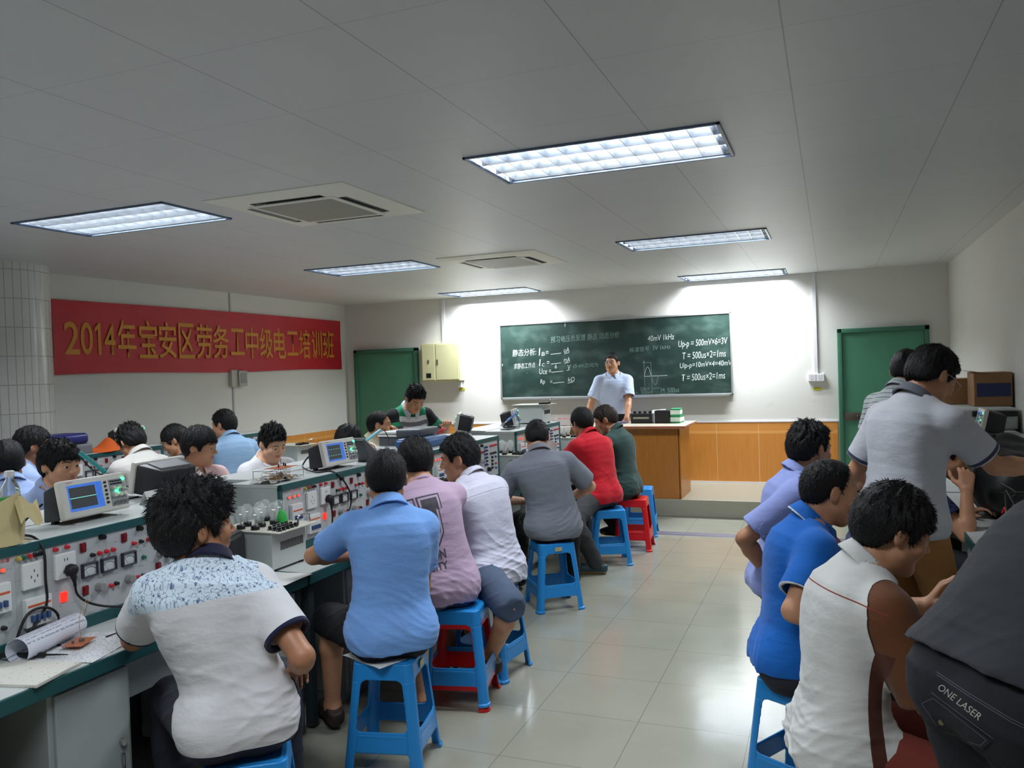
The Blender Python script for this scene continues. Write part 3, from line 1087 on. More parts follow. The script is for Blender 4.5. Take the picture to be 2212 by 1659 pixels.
# ------------------------------------------------------------------ workbenches
TOPW = mat('pale_grey_laminate', (202, 206, 206), 0.38, var=0.03, vscale=12)
TEAL = mat('dark_teal_edge', (34, 84, 86), 0.4)
DESKG = mat('grey_steel_cabinet', (158, 164, 164), 0.45, var=0.04, vscale=8)
DESKD = mat('dark_desk_frame', (46, 56, 60), 0.5)
STEEL = mat('chrome', (190, 190, 192), 0.18, 1.0)
def make_bench(label, x0, x1, y0, y1, h=0.75, face=1, group=None, cab=((.33, .65), (1.30, 1.62))):
    """worktop with a thick edge, cabinets with doors on the side the face points to (+1 = +X)"""
    t = thing('workbench', label, 'workbench', ((x0 + x1) / 2, y0, 0), 0, group)
    hw = (x1 - x0) / 2
    L = y1 - y0
    b = MB(); b.box((-hw + .008, .006, h - .03), (hw - .008, L - .006, h), .003); b.build('worktop', TOPW, t, smooth=0)
    b = MB()
    b.box((hw - .02, 0, h - .052), (hw, L, h - .001), .004); b.box((-hw, 0, h - .052), (-hw + .02, L, h - .001), .004)
    b.box((-hw + .02, 0, h - .052), (hw - .02, .02, h - .001), .004); b.box((-hw + .02, L - .02, h - .052), (hw - .02, L, h - .001), .004)
    b.build('edge_band', TEAL, t, smooth=0)
    b = MB()
    for xx in (-hw + .03, hw - .07):
        for yy in (.02, L - .06):
            b.box((xx, yy, .02), (xx + .04, yy + .04, h - .05))
    b.box((-hw + .05, L * .02, .1), (-.02, L * .98, h - .05)) if face > 0 else b.box((.02, L * .02, .1), (hw - .05, L * .98, h - .05))
    b.build('frame', DESKD, t, smooth=0)
    s = face
    for (ya, yb) in cab:
        ya, yb = min(ya, L - .02), min(yb, L - .005)
        b = MB()
        xa, xb = (.0, hw - .045) if s > 0 else (-hw + .045, 0.)
        b.box((xa, ya, .05), (xb, yb, h - .053), .003)
        b.box((xa + .03, ya + .02, 0.0), (xb - .03, yb - .02, .05))
        c = b.build('cabinet', DESKG, t, smooth=0)
        b = MB()
        xf = s * (hw - .045)
        lo, hi = sorted((xf, xf + s * .014))
        b.box((lo, ya + .018, .075), (hi, yb - .018, h - .07), .003)
        d = b.build('cabinet_door', DESKG, t, smooth=0)
        b = MB()
        b.cyl((xf + s * .012, yb - .055, h - .32), (xf + s * .03, yb - .055, h - .32), .012)
        b.box((min(xf + s * .012, xf + s * .024), yb - .06, h - .42), (max(xf + s * .012, xf + s * .024), yb - .05, h - .36), .002)
        b.build('lock', STEEL, d, smooth=40)
    if len(cab) > 1:
        ya, yb = cab[0][1], cab[1][0]
        lo, hi = sorted((s * (hw - .10), s * (hw - .085)))
        b = MB(); b.box((lo, ya + .003, h - .21), (hi, yb - .003, h - .055)); b.build('apron', DESKG, t, smooth=0)
    return t
BG = 'steel workbenches of the middle row'
bench0 = make_bench('pale-topped steel workbench nearest the viewer, open booklet on it', -3.66, -2.28, 1.48, 3.12, group=BG)
for k, lb in ((1, 'pale-topped steel workbench second in the middle row, behind the man in light blue'), (2, 'pale-topped steel workbench third in the middle row, left of the man in grey'),
              (3, 'pale-topped steel workbench last in the middle row, nearest the platform')):
    copy_tree(bench0, lb, (-2.97, 1.48 + 1.665 * k, 0))
copy_tree(bench0, 'pale-topped steel workbench of the middle row partly outside the left edge of the photo', (-2.97, 1.48 - 1.665, 0))
BG2 = 'steel workbenches along the left wall'
benchL = make_bench('steel workbench by the left wall below the banner, blue box and orange bag above', -6.55, -5.06, 3.90, 5.55, face=1, group=BG2)
copy_tree(benchL, 'steel workbench by the left wall with the grey meter box at its far end', (-5.805, 5.57, 0))
copy_tree(benchL, 'steel workbench by the left wall at far left behind the seated men', (-5.805, 2.23, 0))
BG3 = 'steel workbenches along the right wall'
benchR = make_bench('steel workbench along the right wall under the black bag', 0.62, 1.235, 4.45, 6.10, face=-1, group=BG3)
copy_tree(benchR, 'steel workbench along the right wall under the oscilloscope', (0.9275, 6.12, 0))
copy_tree(benchR, 'steel workbench along the right wall beside the bending man in grey', (0.9275, 2.78, 0))

# ------------------------------------------------------------------ training consoles standing on the benches
CASE = mat('light_grey_enamel', (188, 194, 192), 0.42, var=0.03, vscale=6)
def panel_mat():
    t = NT('printed_grey_panel')
    v, x, y, z = t.coords('Object')
    n = t.noise(v, 40, 2)
    c = t.mix(n, (178, 183, 185), (188, 193, 195))
    # printed module outlines and small captions
    f = t.math('MAXIMUM', t.line(y, 0.126, 0.0016, 0.05), t.math('LESS_THAN', t.math('ABSOLUTE', t.math('SUBTRACT', z, 0.245)), 0.0008))
    c = t.mix(t.math('MULTIPLY', f, 0.45), c, (110, 116, 120))
    cap = t.math('MULTIPLY', t.math('GREATER_THAN', t.noise(v, 300, 1, stretch=(1, 1, .4)), .55), t.math('MULTIPLY', t.line(z, 0.061, 0.006, .012), t.line(y, .063, .030, .01)))
    c = t.mix(t.math('MULTIPLY', cap, 0.6), c, (90, 94, 100))
    t.l(c, t.b.inputs['Base Color'])
    t.b.inputs['Roughness'].default_value = 0.45
    return t.m
PANELM = panel_mat()
WPL = mat('white_socket_plastic', (226, 228, 228), 0.35)
BLACK = mat('black_plastic', (24, 24, 26), 0.4)
DRED = mat('dark_red_switch', (122, 22, 32), 0.35)
LRED = mat('lit_red_switch', (200, 30, 30), 0.3, emit=(255, 40, 24), estr=.8)
LEDR = mat('red_lamp', (230, 60, 40), 0.3, emit=(255, 56, 30), estr=1.1)
JRED = mat('red_jack', (206, 44, 56), 0.4)
JBLU = mat('blue_jack', (44, 70, 140), 0.4)
JYEL = mat('yellow_jack', (200, 176, 90), 0.4)
JGRN = mat('green_jack', (40, 110, 90), 0.4)
KNOBG = mat('grey_knob', (150, 150, 152), 0.4)
METER_F = mat('meter_frame', (52, 54, 66), 0.4)
def meter_face():
    t = NT('meter_dial')
    v, x, y, z = t.coords('Object')
    r_ = t.math('SQRT', t.math('ADD', t.math('MULTIPLY', y, y), t.math('MULTIPLY', t.math('ADD', z, .03), t.math('ADD', z, .03))))
    arc = t.math('LESS_THAN', t.math('ABSOLUTE', t.math('SUBTRACT', r_, .04)), .0012)
    ndl = t.math('MULTIPLY', t.math('LESS_THAN', t.math('ABSOLUTE', t.math('ADD', y, t.math('MULTIPLY', t.math('ADD', z, .03), .55))), .0007), t.math('LESS_THAN', r_, .04))
    c = t.mix(t.math('MAXIMUM', arc, ndl), (206, 212, 212), (60, 62, 66))
    t.l(c, t.b.inputs['Base Color'])
    t.b.inputs['Roughness'].default_value = 0.25
    return t.m
DIAL = meter_face()
CL, CH = 1.26, 0.37
REDPR = mat('red_print', (190, 50, 50), 0.6)
DKPR = mat('dark_print', (60, 60, 70), 0.6)
def make_console(label, loc, group, panel=True, face=1, depth=0.30, z0=0.0):
    """local: front plane x = 0 facing +X, y along the bench, z = 0 on the worktop"""
    t = thing('training_console', label, 'console', loc, 0 if face > 0 else math.pi, group)
    b = MB(); b.box((-depth, .004, .004), (-.012, CL - .004, CH - .018), .003); b.build('casing', CASE, t, smooth=0)
    b = MB(); b.box((-depth, 0, CH - .018), (-.004, CL, CH), .002); b.build('top_board', TOPW, t, smooth=0)
    b = MB()
    b.box((-.014, 0, CH - .034), (.004, CL, CH - .001), .002); b.box((-.014, 0, 0.0), (.004, CL, .045), .002)
    b.box((-.014, 0, 0), (.004, .022, CH - .001), .002); b.box((-.014, CL - .022, 0), (.004, CL, CH - .001), .002)
    b.build('frame', TEAL, t, smooth=0)
    b = MB(); b.box((-.013, .02, .04), (-.003, CL - .02, CH - .03)); b.build('panel', PANELM, t, smooth=0)
    if not panel:
        return t
    X = -.003
    def add(nm, fn, m, y, z, par=t, smooth=35):
        b = MB(); fn(b); o = b.build(nm, m, par, smooth=smooth); o.location = (X, y, z); return o
    def jack(y, z, m): return add('terminal', lambda b: b.lathe([(.0085, 0), (.0085, .008), (.006, .010), (.006, .016), (.003, .016)], n=12, axis='X'), m, y, z)
    def knob(y, z, m=BLACK, r=.011, d=.02): return add('knob', lambda b: (b.lathe([(r * 1.15, 0), (r, d * .4), (r * .9, d), (r * .5, d * 1.05)], n=14, axis='X'), b.box((d, -.001, 0), (d * 1.08, .001, r * .8))), m, y, z)
    def rocker(y, z, m=DRED): return add('rocker_switch', lambda b: (b.box((0, -.013, -.018), (.006, .013, .018), .002), b.box((.004, -.009, -.014), (.011, .009, .014), .002, rot=Matrix.Rotation(R(8), 3, 'Y'))), m, y, z, smooth=0)
    def meter(y, z):
        o = add('meter', lambda b: [b.box(lo, hi, .002) for lo, hi in (((0, -.034, -.027), (.016, .034, -.021)), ((0, -.034, .021), (.016, .034, .027)), ((0, -.034, -.027), (.016, -.028, .027)), ((0, .028, -.027), (.016, .034, .027)))], METER_F, y, z, smooth=0)
        b = MB(); b.box((.002, -.029, -.022), (.008, .029, .022)); b.build('dial', DIAL, o, smooth=0)
    def socket(y, z, holes):
        o = add('wall_socket_plate', lambda b: b.box((0, -.043, -.046), (.016, .043, .046), .004), WPL, y, z, smooth=0)
        b = MB()
        for (dy, dz) in holes: b.box((.0155, dy - .0015, dz - .005), (.0166, dy + .0015, dz + .005))
        b.build('socket_slots', BLACK, o, smooth=0)
    # module one: lamps, header, breaker
    for yy in (.075, .115, .155):
        add('indicator_lamp', lambda b: b.sphere((.006, 0, 0), .0068, 2), LEDR, yy, .295)
        add('lamp_bezel', lambda b: b.lathe([(.010, 0), (.010, .004), (.004, .004)], n=12, axis='X'), KNOBG, yy, .295)
    h1 = place_text('header_lettering', 'Kinge', (X + .0006, .028, .318), (0, 1, 0), (0, 0, 1), .016, DKPR, t, width=.045, shear=.25)
    h2 = place_text('header_lettering', '电工实验装置', (X + .0006, .080, .318), (0, 1, 0), (0, 0, 1), .014, REDPR, t, width=.105)
    o = add('circuit_breaker', lambda b: b.box((0, -.046, -.05), (.022, .046, .05), .003), WPL, .125, .205, smooth=0)
    b = MB(); b.box((.022, -.040, .012), (.0228, .040, .020)); b.build('breaker_stripe', mat('orange_print', (214, 100, 60), .5), o, smooth=0)
    b = MB()
    for k in range(3): b.box((.02, -.03 + k * .022, -.03), (.034, -.018 + k * .022, -.008), .002)
    b.build('breaker_lever', mat('blue_lever', (60, 84, 130), .4), o, smooth=0)
    for k in range(3): jack(.06 + .045 * k, .10, BLACK)
    for yy, m in ((.213, JYEL), (.234, JGRN), (.255, JRED), (.277, BLACK), (.298, BLACK)): jack(yy, .321, m)
    socket(.262, .253, ((0, .016), (-.012, -.004), (.012, -.004), (0, -.02)))
    o = add('circuit_breaker', lambda b: b.box((0, -.05, -.05), (.022, .05, .05), .003), WPL, .272, .125, smooth=0)
    b = MB(); b.box((.022, -.044, .020), (.0228, .044, .028)); b.build('breaker_stripe', mat('orange_print', (214, 100, 60), .5), o, smooth=0)
    b = MB()
    for k in range(4): b.box((.02, -.036 + k * .02, -.03), (.034, -.024 + k * .02, -.008), .002)
    b.build('breaker_lever', mat('blue_lever', (60, 84, 130), .4), o, smooth=0)
    jack(.357, .321, JRED); jack(.405, .321, JRED)
    socket(.389, .257, ((-.006, .022), (.006, .022), (0, -.004), (-.011, -.022), (.011, -.022)))
    rocker(.385, .142, LRED)
    # meters module
    rocker(.474, .304); knob(.558, .327); jack(.513, .267, BLACK)
    for yy in (.545, .577, .608): jack(yy, .267, JRED)
    for yy in (.495, .582, .679): meter(yy, .216)
    rocker(.664, .302); knob(.739, .325); knob(.757, .203, JGRN, .008, .014)
    for yy, m in ((.710, JRED), (.746, BLACK), (.783, JRED)): jack(yy, .27, m)
    rocker(.477, .141); knob(.539, .138, KNOBG, .017, .028); jack(.592, .130, JRED); jack(.617, .132, BLACK)
    knob(.679, .135, KNOBG, .017, .028); jack(.725, .13, JRED); jack(.75, .13, BLACK)
    rocker(.829, .301); knob(.892, .317); jack(.897, .263, JRED); jack(.925, .263, BLACK)
    rocker(.832, .146); knob(.845, .200, KNOBG, .017, .028); knob(.903, .190, KNOBG, .017, .028)
    knob(.88, .11, KNOBG, .014, .02); knob(1.022, .112, BLACK, .017, .026)
    # jack field
    for k in range(6):
        jack(.962, .297 - .0285 * k, JBLU); jack(.995, .297 - .0285 * k, BLACK)
    for k in range(4):
        jack(1.076 + .038 * k, .298, JRED); jack(1.078 + .033 * k, .235, BLACK); knob(1.105, .202 - .0287 * k, BLACK, .009, .014)
    jack(1.177, .20, JBLU); jack(1.177, .146, JRED); jack(1.177, .107, JBLU)
    return t
CG = 'training consoles of the middle row'
XC = -2.63
con0 = make_console('grey training console with meters and sockets nearest the viewer, lit oscilloscope on top', (XC, 1.75, .75), CG)
CONS = [con0]
for k, lb in ((1, 'grey training console with red lamps behind the man in light blue, oscilloscope on top'), (2, 'grey training console third in the row with a blue pouch on top'),
              (3, 'grey training console last in the row, between the men in grey and red')):
    CONS.append(copy_tree(con0, lb, (XC, [0, 3.39, 5.06, 6.72][k], .75)))
backs = []
BGc = 'training consoles turned to the far side of the middle row'
bk = make_console('grey console backing onto the nearest training console, turned away', (-3.25, 1.95 + CL, .75), BGc, panel=False, face=-1, depth=.30)
for k, lb in ((1, 'grey console backing onto the second training console, turned away'), (2, 'grey console backing onto the third training console, turned away'), (3, 'grey console backing onto the last training console, turned away')):
    copy_tree(bk, lb, (-3.25, [0, 3.55, 5.22, 6.80][k] + CL, .75))
LG = 'training consoles along the left wall'
cl1 = copy_tree(con0, 'grey training console by the left wall with an orange bag on top', (-5.42, 4.17, .75), group=LG)
copy_tree(con0, 'grey training console by the left wall behind the man in the blue shirt', (-5.42, 5.69, .75), group=LG)
copy_tree(con0, 'grey training console by the left wall nearest the tiled pillar', (-5.42, 2.65, .75), group=LG)
RG = 'training consoles along the right wall'
cr = make_console('grey training console by the right wall under the oscilloscope and cardboard boxes', (0.90, 6.22 + CL, .75), RG, panel=False, face=-1, depth=.30)

# ------------------------------------------------------------------ oscilloscopes
BEZEL = mat('warm_white_bezel', (214, 212, 204), 0.4)
DKBODY = mat('charcoal_plastic', (34, 34, 38), 0.5, bump=0.1, bscale=120)
GREYF = mat('grey_control_field', (150, 154, 158), 0.45)
LEDG = mat('green_lamp', (60, 255, 150), 0.3, emit=(40, 255, 140), estr=5.0)
VENT = NT('vented_grey_cover')
_v, _x, _y, _z = VENT.coords('Object')
_g = VENT.math('MULTIPLY', VENT.math('LESS_THAN', VENT.math('MODULO', VENT.math('ADD', _x, 10), .010), .005), VENT.math('LESS_THAN', VENT.math('MODULO', VENT.math('ADD', _y, 10), .010), .006))
VENT.l(VENT.mix(_g, (128, 130, 132), (36, 36, 38)), VENT.b.inputs['Base Color'])
def screen_mat(name, pulses):
    t = NT(name)
    v, x, y, z = t.coords('Object')          # y across, z up, centred on the screen
    inside = t.math('MULTIPLY', t.math('LESS_THAN', t.math('ABSOLUTE', t.math('ADD', y, .014)), .060), t.math('LESS_THAN', t.math('ABSOLUTE', z), .041))
    if pulses:
        w = t.math('SINE', t.math('MULTIPLY', y, 2 * math.pi / .022))
        wav = t.math('MULTIPLY', t.math('MULTIPLY', w, 6, None), .012)
        wav = t.math('MAXIMUM', t.math('MINIMUM', wav, .018), -.018)
    else:
        wav = t.math('MULTIPLY', y, 0.0)
    tr = t.math('LESS_THAN', t.math('ABSOLUTE', t.math('SUBTRACT', z, wav)), .0012)
    tr = t.math('MULTIPLY', tr, inside)
    gr = t.math('MAXIMUM', t.line(y, .012, .0006), t.line(z, .0104, .0006))
    c = t.mix(t.noise(v, 90, 2), (44, 88, 176), (70, 120, 206))
    c = t.mix(inside, c, (46, 50, 52))
    c = t.mix(t.math('MULTIPLY', t.math('MULTIPLY', gr, inside), .4), c, (96, 104, 104))
    c = t.mix(tr, c, (130, 230, 220))
    t.l(c, t.b.inputs['Emission Color'])
    t.b.inputs['Emission Strength'].default_value = 0.55
    t.b.inputs['Base Color'].default_value = (.01, .01, .012, 1)
    t.b.inputs['Roughness'].default_value = 0.15
    return t.m
SCR_FLAT, SCR_PULSE = screen_mat('oscilloscope_screen_line', False), screen_mat('oscilloscope_screen_pulses', True)
def make_scope(label, loc, rz, scr, group, tilt=12):
    t = thing('oscilloscope', label, 'oscilloscope', loc, rz, group)
    T = Matrix.Translation((0, 0, .026)) @ Matrix.Rotation(R(-tilt), 4, 'Y')
    W, Hh = .158, .152
    def bld(b, nm, m, par=t, smooth=0):
        b.xform(T); return b.build(nm, m, par, smooth=smooth)
    b = MB(); b.box((-.030, -W, 0), (0, W, Hh), .009, seg=3); bez = bld(b, 'bezel', BEZEL, smooth=40)
    b = MB()
    P = [(-W + .006, .004), (W - .006, .004), (W - .006, Hh - .008), (-W + .006, Hh - .008)]
    Q = [(-W + .02, .010), (W - .02, .010), (W - .045, Hh - .018), (-W + .045, Hh - .018)]
    A = [b.bm.verts.new((-.028, y, z)) for y, z in P]
    B_ = [b.bm.verts.new((-.145, y, z)) for y, z in Q]
    b.bm.faces.new(A[::-1]); b.bm.faces.new(B_)
    for k in range(4): b.bm.faces.new((A[k], A[(k + 1) % 4], B_[(k + 1) % 4], B_[k]))
    bmesh.ops.bevel(b.bm, geom=list(b.bm.edges), offset=.010, segments=3, affect='EDGES', profile=.5)
    bld(b, 'rear_body', DKBODY, smooth=40)
    b = MB(); b.box((-.125, -.095, Hh - .022), (-.035, .095, Hh - .006), .003, rot=Matrix.Rotation(R(-4), 3, 'Y')); bld(b, 'vent_cover', VENT.m)
    # screen: built about its own centre so its picture sits in place
    b = MB(); b.box((-.002, -.080, -.052), (.0012, .080, .052), .001)
    s = b.build('screen', scr, t, smooth=0)
    s.matrix_local = T @ Matrix.Translation((0, -.045, .078))
    b = MB(); b.box((-.001, .068, .018), (.0012, .149, .128), .001); f = bld(b, 'control_field', GREYF)
    b = MB()
    for k in range(6): b.box((0, .045, .034 + .0165 * k), (.005, .056, .043 + .0165 * k), .002)
    for r_ in range(2):
        for k in range(5): b.box((0, .074 + .0125 * k, .106 + .011 * r_), (.005, .083 + .0125 * k, .112 + .011 * r_), .0015)
    bld(b, 'button', BLACK)
    b = MB()
    for (y, z, r_) in ((.085, .092, .008), (.112, .092, .008), (.135, .086, .006), (.085, .062, .010), (.112, .062, .010), (.136, .062, .010)):
        b.cyl((0, y, z), (.014, y, z), r_, r_ * .85, 14)
    bld(b, 'knob', BEZEL, smooth=40)
    b = MB()
    for y in (.085, .112, .137): b.cyl((0, y, .032), (.016, y, .032), .006, n=12)
    bld(b, 'probe_connector', STEEL, smooth=40)
    for (y, z) in ((.140, .124), (.100, .078)):
        b = MB(); b.box((0, y - .007, z - .005), (.005, y + .007, z + .005), .002); bld(b, 'green_lamp', LEDG)
    o = place_text('maker_lettering', 'UNI-T', (.0008, -.125, .137), (0, 1, 0), (0, 0, 1), .007, REDPR, t, width=.03)
    o.matrix_local = T
    for s_ in (-1, 1):
        b = MB(); b.box((-.03, s_ * .10 - .012, -.026), (.0, s_ * .10 + .012, .004), .002, rot=Matrix.Rotation(R(-12), 3, 'Y')); b.build('foot', KNOBG, t, smooth=0)
        b = MB(); b.box((-.135, s_ * .10 - .012, 0.0), (-.115, s_ * .10 + .012, .012), .002); b.build('foot', BLACK, t, smooth=0)
    return t
OG = 'oscilloscopes on the training consoles'
sc0 = make_scope('oscilloscope with a flat trace on blue screen on the nearest console', (-2.745, 2.405, 1.12), 0, SCR_FLAT, OG)
sc1 = make_scope('oscilloscope showing a row of pulses, on the second console behind the man in light blue', (-2.69, 4.07, 1.12), R(-3), SCR_PULSE, OG)
copy_tree(sc1, 'small far oscilloscope with black rear on the last console of the row', (-2.82, 7.30, 1.12), R(14))
copy_tree(sc0, 'oscilloscope by the left wall half hidden behind the man with tousled hair', (-5.60, 5.28, 1.12), R(0))
copy_tree(sc1, 'oscilloscope by the right wall, its lit buttons turned to the aisle', (0.93, 6.40, 1.12), R(178))
copy_tree(sc0, 'oscilloscope seen from its black vented back, beside the nearest oscilloscope', (-3.10, 3.03, 1.12), R(180))
copy_tree(sc1, 'oscilloscope under the hands of the man in the green striped polo', (-3.22, 6.72, 1.12), R(200))

# ------------------------------------------------------------------ lamp load boxes
BULBG = mat('clear_bulb_glass', (235, 240, 240), 0.04, alpha=.24, spec=1.0)
def make_lampbox(label, loc, rz, group, bulbs=True, green=False):
    """local: front +X, y 0..0.29; z = 0 on the bench"""
    t = thing('lamp_box', label, 'lamp box', loc, rz, group)
    b = MB(); b.box((-.36, .01, .012), (-.06, .275, .19), .004); body = b.build('casing', CASE, t, smooth=0)
    b = MB()
    for k in range(22): b.box((-.0605, .075 + k * .0082, .095), (-.0588, .079 + k * .0082, .135))
    b.build('vent_slots', BLACK, body, smooth=0)
    b = MB()
    for (x, y) in ((-.34, .03), (-.08, .03), (-.34, .255), (-.08, .255)): b.cyl((x, y, 0), (x, y, .014), .014)
    b.build('rubber_foot', BLACK, t)
    b = MB(); b.box((-.38, -.005, .19), (.0, .295, .196), .002); b.build('top_plate', mat('beige_top_plate', (206, 204, 190), .4), t, smooth=0)
    b = MB(); b.tube([(-.03, .175, .196), (-.03, .18, .235), (-.03, .20, .243), (-.03, .245, .243), (-.03, .265, .235), (-.03, .27, .196)], .005); b.build('carry_handle', STEEL, t, smooth=60)
    cols = [BLACK, JYEL, JRED, JGRN]
    n = 0
    for i in range(5):
        for j in range(3):
            y, x = .03 + .031 * i + .010 * j, -.03 - .034 * j
            b = MB(); b.lathe([(.013, .196), (.013, .200), (.009, .202), (.0085, .214), (.004, .216)], (x, y, 0), 12); b.build('terminal_post', BLACK, t)
            if (i + j) % 3 == 0:
                b = MB(); b.box((x - .006, y - .014, .1962), (x + .006, y + .014, .1972)); b.build('colour_mark', cols[(i + 2 * j) % 4], t, smooth=0)
    if bulbs:
        for i in range(2):
            for j in range(4):
                x, y = -.175 - .085 * i - .02 * (j % 2), .04 + .07 * j
                b = MB(); b.lathe([(.021, .196), (.021, .212), (.018, .216), (.005, .216)], (x, y, 0), 16); h = b.build('bulb_holder', BLACK, t)
                b = MB()
                b.lathe([(.012, .214), (.0135, .228), (.020, .244), (.0265, .262), (.0275, .276), (.024, .291), (.015, .302), (.004, .3055)], (x, y, 0), 20)
                b.build('glass_bulb', BULBG, h, smooth=70)
                b = MB(); b.cyl((x, y, .216), (x, y, .252), .0035, .002, 8); b.cyl((x - .008, y, .266), (x + .008, y, .266), .0012, n=6); b.build('filament', STEEL, h)
    if green:
        b = MB(); b.lathe([(.030, .196), (.028, .21), (.020, .245), (.012, .256), (.002, .258)], (-.17, .235, 0), 20); g = b.build('green_cap', mat('bright_green_plastic', (46, 176, 72), .4), t)
    return t
LBG = 'lamp load boxes on the workbenches'
lb0 = make_lampbox('grey lamp box with glass bulbs and a green cap before the second console', (-2.40, 3.09, .75), 0, LBG, green=True)
lb1 = make_lampbox('grey lamp box with bulbs between the third and last consoles', (-2.44, 6.36, .75), 0, LBG)
copy_tree(lb1, 'grey lamp box by the chin of the man in the pale dress shirt', (-2.34, 4.69, .75), 0, skip=('bulb_holder',))
copy_tree(lb1, 'grey lamp box with glass bulbs beyond the last console, left of the man in red', (-2.44, 8.03, .75), 0)
copy_tree(lb1, 'grey lamp box standing on top of the last console behind the far oscilloscope', (-2.62, 7.58, 1.12), 0, skip=('bulb_holder',))
copy_tree(lb1, 'grey lamp box at the far end of the left wall benches', (-5.22, 7.12, .75), 0, skip=('bulb_holder',))

# ------------------------------------------------------------------ plugs, leads and tools
def cable(name, label, pts, r, m, cat='cable', group=None):
    b = MB(); b.tube(pts, r, 8, 5); o = b.build(name, m, None, smooth=70)
    return tag(o, label, cat, group)
RUBBER = mat('black_rubber', (22, 22, 24), 0.55)
def scope_cord(scope, pts):
    b = MB(); b.tube(pts, .0048, 8, 5); o = b.build('power_cord', RUBBER, scope, smooth=70)
    o.matrix_parent_inverse = (Matrix.Translation(scope.location) @ scope.rotation_euler.to_matrix().to_4x4()).inverted()
def plug(label, y, z, pts):
    t = thing('power_plug', label, 'plug', (XC + .013, y, z), 0, 'black power plugs in the console sockets')
    b = MB(); b.lathe([(.020, 0), (.023, .006), (.022, .022), (.014, .030), (.004, .032)], n=18, axis='X'); b.tube([(.018, 0, -.012), (.024, 0, -.03), (.022, .004, -.055)], [.012, .010, .006], 10, 0); b.build('plug_body', RUBBER, t, smooth=60)
    b = MB(); b.tube(pts, .0045, 8, 6); b.build('cord', RUBBER, t, smooth=70)
plug('black plug and cord in the white socket of the nearest console', 1.75 + .400, .75 + .238,
     [(.022, .004, -.05), (.024, .01, -.09), (.026, .05, -.13), (.03, .12, -.165), (.06, .20, -.190), (.11, .235, -.226), (.16, .20, -.232), (.18, .10, -.232), (.17, .0, -.232)])
plug('black plug and cord in the white socket of the second console', 3.39 + .400, .75 + .238,
     [(.022, .004, -.05), (.024, .006, -.10), (.026, .0, -.15), (.05, -.02, -.2), (.10, -.04, -.228), (.16, .02, -.232)])
scope_cord(sc0, [(-2.905, 2.28, 1.20), (-2.90, 2.20, 1.15), (-2.80, 2.09, 1.127), (-2.66, 2.05, 1.127), (-2.615, 2.05, 1.08), (-2.612, 2.05, .98), (-2.61, 2.05, .90), (-2.606, 2.02, .855), (-2.60, 1.965, .81), (-2.585, 1.91, .775), (-2.55, 1.86, .757)])
scope_cord(sc0, [(-2.605, 1.92, .79), (-2.602, 1.965, .876), (-2.60, 2.03, .886), (-2.60, 2.08, .85), (-2.60, 2.085, .79), (-2.59, 2.06, .757), (-2.53, 2.03, .756)])
scope_cord(sc1, [(-2.85, 3.95, 1.20), (-2.84, 3.88, 1.15), (-2.72, 3.84, 1.127), (-2.645, 3.88, 1.127), (-2.612, 3.93, 1.08), (-2.610, 4.00, 1.0), (-2.608, 4.01, .93), (-2.606, 3.96, .86), (-2.60, 3.88, .79), (-2.57, 3.84, .757), (-2.5, 3.84, .756)])

PAPER = mat('white_paper', (226, 226, 224), 0.7)
def print_mat(name, base, ink, lines=.012, dens=.52, axis='x'):
    t = NT(name)
    v, x, y, z = t.coords('Object')
    ln = t.line(x if axis == 'x' else y, lines, lines * .32)
    wd = t.math('GREATER_THAN', t.noise(v, 120, 2, stretch=(.6, 1, 1) if axis == 'x' else (1, .6, 1)), dens)
    c = t.mix(t.math('MULTIPLY', t.math('MULTIPLY', ln, wd), .6), base, ink)
    t.l(c, t.b.inputs['Base Color'])
    t.b.inputs['Roughness'].default_value = 0.65
    return t.m
PRINT = print_mat('printed_paper', (222, 224, 228), (60, 70, 110))
# open booklet with a rolled-back cover
t = thing('booklet', 'open printed booklet with its pages rolled back, on the nearest bench', 'booklet', (-2.55, 2.04, .75), R(14))
b = MB(); b.grid(lambda s, q: (-.02 + .26 * s, -.16 + .30 * q, .003 + .003 * math.sin(3 * s + q * 5) + .006 * s * q), 14, 10); b.build('page', PRINT, t, smooth=80, solid=.002)
b = MB(); b.grid(lambda s, q: (-.005 + .043 * math.cos(-math.pi / 2 - s * 5.4) * (1 - .1 * q), -.19 + .30 * q + .12 * 0, .046 + .043 * math.sin(-math.pi / 2 - s * 5.4) * (1 - .1 * q)), 30, 8); b.build('rolled_pages', print_mat('printed_roll', (214, 218, 230), (70, 80, 120), .010, .45, 'x'), t, smooth=80, solid=.0012)
t = thing('notebook', 'closed pale notebook at the bench edge left of the rolled booklet', 'notebook', (-2.41, 1.80, .75), R(12))
b = MB(); b.box((-.13, -.10, 0), (.13, .10, .011), .002); b.build('cover', print_mat('notebook_cover', (216, 214, 206), (120, 120, 130), .03, .62), t, smooth=0)
b = MB(); b.tube([(-2.63, 1.86, .772), (-2.57, 1.885, .769), (-2.47, 1.925, .766)], [.0095, .0085, .0085], 10, 0); b.tube([(-2.47, 1.925, .766), (-2.435, 1.94, .765), (-2.40, 1.953, .764)], [.004, .003, .0015], 8, 0)
o = b.build('test_probe', BLACK, None, smooth=60); tag(o, 'black pen-shaped test probe lying across the booklets', 'probe')
t = thing('circuit_board', 'small copper circuit board lying on the open booklet', 'circuit board', (-2.468, 2.055, .7665), R(20))
b = MB(); b.box((-.035, -.05, 0), (.035, .05, .0018)); b.build('board', mat('copper_board', (190, 112, 76), .4, .1, var=.15, vscale=80), t, smooth=0)
b = MB(); [b.cyl((x, y, .002), (x, y, .012), .0045, n=10) for x, y in ((-.01, -.02), (.005, -.002), (.012, .006))]; b.build('component', mat('component_grey', (110, 104, 104), .4), t)
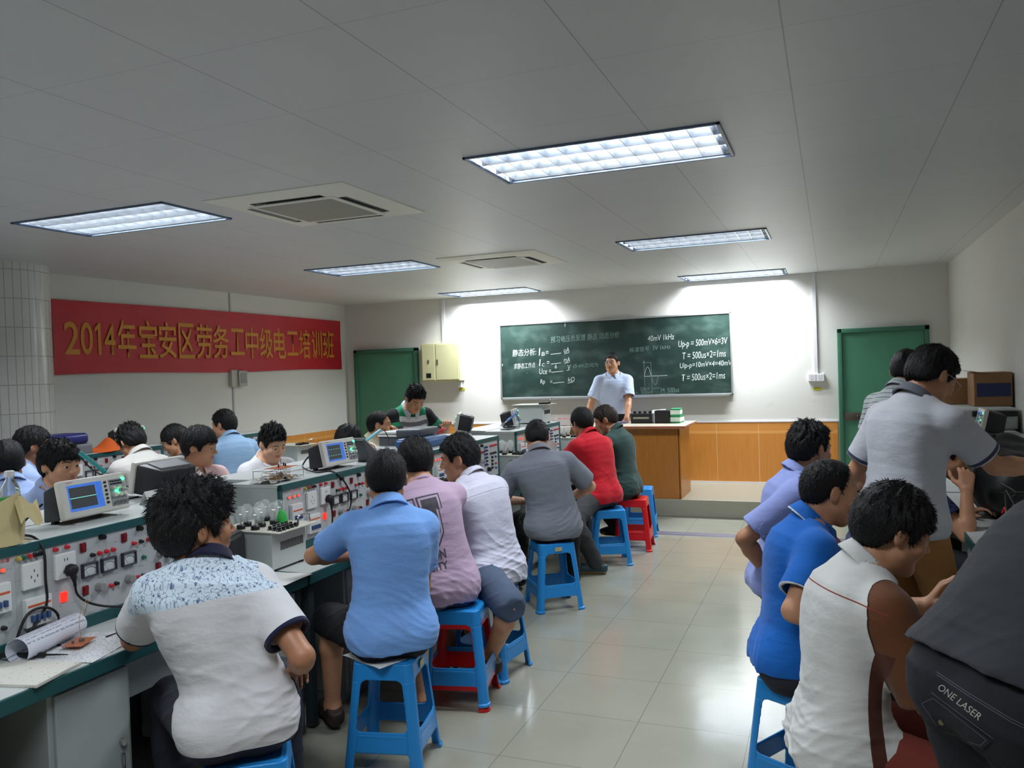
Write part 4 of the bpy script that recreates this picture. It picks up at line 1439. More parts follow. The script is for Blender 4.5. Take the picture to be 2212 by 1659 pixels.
cable('thin_wire', 'thin copper lead rising from the small circuit board', [(-2.46, 2.06, .77), (-2.47, 2.06, .83), (-2.5, 2.10, .875), (-2.54, 2.16, .88), (-2.60, 2.19, .80), (-2.60, 2.2, .765)], .0012, mat('bare_copper', (196, 150, 100), .4, .5), 'wire')
REDW = mat('red_wire', (196, 36, 40), 0.4)
t = thing('test_leads', 'red test leads on the bench near the elbow of the floral yoke shirt', 'test leads', (-2.56, 2.45, .75))
b = MB()
rnd = random.Random(3)
for k in range(7):
    b.tube([(rnd.uniform(-.06, .06), rnd.uniform(-.10, .06), .006 + .01 * rnd.random()) for _ in range(5)], .0026, 6, 5)
b.build('lead', REDW, t, smooth=70)
b = MB()
for k in range(3): b.box((-.05 + .03 * k, -.08, .004), (-.036 + .03 * k, -.04, .014), .003, rot=Matrix.Rotation(.5 * k, 3, 'Z'))
b.build('clip', REDW, t, smooth=0)
t = thing('test_leads', 'red alligator clip leads on the bench left of the man in grey', 'test leads', (-2.42, 5.95, .75))
b = MB()
for k in range(5):
    b.tube([(rnd.uniform(-.03, .03) , -.10 + .05 * k + rnd.uniform(-.02, .02), z) for z in (.006, .03, .05, .03, .006)], .0028, 6, 5)
b.build('lead', REDW, t, smooth=70)
b = MB()
for k in range(4): b.cyl((.03, -.10 + .06 * k, .008), (.075, -.10 + .06 * k, .010), .008, .004, 8)
b.build('clip', REDW, t)

# drink bottle and paper bag at the left edge
t = thing('drink_bottle', 'clear plastic drink bottle with green label and white cap at far left', 'bottle', (-2.86, 2.115, 1.12))
b = MB(); b.lathe([(.030, 0), (.034, .004), (.034, .10), (.031, .105), (.034, .112), (.034, .150), (.030, .172), (.018, .198), (.014, .203), (.014, .216)], n=28)
b.build('bottle_body', mat('clear_plastic', (246, 250, 246), .05, trans=.9, ior=1.15), t, smooth=60)
lab = NT('green_drink_label')
_v, _x, _y, _z = lab.coords('Object')
_n = lab.noise(_v, 22, 3)
lab.l(lab.mix(lab.math('MULTIPLY', lab.math('GREATER_THAN', _n, .52), lab.math('GREATER_THAN', _z, .07)), (40, 140, 60), (206, 222, 200)), lab.b.inputs['Base Color'])
b = MB(); b.lathe([(.0345, .012), (.0348, .014), (.0348, .135), (.0345, .137)], n=28); b.build('label', lab.m, t, smooth=60)
b = MB(); b.lathe([(.0165, .212), (.0168, .214), (.0160, .232), (.013, .234)], n=20); b.build('cap', WPL, t, smooth=40)
KRAFT = mat('kraft_paper', (206, 190, 142), 0.75, bump=.25, bscale=18, var=.08)
t = thing('paper_bag', 'crumpled beige paper bag cut by the left edge of the photo', 'bag', (-2.70, 1.92, 1.12))
b = MB()
b.grid(lambda s, q: ((.075 - .03 * q) * math.cos(2 * math.pi * s) * (1 + .12 * math.sin(5 * s * 6.28)), (.12 - .02 * q) * math.sin(2 * math.pi * s) * (1 + .10 * math.cos(3 * s * 6.28 + 4 * q)), .002 + q * (.15 + .02 * math.sin(12.6 * s))), 28, 10)
b.build('bag_side', KRAFT, t, smooth=25, solid=.001)
b = MB(); b.grid(lambda s, q: (.04 + .07 * s - .02 * q, .06 + .10 * q - .03 * s, .145 - .07 * s + .02 * math.sin(6 * q)), 6, 6); b.build('folded_flap', KRAFT, t, smooth=25, solid=.001)
b = MB(); b.box((-.062, -.10, .0), (.062, .10, .003)); b.build('bag_bottom', KRAFT, t, smooth=0)

# soldering irons
CORK = mat('teal_iron_handle', (60, 160, 164), 0.4)
CYAN = mat('light_blue_iron_handle', (112, 198, 214), 0.4)
IBLUE = mat('blue_iron_handle', (44, 104, 176), 0.4)
def iron(label, base, tip, end, m, stand=True):
    t = thing('soldering_iron', label, 'soldering iron', base, 0, 'soldering irons in their stands')
    tip, end = Vector(tip) - Vector(base), Vector(end) - Vector(base)
    d = end - tip
    b = MB(); b.tube([tip + d * .46, tip + d * .50, tip + d * .56, tip + d * .97, end], [.009, .0115, .010, .011, .007], 12, 0); b.build('handle', m, t, smooth=50)
    b = MB(); b.tube([tip, tip + d * .12, tip + d * .13, tip + d * .47], [.0012, .003, .005, .005], 10, 0); b.build('iron_shaft', STEEL, t, smooth=50)
    b = MB(); b.tube([end, end + d.normalized() * .02, end + d.normalized() * .035 + Vector((0, .02, -.02)), end + Vector((0.02, .07, -.10)), Vector((.06, .12, .004)), Vector((-.02, .2, .004))], .003, 8, 6); b.build('cord', RUBBER, t, smooth=70)
    b = MB(); b.box((-.045, -.07, 0), (.045, .07, .008), .002); b.build('stand_base', BLACK, t, smooth=0)
    h = tip + d * .22
    b = MB(); b.tube([(0, .0, .008), (0, 0, h.z * .5), (h.x, h.y, h.z - .012)], .0025, 6, 0)
    hl = []
    ax = d.normalized(); a1 = ax.cross(Vector((0, 0, 1))).normalized(); a2 = a1.cross(ax)
    for k in range(60):
        a = k * .7
        hl.append(h + ax * (-.03 + .06 * k / 60) + a1 * (.012 * math.cos(a)) + a2 * (.012 * math.sin(a)))
    b.tube(hl, .0012, 5, 0)
    b.build('wire_holder', STEEL, t, smooth=60)
iron('soldering iron with teal handle leaning beside the boy behind the nearest oscilloscope', (-3.12, 2.85, 1.12), (-3.16, 2.93, 1.16), (-3.22, 2.725, 1.355), CORK)
iron('soldering iron with light blue handle behind the second oscilloscope', (-2.86, 4.50, 1.12), (-2.90, 4.47, 1.17), (-2.90, 4.86, 1.285), CYAN)
iron('soldering iron with deep blue handle on the last console', (-2.79, 6.93, 1.12), (-2.80, 6.75, 1.155), (-2.80, 7.15, 1.245), IBLUE)

# meters, pouch and other items on the consoles
DGREY = mat('dark_grey_plastic', (74, 78, 84), 0.45)
t = thing('multimeter', 'dark grey instrument leaning back on its stand beside the second oscilloscope', 'multimeter', (-2.74, 4.40, 1.12), R(0))
b = MB(); b.prism([(-.11, .145), (-.095, .155), (.10, .03), (.10, 0), (-.02, 0)], 0, -.05, .05, .004); b.build('casing', DGREY, t, smooth=0)
b = MB(); b.prism([(-.10, .156), (-.085, .158), (.09, .045), (.075, .042)], 0, -.045, .045); b.build('face', KNOBG, t, smooth=0)
b = MB(); b.tube([(0, -.02, .12), (.03, .04, .10), (.03, .09, .05), (.03, .14, .02), (.0, .2, .006)], .003, 6, 6); b.build('lead', REDW, t, smooth=60)
t = thing('pouch', 'blue zipped pouch on the third console behind the man in lilac', 'pouch', (-2.86, 5.36, 1.12), R(3))
BLUEP = mat('blue_nylon', (38, 86, 140), 0.35, bump=.25, bscale=24)
b = MB(); b.box((-.10, -.24, 0), (.13, .24, .075), .03, seg=4); b.build('pouch_body', BLUEP, t, smooth=60)
b = MB(); b.box((.06, -.23, .068), (.07, .23, .077), .002); b.build('zip', BLACK, t, smooth=0)
t = thing('instrument_case', 'flat dark grey instrument case on the blue pouch', 'instrument', (-2.95, 5.46, 1.196), R(4))
b = MB(); b.box((-.09, -.17, 0), (.11, .19, .055), .012, seg=3); b.build('casing', DGREY, t, smooth=40)
t = thing('paper_stack', 'stack of white papers beside the dark instrument case', 'papers', (-3.10, 5.55, 1.12), R(-6))
b = MB()
for k in range(6): b.box((-.13 + .004 * (k % 3), -.18 + .006 * ((k * 5) % 4), .072 + .006 * k), (.12, .22, .077 + .006 * k))
b.build('sheet', PAPER, t, smooth=0)
b = MB(); b.box((-.12, -.17, 0), (.11, .2, .072), .004); b.build('box_file', DGREY, t, smooth=0)
t = thing('test_leads', 'red test leads heaped before the man in the green striped polo', 'test leads', (-3.05, 6.05, 1.12))
b = MB()
for k in range(8): b.tube([(rnd.uniform(-.05, .05), rnd.uniform(-.09, .09), .01 + rnd.uniform(0, .07)) for _ in range(5)], .003, 6, 5)
b.build('lead', REDW, t, smooth=70)
t = thing('breadboard_kit', 'wire frame holding small circuit boards and crumpled plastic on the second console', 'circuit kit', (-2.76, 3.56, 1.12), R(5))
b = MB()
for z in (.012, .062): b.tube([(-.07, -.13, z), (.07, -.13, z), (.07, .13, z), (-.07, .13, z)], .0018, 6, 0, closed=True)
for x in (-.07, .07):
    for y in (-.13, .13): b.tube([(x, y, 0), (x, y, .066)], .0018, 6, 0)
b.build('wire_frame', STEEL, t, smooth=0)
b = MB(); b.box((-.05, -.06, .066), (.05, .10, .068)); b.build('circuit_board', mat('copper_board', (190, 112, 76)), t, smooth=0)
b = MB(); [b.cyl((x, y, .068), (x, y, .085), .004, n=8) for x, y in ((0, 0), (.01, .05), (-.02, .08))]; b.build('component', BLACK, t)
b = MB()
for k in range(9): b.tube([(rnd.uniform(-.05, .05), rnd.uniform(-.1, .12), rnd.uniform(.01, .06)) for _ in range(4)], .0012, 5, 4)
b.build('wire', mat('mixed_wire', (170, 140, 100), .5), t, smooth=60)
b = MB()
b.grid(lambda s, q: (-.07 + .15 * s, -.17 + .24 * q, .004 + .03 * abs(math.sin(7 * s + 9 * q)) * abs(math.sin(5 * q + 3 * s * s))), 16, 16)
b.build('plastic_film', mat('crumpled_clear_film', (236, 236, 232), .12, trans=.6, ior=1.1), t, smooth=20, solid=.0006)
b = MB(); b.box((-.03, -.05, .002), (.04, .06, .02), .004); b.build('brown_block', mat('brown_board', (170, 130, 76), .5), t, smooth=0)
t = thing('card', 'folded white card standing on the nearest console', 'card', (-2.86, 2.84, 1.12), R(2))
b = MB(); b.prism([(0, .058), (.030, 0), (.032, 0), (.001, .060), (-.03, 0), (-.032, 0)], 1, -.10, .12); b.build('folded_sheet', PAPER, t, smooth=0)
t = thing('plastic_bag', 'crumpled clear plastic bag behind the head of the man in floral yoke shirt', 'bag', (-3.02, 3.36, 1.12))
t.location = (-3.0, 3.16, 1.12)
b = MB()
b.grid(lambda s, q: ((.09 * math.sin(math.pi * q) * (1 + .2 * math.sin(14 * s + 5 * q)) + .004) * math.cos(6.2832 * s), (.08 * math.sin(math.pi * q) * (1 + .2 * math.cos(11 * s - 6 * q)) + .004) * math.sin(6.2832 * s), .058 - .055 * math.cos(math.pi * q) * (1 + .08 * math.sin(9 * s))), 26, 16)
b.build('film', mat('clear_film', (244, 244, 244), .08, trans=.85, ior=1.08), t, smooth=20)
bb = t
t = thing('carry_case', 'black padded case standing on the bench beside the lamp box with green cap', 'case', (-2.60, 2.965, .75), R(20))
b = MB(); b.box((-.05, -.13, 0), (.05, .11, .21), .03, seg=4); b.build('case_body', mat('black_leatherette', (26, 26, 30), .38, bump=.15, bscale=90), t, smooth=60)
b = MB(); b.tube([(.03, -.12, .19), (.035, -.06, .208), (.035, .05, .208), (.03, .10, .19)], .006, 8, 4); b.build('rim', DGREY, t, smooth=60)
t = thing('instrument_stand', 'dark grey tilted meter on its foot on the bench left of the man in grey', 'multimeter', (-2.44, 6.16, .75), R(25))
b = MB(); b.box((-.03, -.07, -.022), (.03, .07, .022), .006, rot=Matrix.Rotation(R(35), 3, 'X')); b.xform(Matrix.Translation((0, 0, .125))); b.build('meter_body', DGREY, t, smooth=0)
b = MB(); b.prism([(-.06, 0), (.05, 0), (.01, .11), (-.02, .11)], 0, -.02, .02); b.build('foot', BLACK, t, smooth=0)
o = cable('papers', 'x', [(0, 0, 0), (0, 0, .1)], .001, PAPER); bpy.data.objects.remove(o)
b = MB(); b.grid(lambda s, q: (-2.50 + .24 * s, 2.93 + .20 * q, .7525 + .002 * math.sin(6 * s + 3 * q)), 8, 8); o = b.build('paper_sheet', PAPER, None, smooth=80, solid=.001)
tag(o, 'white sheet at the bench corner under the elbow of the man in light blue', 'paper')
b = MB(); b.grid(lambda s, q: (-2.47 + .20 * s, 5.62 + .30 * q, .7525 + .002 * math.sin(6 * s + 3 * q)), 8, 8); o = b.build('paper_sheet', PAPER, None, smooth=80, solid=.001)
tag(o, 'white sheet on the bench in front of the man in grey', 'paper')

# things on the left-wall consoles
t = thing('storage_box', 'dark blue lidded box on a grey case by the left wall', 'box', (-5.60, 4.50, 1.20))
b = MB(); b.box((-.14, -.24, 0), (.12, .24, .085), .03, seg=4); b.build('lid', mat('navy_plastic', (38, 42, 110), .35), t, smooth=60)
t = thing('instrument_case', 'grey case under the dark blue box by the left wall', 'instrument', (-5.60, 4.49, 1.12))
b = MB(); b.box((-.15, -.27, 0), (.13, .27, .08), .015, seg=3); b.build('casing', mat('mid_grey_plastic', (112, 114, 120), .45), t, smooth=50)
t = thing('shopping_bag', 'flat orange cloth bag lying on the console by the left wall', 'bag', (-5.54, 4.98, 1.12))
ORG = mat('orange_cloth', (222, 98, 34), 0.7, bump=.2, bscale=40)
b = MB()
b.grid(lambda s, q: (-.14 + .26 * s + .02 * math.sin(7 * q), -.22 + .46 * q, .003 + math.sin(math.pi * s) * (.04 * max(0, math.sin(math.pi * q)) ** .5 + .06 * max(0, 1 - abs(q - .45) * 4.5)) + .008 * math.sin(11 * q + 4 * s) * math.sin(math.pi * s)), 20, 24)
b.build('bag_cloth', ORG, t, smooth=40, solid=.003)
b = MB(); b.tube([(0, .12, .05), (.03, .16, .10), (0.02, .22, .10), (0, .24, .02)], .005, 6, 6); b.build('bag_strap', ORG, t, smooth=60)
b = MB(); b.cyl((-5.9, 6.9, .75), (-5.93, 6.86, 1.25), .018, .012, 10); b.cyl((-5.9, 6.9, .75), (-5.9, 6.9, .756), .05, n=16)
o = b.build('chair_leg', mat('brown_wood', (120, 70, 50), .5)); o.name = 'wooden_stick'; o.data.name = 'wooden_stick'; tag(o, 'brown wooden stick standing behind the young man in the white T-shirt', 'stick')

# right wall side
CARD = mat('brown_cardboard', (150, 112, 78), 0.75, bump=.1, bscale=50, var=.08)
def cardboard(label, loc, sx, sy, sz, band):
    t = thing('cardboard_box', label, 'box', loc, 0, 'cardboard boxes by the right wall')
    b = MB(); b.box((-sx / 2, -sy / 2, 0), (sx / 2, sy / 2, sz), .004); b.build('carton', CARD, t, smooth=0)
    if band:
        b = MB(); b.box((-sx / 2 + .02, -sy / 2 - .001, sz * .28), (sx / 2 - .01, -sy / 2 + .001, sz * .68)); b.build('blue_panel', mat('blue_print', (50, 60, 100), .6), t, smooth=0)
    b = MB(); b.box((-sx / 2 - .03, -sy / 2, sz), (-sx / 2 + .10, sy / 2, sz + .004), rot=Matrix.Rotation(R(10), 3, 'Y')); b.build('flap', CARD, t, smooth=0)
t = thing('equipment_case', 'long pale grey instrument case under the cardboard boxes by the right wall', 'instrument', (1.06, 7.06, 1.12))
b = MB(); b.box((-.19, -.40, 0), (.17, .40, .16), .02, seg=3); b.build('casing', CASE, t, smooth=40)
b = MB(); b.box((-.12, -.42, .10), (.165, -.40, .14), .004); b.build('end_cap', DKBODY, t, smooth=0)
cardboard('brown cardboard carton with a blue printed panel by the right wall', (1.11, 7.02, 1.282), .25, .3, .25, True)
cardboard('brown carton half hidden behind the head of the man in glasses', (0.93, 7.34, 1.282), .22, .3, .20, False)
t = thing('bag', 'black bag lying on the bench by the right wall under the oscilloscope', 'bag', (.93, 5.35, .75))
def bagshape():
    g = Grid((-.30, -.52, -.01), (.32, .56, .52), .016)
    g.ell((0, 0, .17), (.22, .42, .19), k=.0)
    g.ell((.02, .18, .30), (.18, .26, .14), k=.10)
    g.ell((-.05, -.22, .22), (.16, .2, .17), k=.08)
    g.all(lambda x, y, z: .010 * np.sin(23 * x + 11 * y) * np.sin(17 * y + 19 * z) + .006 * np.sin(41 * y + 13 * z), 'plus')
    g.half((0, 0, .0), (0, 0, -1))
    return g.skin()
V, F = bagshape()
V[:, 0] = np.minimum(V[:, 0], .295)
np_mesh('bag_body', V, F, mat('black_nylon', (20, 20, 22), .55, bump=.3, bscale=60), t)
b = MB(); b.tube([(-.2, -.35, .12), (-.26, -.3, .3), (-.18, -.1, .42), (-.05, .1, .44)], .012, 8, 5); b.build('strap', RUBBER, t, smooth=60)
t = thing('test_leads', 'tangle of red and white leads on the right wall bench at the photo edge', 'test leads', (.86, 4.50, .75))
b = MB()
for k in range(6): b.tube([(rnd.uniform(-.1, .1), rnd.uniform(-.14, .14), .01 + rnd.uniform(0, .16)) for _ in range(5)], .004, 6, 5)
b.build('lead', REDW, t, smooth=70)
b = MB(); b.box((-.08, -.10, 0), (.10, .12, .10), .01); b.build('white_box', WPL, t, smooth=0)
b = MB()
for k in range(4): b.tube([(rnd.uniform(-.1, .1), rnd.uniform(-.14, .14), .10 + rnd.uniform(0, .2)) for _ in range(5)], .004, 6, 5)
b.build('black_lead', RUBBER, t, smooth=70)

# ------------------------------------------------------------------ teacher's desk on the platform
def veneer(name, a, c, sc=1.0):
    t = NT(name)
    v, x, y, z = t.coords('Object')
    n = t.noise(v, 4.0 * sc, 7, stretch=(10, 10, .9))
    t.l(t.mix(n, a, c), t.b.inputs['Base Color'])
    t.b.inputs['Roughness'].default_value = 0.32
    return t.m
VEN = veneer('orange_brown_veneer', (150, 92, 34), (186, 122, 50))
t = thing('teacher_desk', 'orange-brown wooden lectern desk with a pale top on the platform', 'desk', (-2.52, 8.92, .19))
b = MB(); b.box((-.95, .0, .0), (.95, .02, .78), .002); b.build('front_panel', VEN, t, smooth=0)
for s_ in (-1, 1):
    b = MB(); b.box((s_ * .95 - .011, .0, .0), (s_ * .95 + .011, .62, .78), .002); b.build('side_panel', VEN, t, smooth=0)
b = MB(); b.box((-1.0, -.09, .78), (1.03, .72, .812), .006); b.build('desktop', mat('pale_desk_top', (204, 196, 178), .3), t, smooth=0)
b = MB(); b.box((-1.003, -.094, .784), (1.034, -.086, .808), .002); b.box((1.026, -.09, .784), (1.034, .72, .808), .002); b.build('edge_strip', veneer('reddish_edge', (150, 84, 60), (170, 100, 70)), t, smooth=0)
TD = .19 + .812
def battery(label, x, y, w, d, h, knobs):
    t = thing('black_device', label, 'device', (x, y, TD), 0, 'black devices on the teacher desk')
    b = MB(); b.box((-w / 2, -d / 2, 0), (w / 2, d / 2, h), .006); b.build('casing', BLACK, t, smooth=0)
    if knobs:
        b = MB()
        for k in range(4): b.cyl((-w / 2 + .035 + k * (w - .07) / 3, 0, h), (-w / 2 + .035 + k * (w - .07) / 3, 0, h + .028), .018, .015, 12)
        b.build('knob', BLACK, t)
        b = MB(); b.box((-w / 2 + .03, -d / 2 - .001, h * .48), (w / 2 - .035, -d / 2 + .001, h * .66)); b.build('white_label', mat('dull_label', (150, 150, 136), .6), t, smooth=0)
battery('long black device with four round knobs on the teacher desk', -2.055, 9.32, .25, .14, .11, True)
battery('plain black device in the middle of the teacher desk items', -1.815, 9.32, .17, .16, .145, False)
GB = NT('green_white_carton')
_v, _x, _y, _z = GB.coords('Object')
GB.l(GB.mix(GB.math('MULTIPLY', GB.math('GREATER_THAN', _z, .018), GB.math('LESS_THAN', _z, .066)), (40, 140, 92), (214, 226, 218)), GB.b.inputs['Base Color'])
for k, lb in ((0, 'green and white small carton, lower one on the teacher desk'), (1, 'green and white small carton stacked on another on the teacher desk')):
    b = MB(); b.box((-.055, -.10, 0), (.055, .10, .082), .002); o = b.build('small_carton', GB.m, None, smooth=0); o.location = (-1.655 + (-.008 if k else 0), 9.34 - .01 * k, TD + .0825 * k); o.rotation_euler = (0, 0, R(-4 + 6 * k)); tag(o, lb, 'box', 'green and white cartons')
b = MB(); b.grid(lambda s, q: (-1.99 + .16 * s, 9.46 + .12 * q, TD + .002 + .13 * q + .012 * s * q), 4, 4); o = b.build('paper_sheet', PAPER, None, smooth=80, solid=.004); tag(o, 'white papers propped behind the black devices on the teacher desk', 'paper')
b = MB(); b.box((-2.42, 9.25, TD), (-2.24, 9.45, TD + .014), .003); o = b.build('notebook', mat('purple_cover', (90, 76, 110), .5), None, smooth=0); tag(o, 'dark book lying on the teacher desk beside the hand of the teacher', 'book')
b = MB(); b.cyl((-2.74, 8.90, TD), (-2.74, 8.90, TD + .09), .03, n=16); b.cyl((-2.74, 8.90, TD + .09), (-2.74, 8.90, TD + .11), .012, n=10); o = b.build('small_bottle', KNOBG, None); tag(o, 'small grey bottle at the left end of the teacher desk', 'bottle')
t = thing('plastic_tray', 'red and clear tray of leads at the left end of the teacher desk', 'tray', (-2.90, 9.0, TD))
b = MB(); b.box((-.12, -.08, 0), (.10, .08, .006)); [b.box(lo, hi) for lo, hi in (((-.12, -.08, 0), (.10, -.075, .08)), ((-.12, .075, 0), (.10, .08, .08)), ((-.12, -.08, 0), (-.115, .08, .08)), ((.095, -.08, 0), (.10, .08, .08)))]
b.build('tray', mat('clear_tray', (220, 210, 210), .2), t, smooth=0)
b = MB()
for k in range(6): b.tube([(rnd.uniform(-.1, .08), rnd.uniform(-.06, .06), .01 + rnd.uniform(0, .08)) for _ in range(4)], .004, 6, 4)
b.build('lead', REDW, t, smooth=70)
t = thing('open_book', 'white open sheets held up beside the man in the red shirt', 'papers', (-2.42, 6.95, .75), R(25))
b = MB(); b.grid(lambda s, q: (-.10 + .19 * s, .05 * math.sin(2.2 * s) - .02 * q, .0 + (.27 - .05 * abs(s - .5)) * q), 10, 6); b.build('sheet', PAPER, t, smooth=80, solid=.0015)

# ------------------------------------------------------------------ people
def _n(v):
    v = np.asarray(v, float)
    return v / (np.linalg.norm(v) + 1e-9)

HAIRLINES = {
    'short': [(-.115, -.050), (-.07, -.058), (-.045, -.045), (-.022, -.010), (-.008, .022), (.012, .024), (.024, -.010), (.036, -.008), (.046, .040), (.064, .066), (.10, .074)],
    'fringe': [(-.115, -.064), (-.07, -.070), (-.045, -.055), (-.022, -.012), (-.008, .014), (.012, .014), (.024, -.022), (.036, -.016), (.05, .026), (.075, .044), (.10, .046)],
    'bald': [(-.115, -.050), (-.07, -.056), (-.045, -.045), (-.022, -.010), (-.008, .022), (.006, .024), (.014, .010), (.022, .045), (.030, .085), (.040, .125), (.10, .14)],
    'receding': [(-.115, -.050), (-.07, -.058), (-.045, -.045), (-.022, -.010), (-.008, .022), (.012, .024), (.024, -.008), (.034, .0), (.042, .055), (.058, .088), (.10, .10)],
}

def ik(S, W, la, lb, pole):
    S, W = np.asarray(S, float), np.asarray(W, float)
    d = W - S
    L = np.linalg.norm(d)
    mx = (la + lb) * .995
    if L > mx:
        W = S + d / L * mx
        d = W - S
        L = mx
    u = d / L
    a = (la * la - lb * lb + L * L) / (2 * L)
    h = math.sqrt(max(la * la - a * a, 1e-6))
    p = np.asarray(pole, float) - u * (np.asarray(pole, float) @ u)
    return S + u * a + _n(p) * h, W

def solve_person(sp):
    """skeleton in the person's own frame: x right, y forward, z up, origin on the floor below the hips"""
    k = sp.get('size', 1.0)
    face = sp['face']
    rz = R(face - 90)
    root = np.array([sp['pos'][0], sp['pos'][1], sp.get('base', 0.0)])
    cz, sz = math.cos(-rz), math.sin(-rz)
    def loc(p):
        q = np.asarray(p, float) - root
        return np.array([cz * q[0] - sz * q[1], sz * q[0] + cz * q[1], q[2]])
    J = {'rz': rz, 'root': root, 'k': k}
    hz = sp.get('hip', 0.555)
    P0 = np.array([0, 0, hz])
    Ls = 0.50 * k
    a0, a1 = sp.get('lean', (10, 25))
    b1 = sp.get('side', 0)
    tw = sp.get('twist', 0)
    N = 15
    S = np.linspace(-.18, 1.06, N)
    def ang(s):
        q = min(max(s, 0), 1)
        q = q * q * (3 - 2 * q) * .5 + q * .5
        return R(a0 + (a1 - a0) * q), R(b1 * (3.2 * q * (1 - q) + sp.get('sidetop', .25) * q)), R(tw * q)
    def tan(s):
        a, b, _ = ang(s)
        return np.array([math.sin(b), math.sin(a) * math.cos(b), math.cos(a) * math.cos(b)])
    C = np.zeros((N, 3))
    fine = {}
    for i, s in enumerate(S):
        n = max(2, int(abs(s) * 40))
        p = P0.copy()
        for j in range(n):
            p = p + tan(s * (j + .5) / n) * Ls * s / n
        C[i] = p
    T = np.array([tan(s) for s in S])
    Rv = np.zeros((N, 3)); Fv = np.zeros((N, 3))
    for i, s in enumerate(S):
        t_ = ang(s)[2]
        r = np.array([math.cos(t_), math.sin(t_), 0])
        r = _n(r - T[i] * (r @ T[i]))
        Rv[i], Fv[i] = r, np.cross(T[i], r)
    J.update(S=S, C=C, T=T, Rv=Rv, Fv=Fv, Ls=Ls)
    def at(s):
        return (np.array([np.interp(s, S, C[:, q]) for q in range(3)]), _n([np.interp(s, S, T[:, q]) for q in range(3)]),
                _n([np.interp(s, S, Rv[:, q]) for q in range(3)]), _n([np.interp(s, S, Fv[:, q]) for q in range(3)]))
    J['at'] = at
    # neck and head
    c7, t7, r7, f7 = at(1.0)
    hy = R(sp.get('hface', face) - face + 90)
    hp, hr = R(sp.get('hpitch', 10)), R(sp.get('hroll', 0))
    hf = np.array([math.cos(hy) * math.cos(hp), math.sin(hy) * math.cos(hp), -math.sin(hp)])
    hrt = np.array([math.sin(hy), -math.cos(hy), 0])
    hu = np.cross(hrt, hf)
    hrt, hu = math.cos(hr) * hrt - math.sin(hr) * hu, math.cos(hr) * hu + math.sin(hr) * hrt
    hk = sp.get('head', 1.04) * k
    nd = _n(.55 * t7 + .45 * hu + .12 * f7)
    nt = c7 + nd * .094 * k + np.array(sp.get('hoff', (0, 0, 0)))
    hc = nt + hu * .050 * hk + hf * .022 * hk
    J.update(c7=c7, nt=nt, hc=hc, H=np.stack([hrt, hf, hu], 1), hk=hk, nd=nd)
    # arms
    cs, ts, rs, fs = at(.845)
    sh = sp.get('shrug', (0, 0))
    for side, q in (('L', -1), ('R', 1)):
        arm = sp.get(side, {})
        Sx = cs + rs * q * .170 * k * sp.get('broad', 1.0) + fs * arm.get('fwd', .012) + ts * arm.get('up', 0.0)
        if 'w' in arm:
            W = loc(arm['w'])
        else:
            W = np.array(arm.get('l', (q * .15, .40, .80)), float)
        pole = np.array(arm.get('pole', (q * .8, -.5, -.8)), float)
        if 'e' in arm:
            E = Sx + _n(loc(arm['e']) - Sx) * min(max(np.linalg.norm(loc(arm['e']) - Sx), .25 * k), .315 * k)
            W = E + _n(W - E) * .245 * k
        else:
            E, W = ik(Sx, W, .285 * k, .245 * k, pole)
        d = _n(W - E)
        if 'dir' in arm:
            d = _n(d * .3 + _n(arm['dir']) * .9)
        n = np.asarray(arm.get('palm', (0, 0, -1)), float)
        n = n - d * (n @ d)
        if np.linalg.norm(n) < .1:
            n = np.array([-q, .2, 0.]) - d * (np.array([-q, .2, 0.]) @ d)
        n = _n(n)
        th = np.cross(d, n) * q
        J[side] = dict(S=Sx, E=E, W=W, d=d, n=n, s=th, curl=arm.get('curl', 28))
    # legs
    ph, tp, rp, fp = at(0.0)
    for side, q in (('l', -1), ('r', 1)):
        leg = sp.get('leg' + side, {})
        Hj = P0 + rp * q * .088 * k - np.array([0, 0, .01])
        if sp.get('stand'):
            A = np.array(leg.get('foot', (q * .11, -.02 + .04 * q, .085)), float)
            K, A = ik(Hj, A, .42 * k, .41 * k, (0, 1, 0.05))
        else:
            spl = R(leg.get('splay', 14)) * q
            K = Hj + .43 * k * _n((math.sin(spl), math.cos(spl), leg.get('drop', -.10)))
            A = np.array([K[0] + leg.get('fx', .0), K[1] + leg.get('fy', -.05), .088])
            if 'k' in leg:
                K = Hj + .43 * k * _n(loc(leg['k']) - Hj)
            if 'a' in leg:
                A = loc(leg['a'])
            v = A - K
            L = np.linalg.norm(v)
            if L > .42 * k:
                A = K + v / L * .42 * k
                A[2] = max(A[2], .075)
        fd = np.array([math.sin(R(leg.get('toe', 8)) * q), math.cos(R(leg.get('toe', 8)) * q), 0])
        if 'f' in leg:
            fd = _n(np.append((loc(np.array([leg['f'][0], leg['f'][1], 0]) + root))[:2], 0))
        J[side] = dict(H=Hj, K=K, A=A, f=fd)
    return J

TORSO = np.array([   # s, half width, front depth, back depth
    (-.18, .125, .080, .085), (-.10, .158, .100, .108), (0.0, .170, .112, .118), (.14, .162, .108, .106), (.28, .148, .105, .092), (.42, .144, .106, .092),
    (.56, .152, .112, .104), (.70, .164, .118, .114), (.78, .168, .114, .117), (.86, .154, .102, .112), (.93, .120, .084, .098), (1.0, .080, .064, .078), (1.06, .064, .056, .060)])

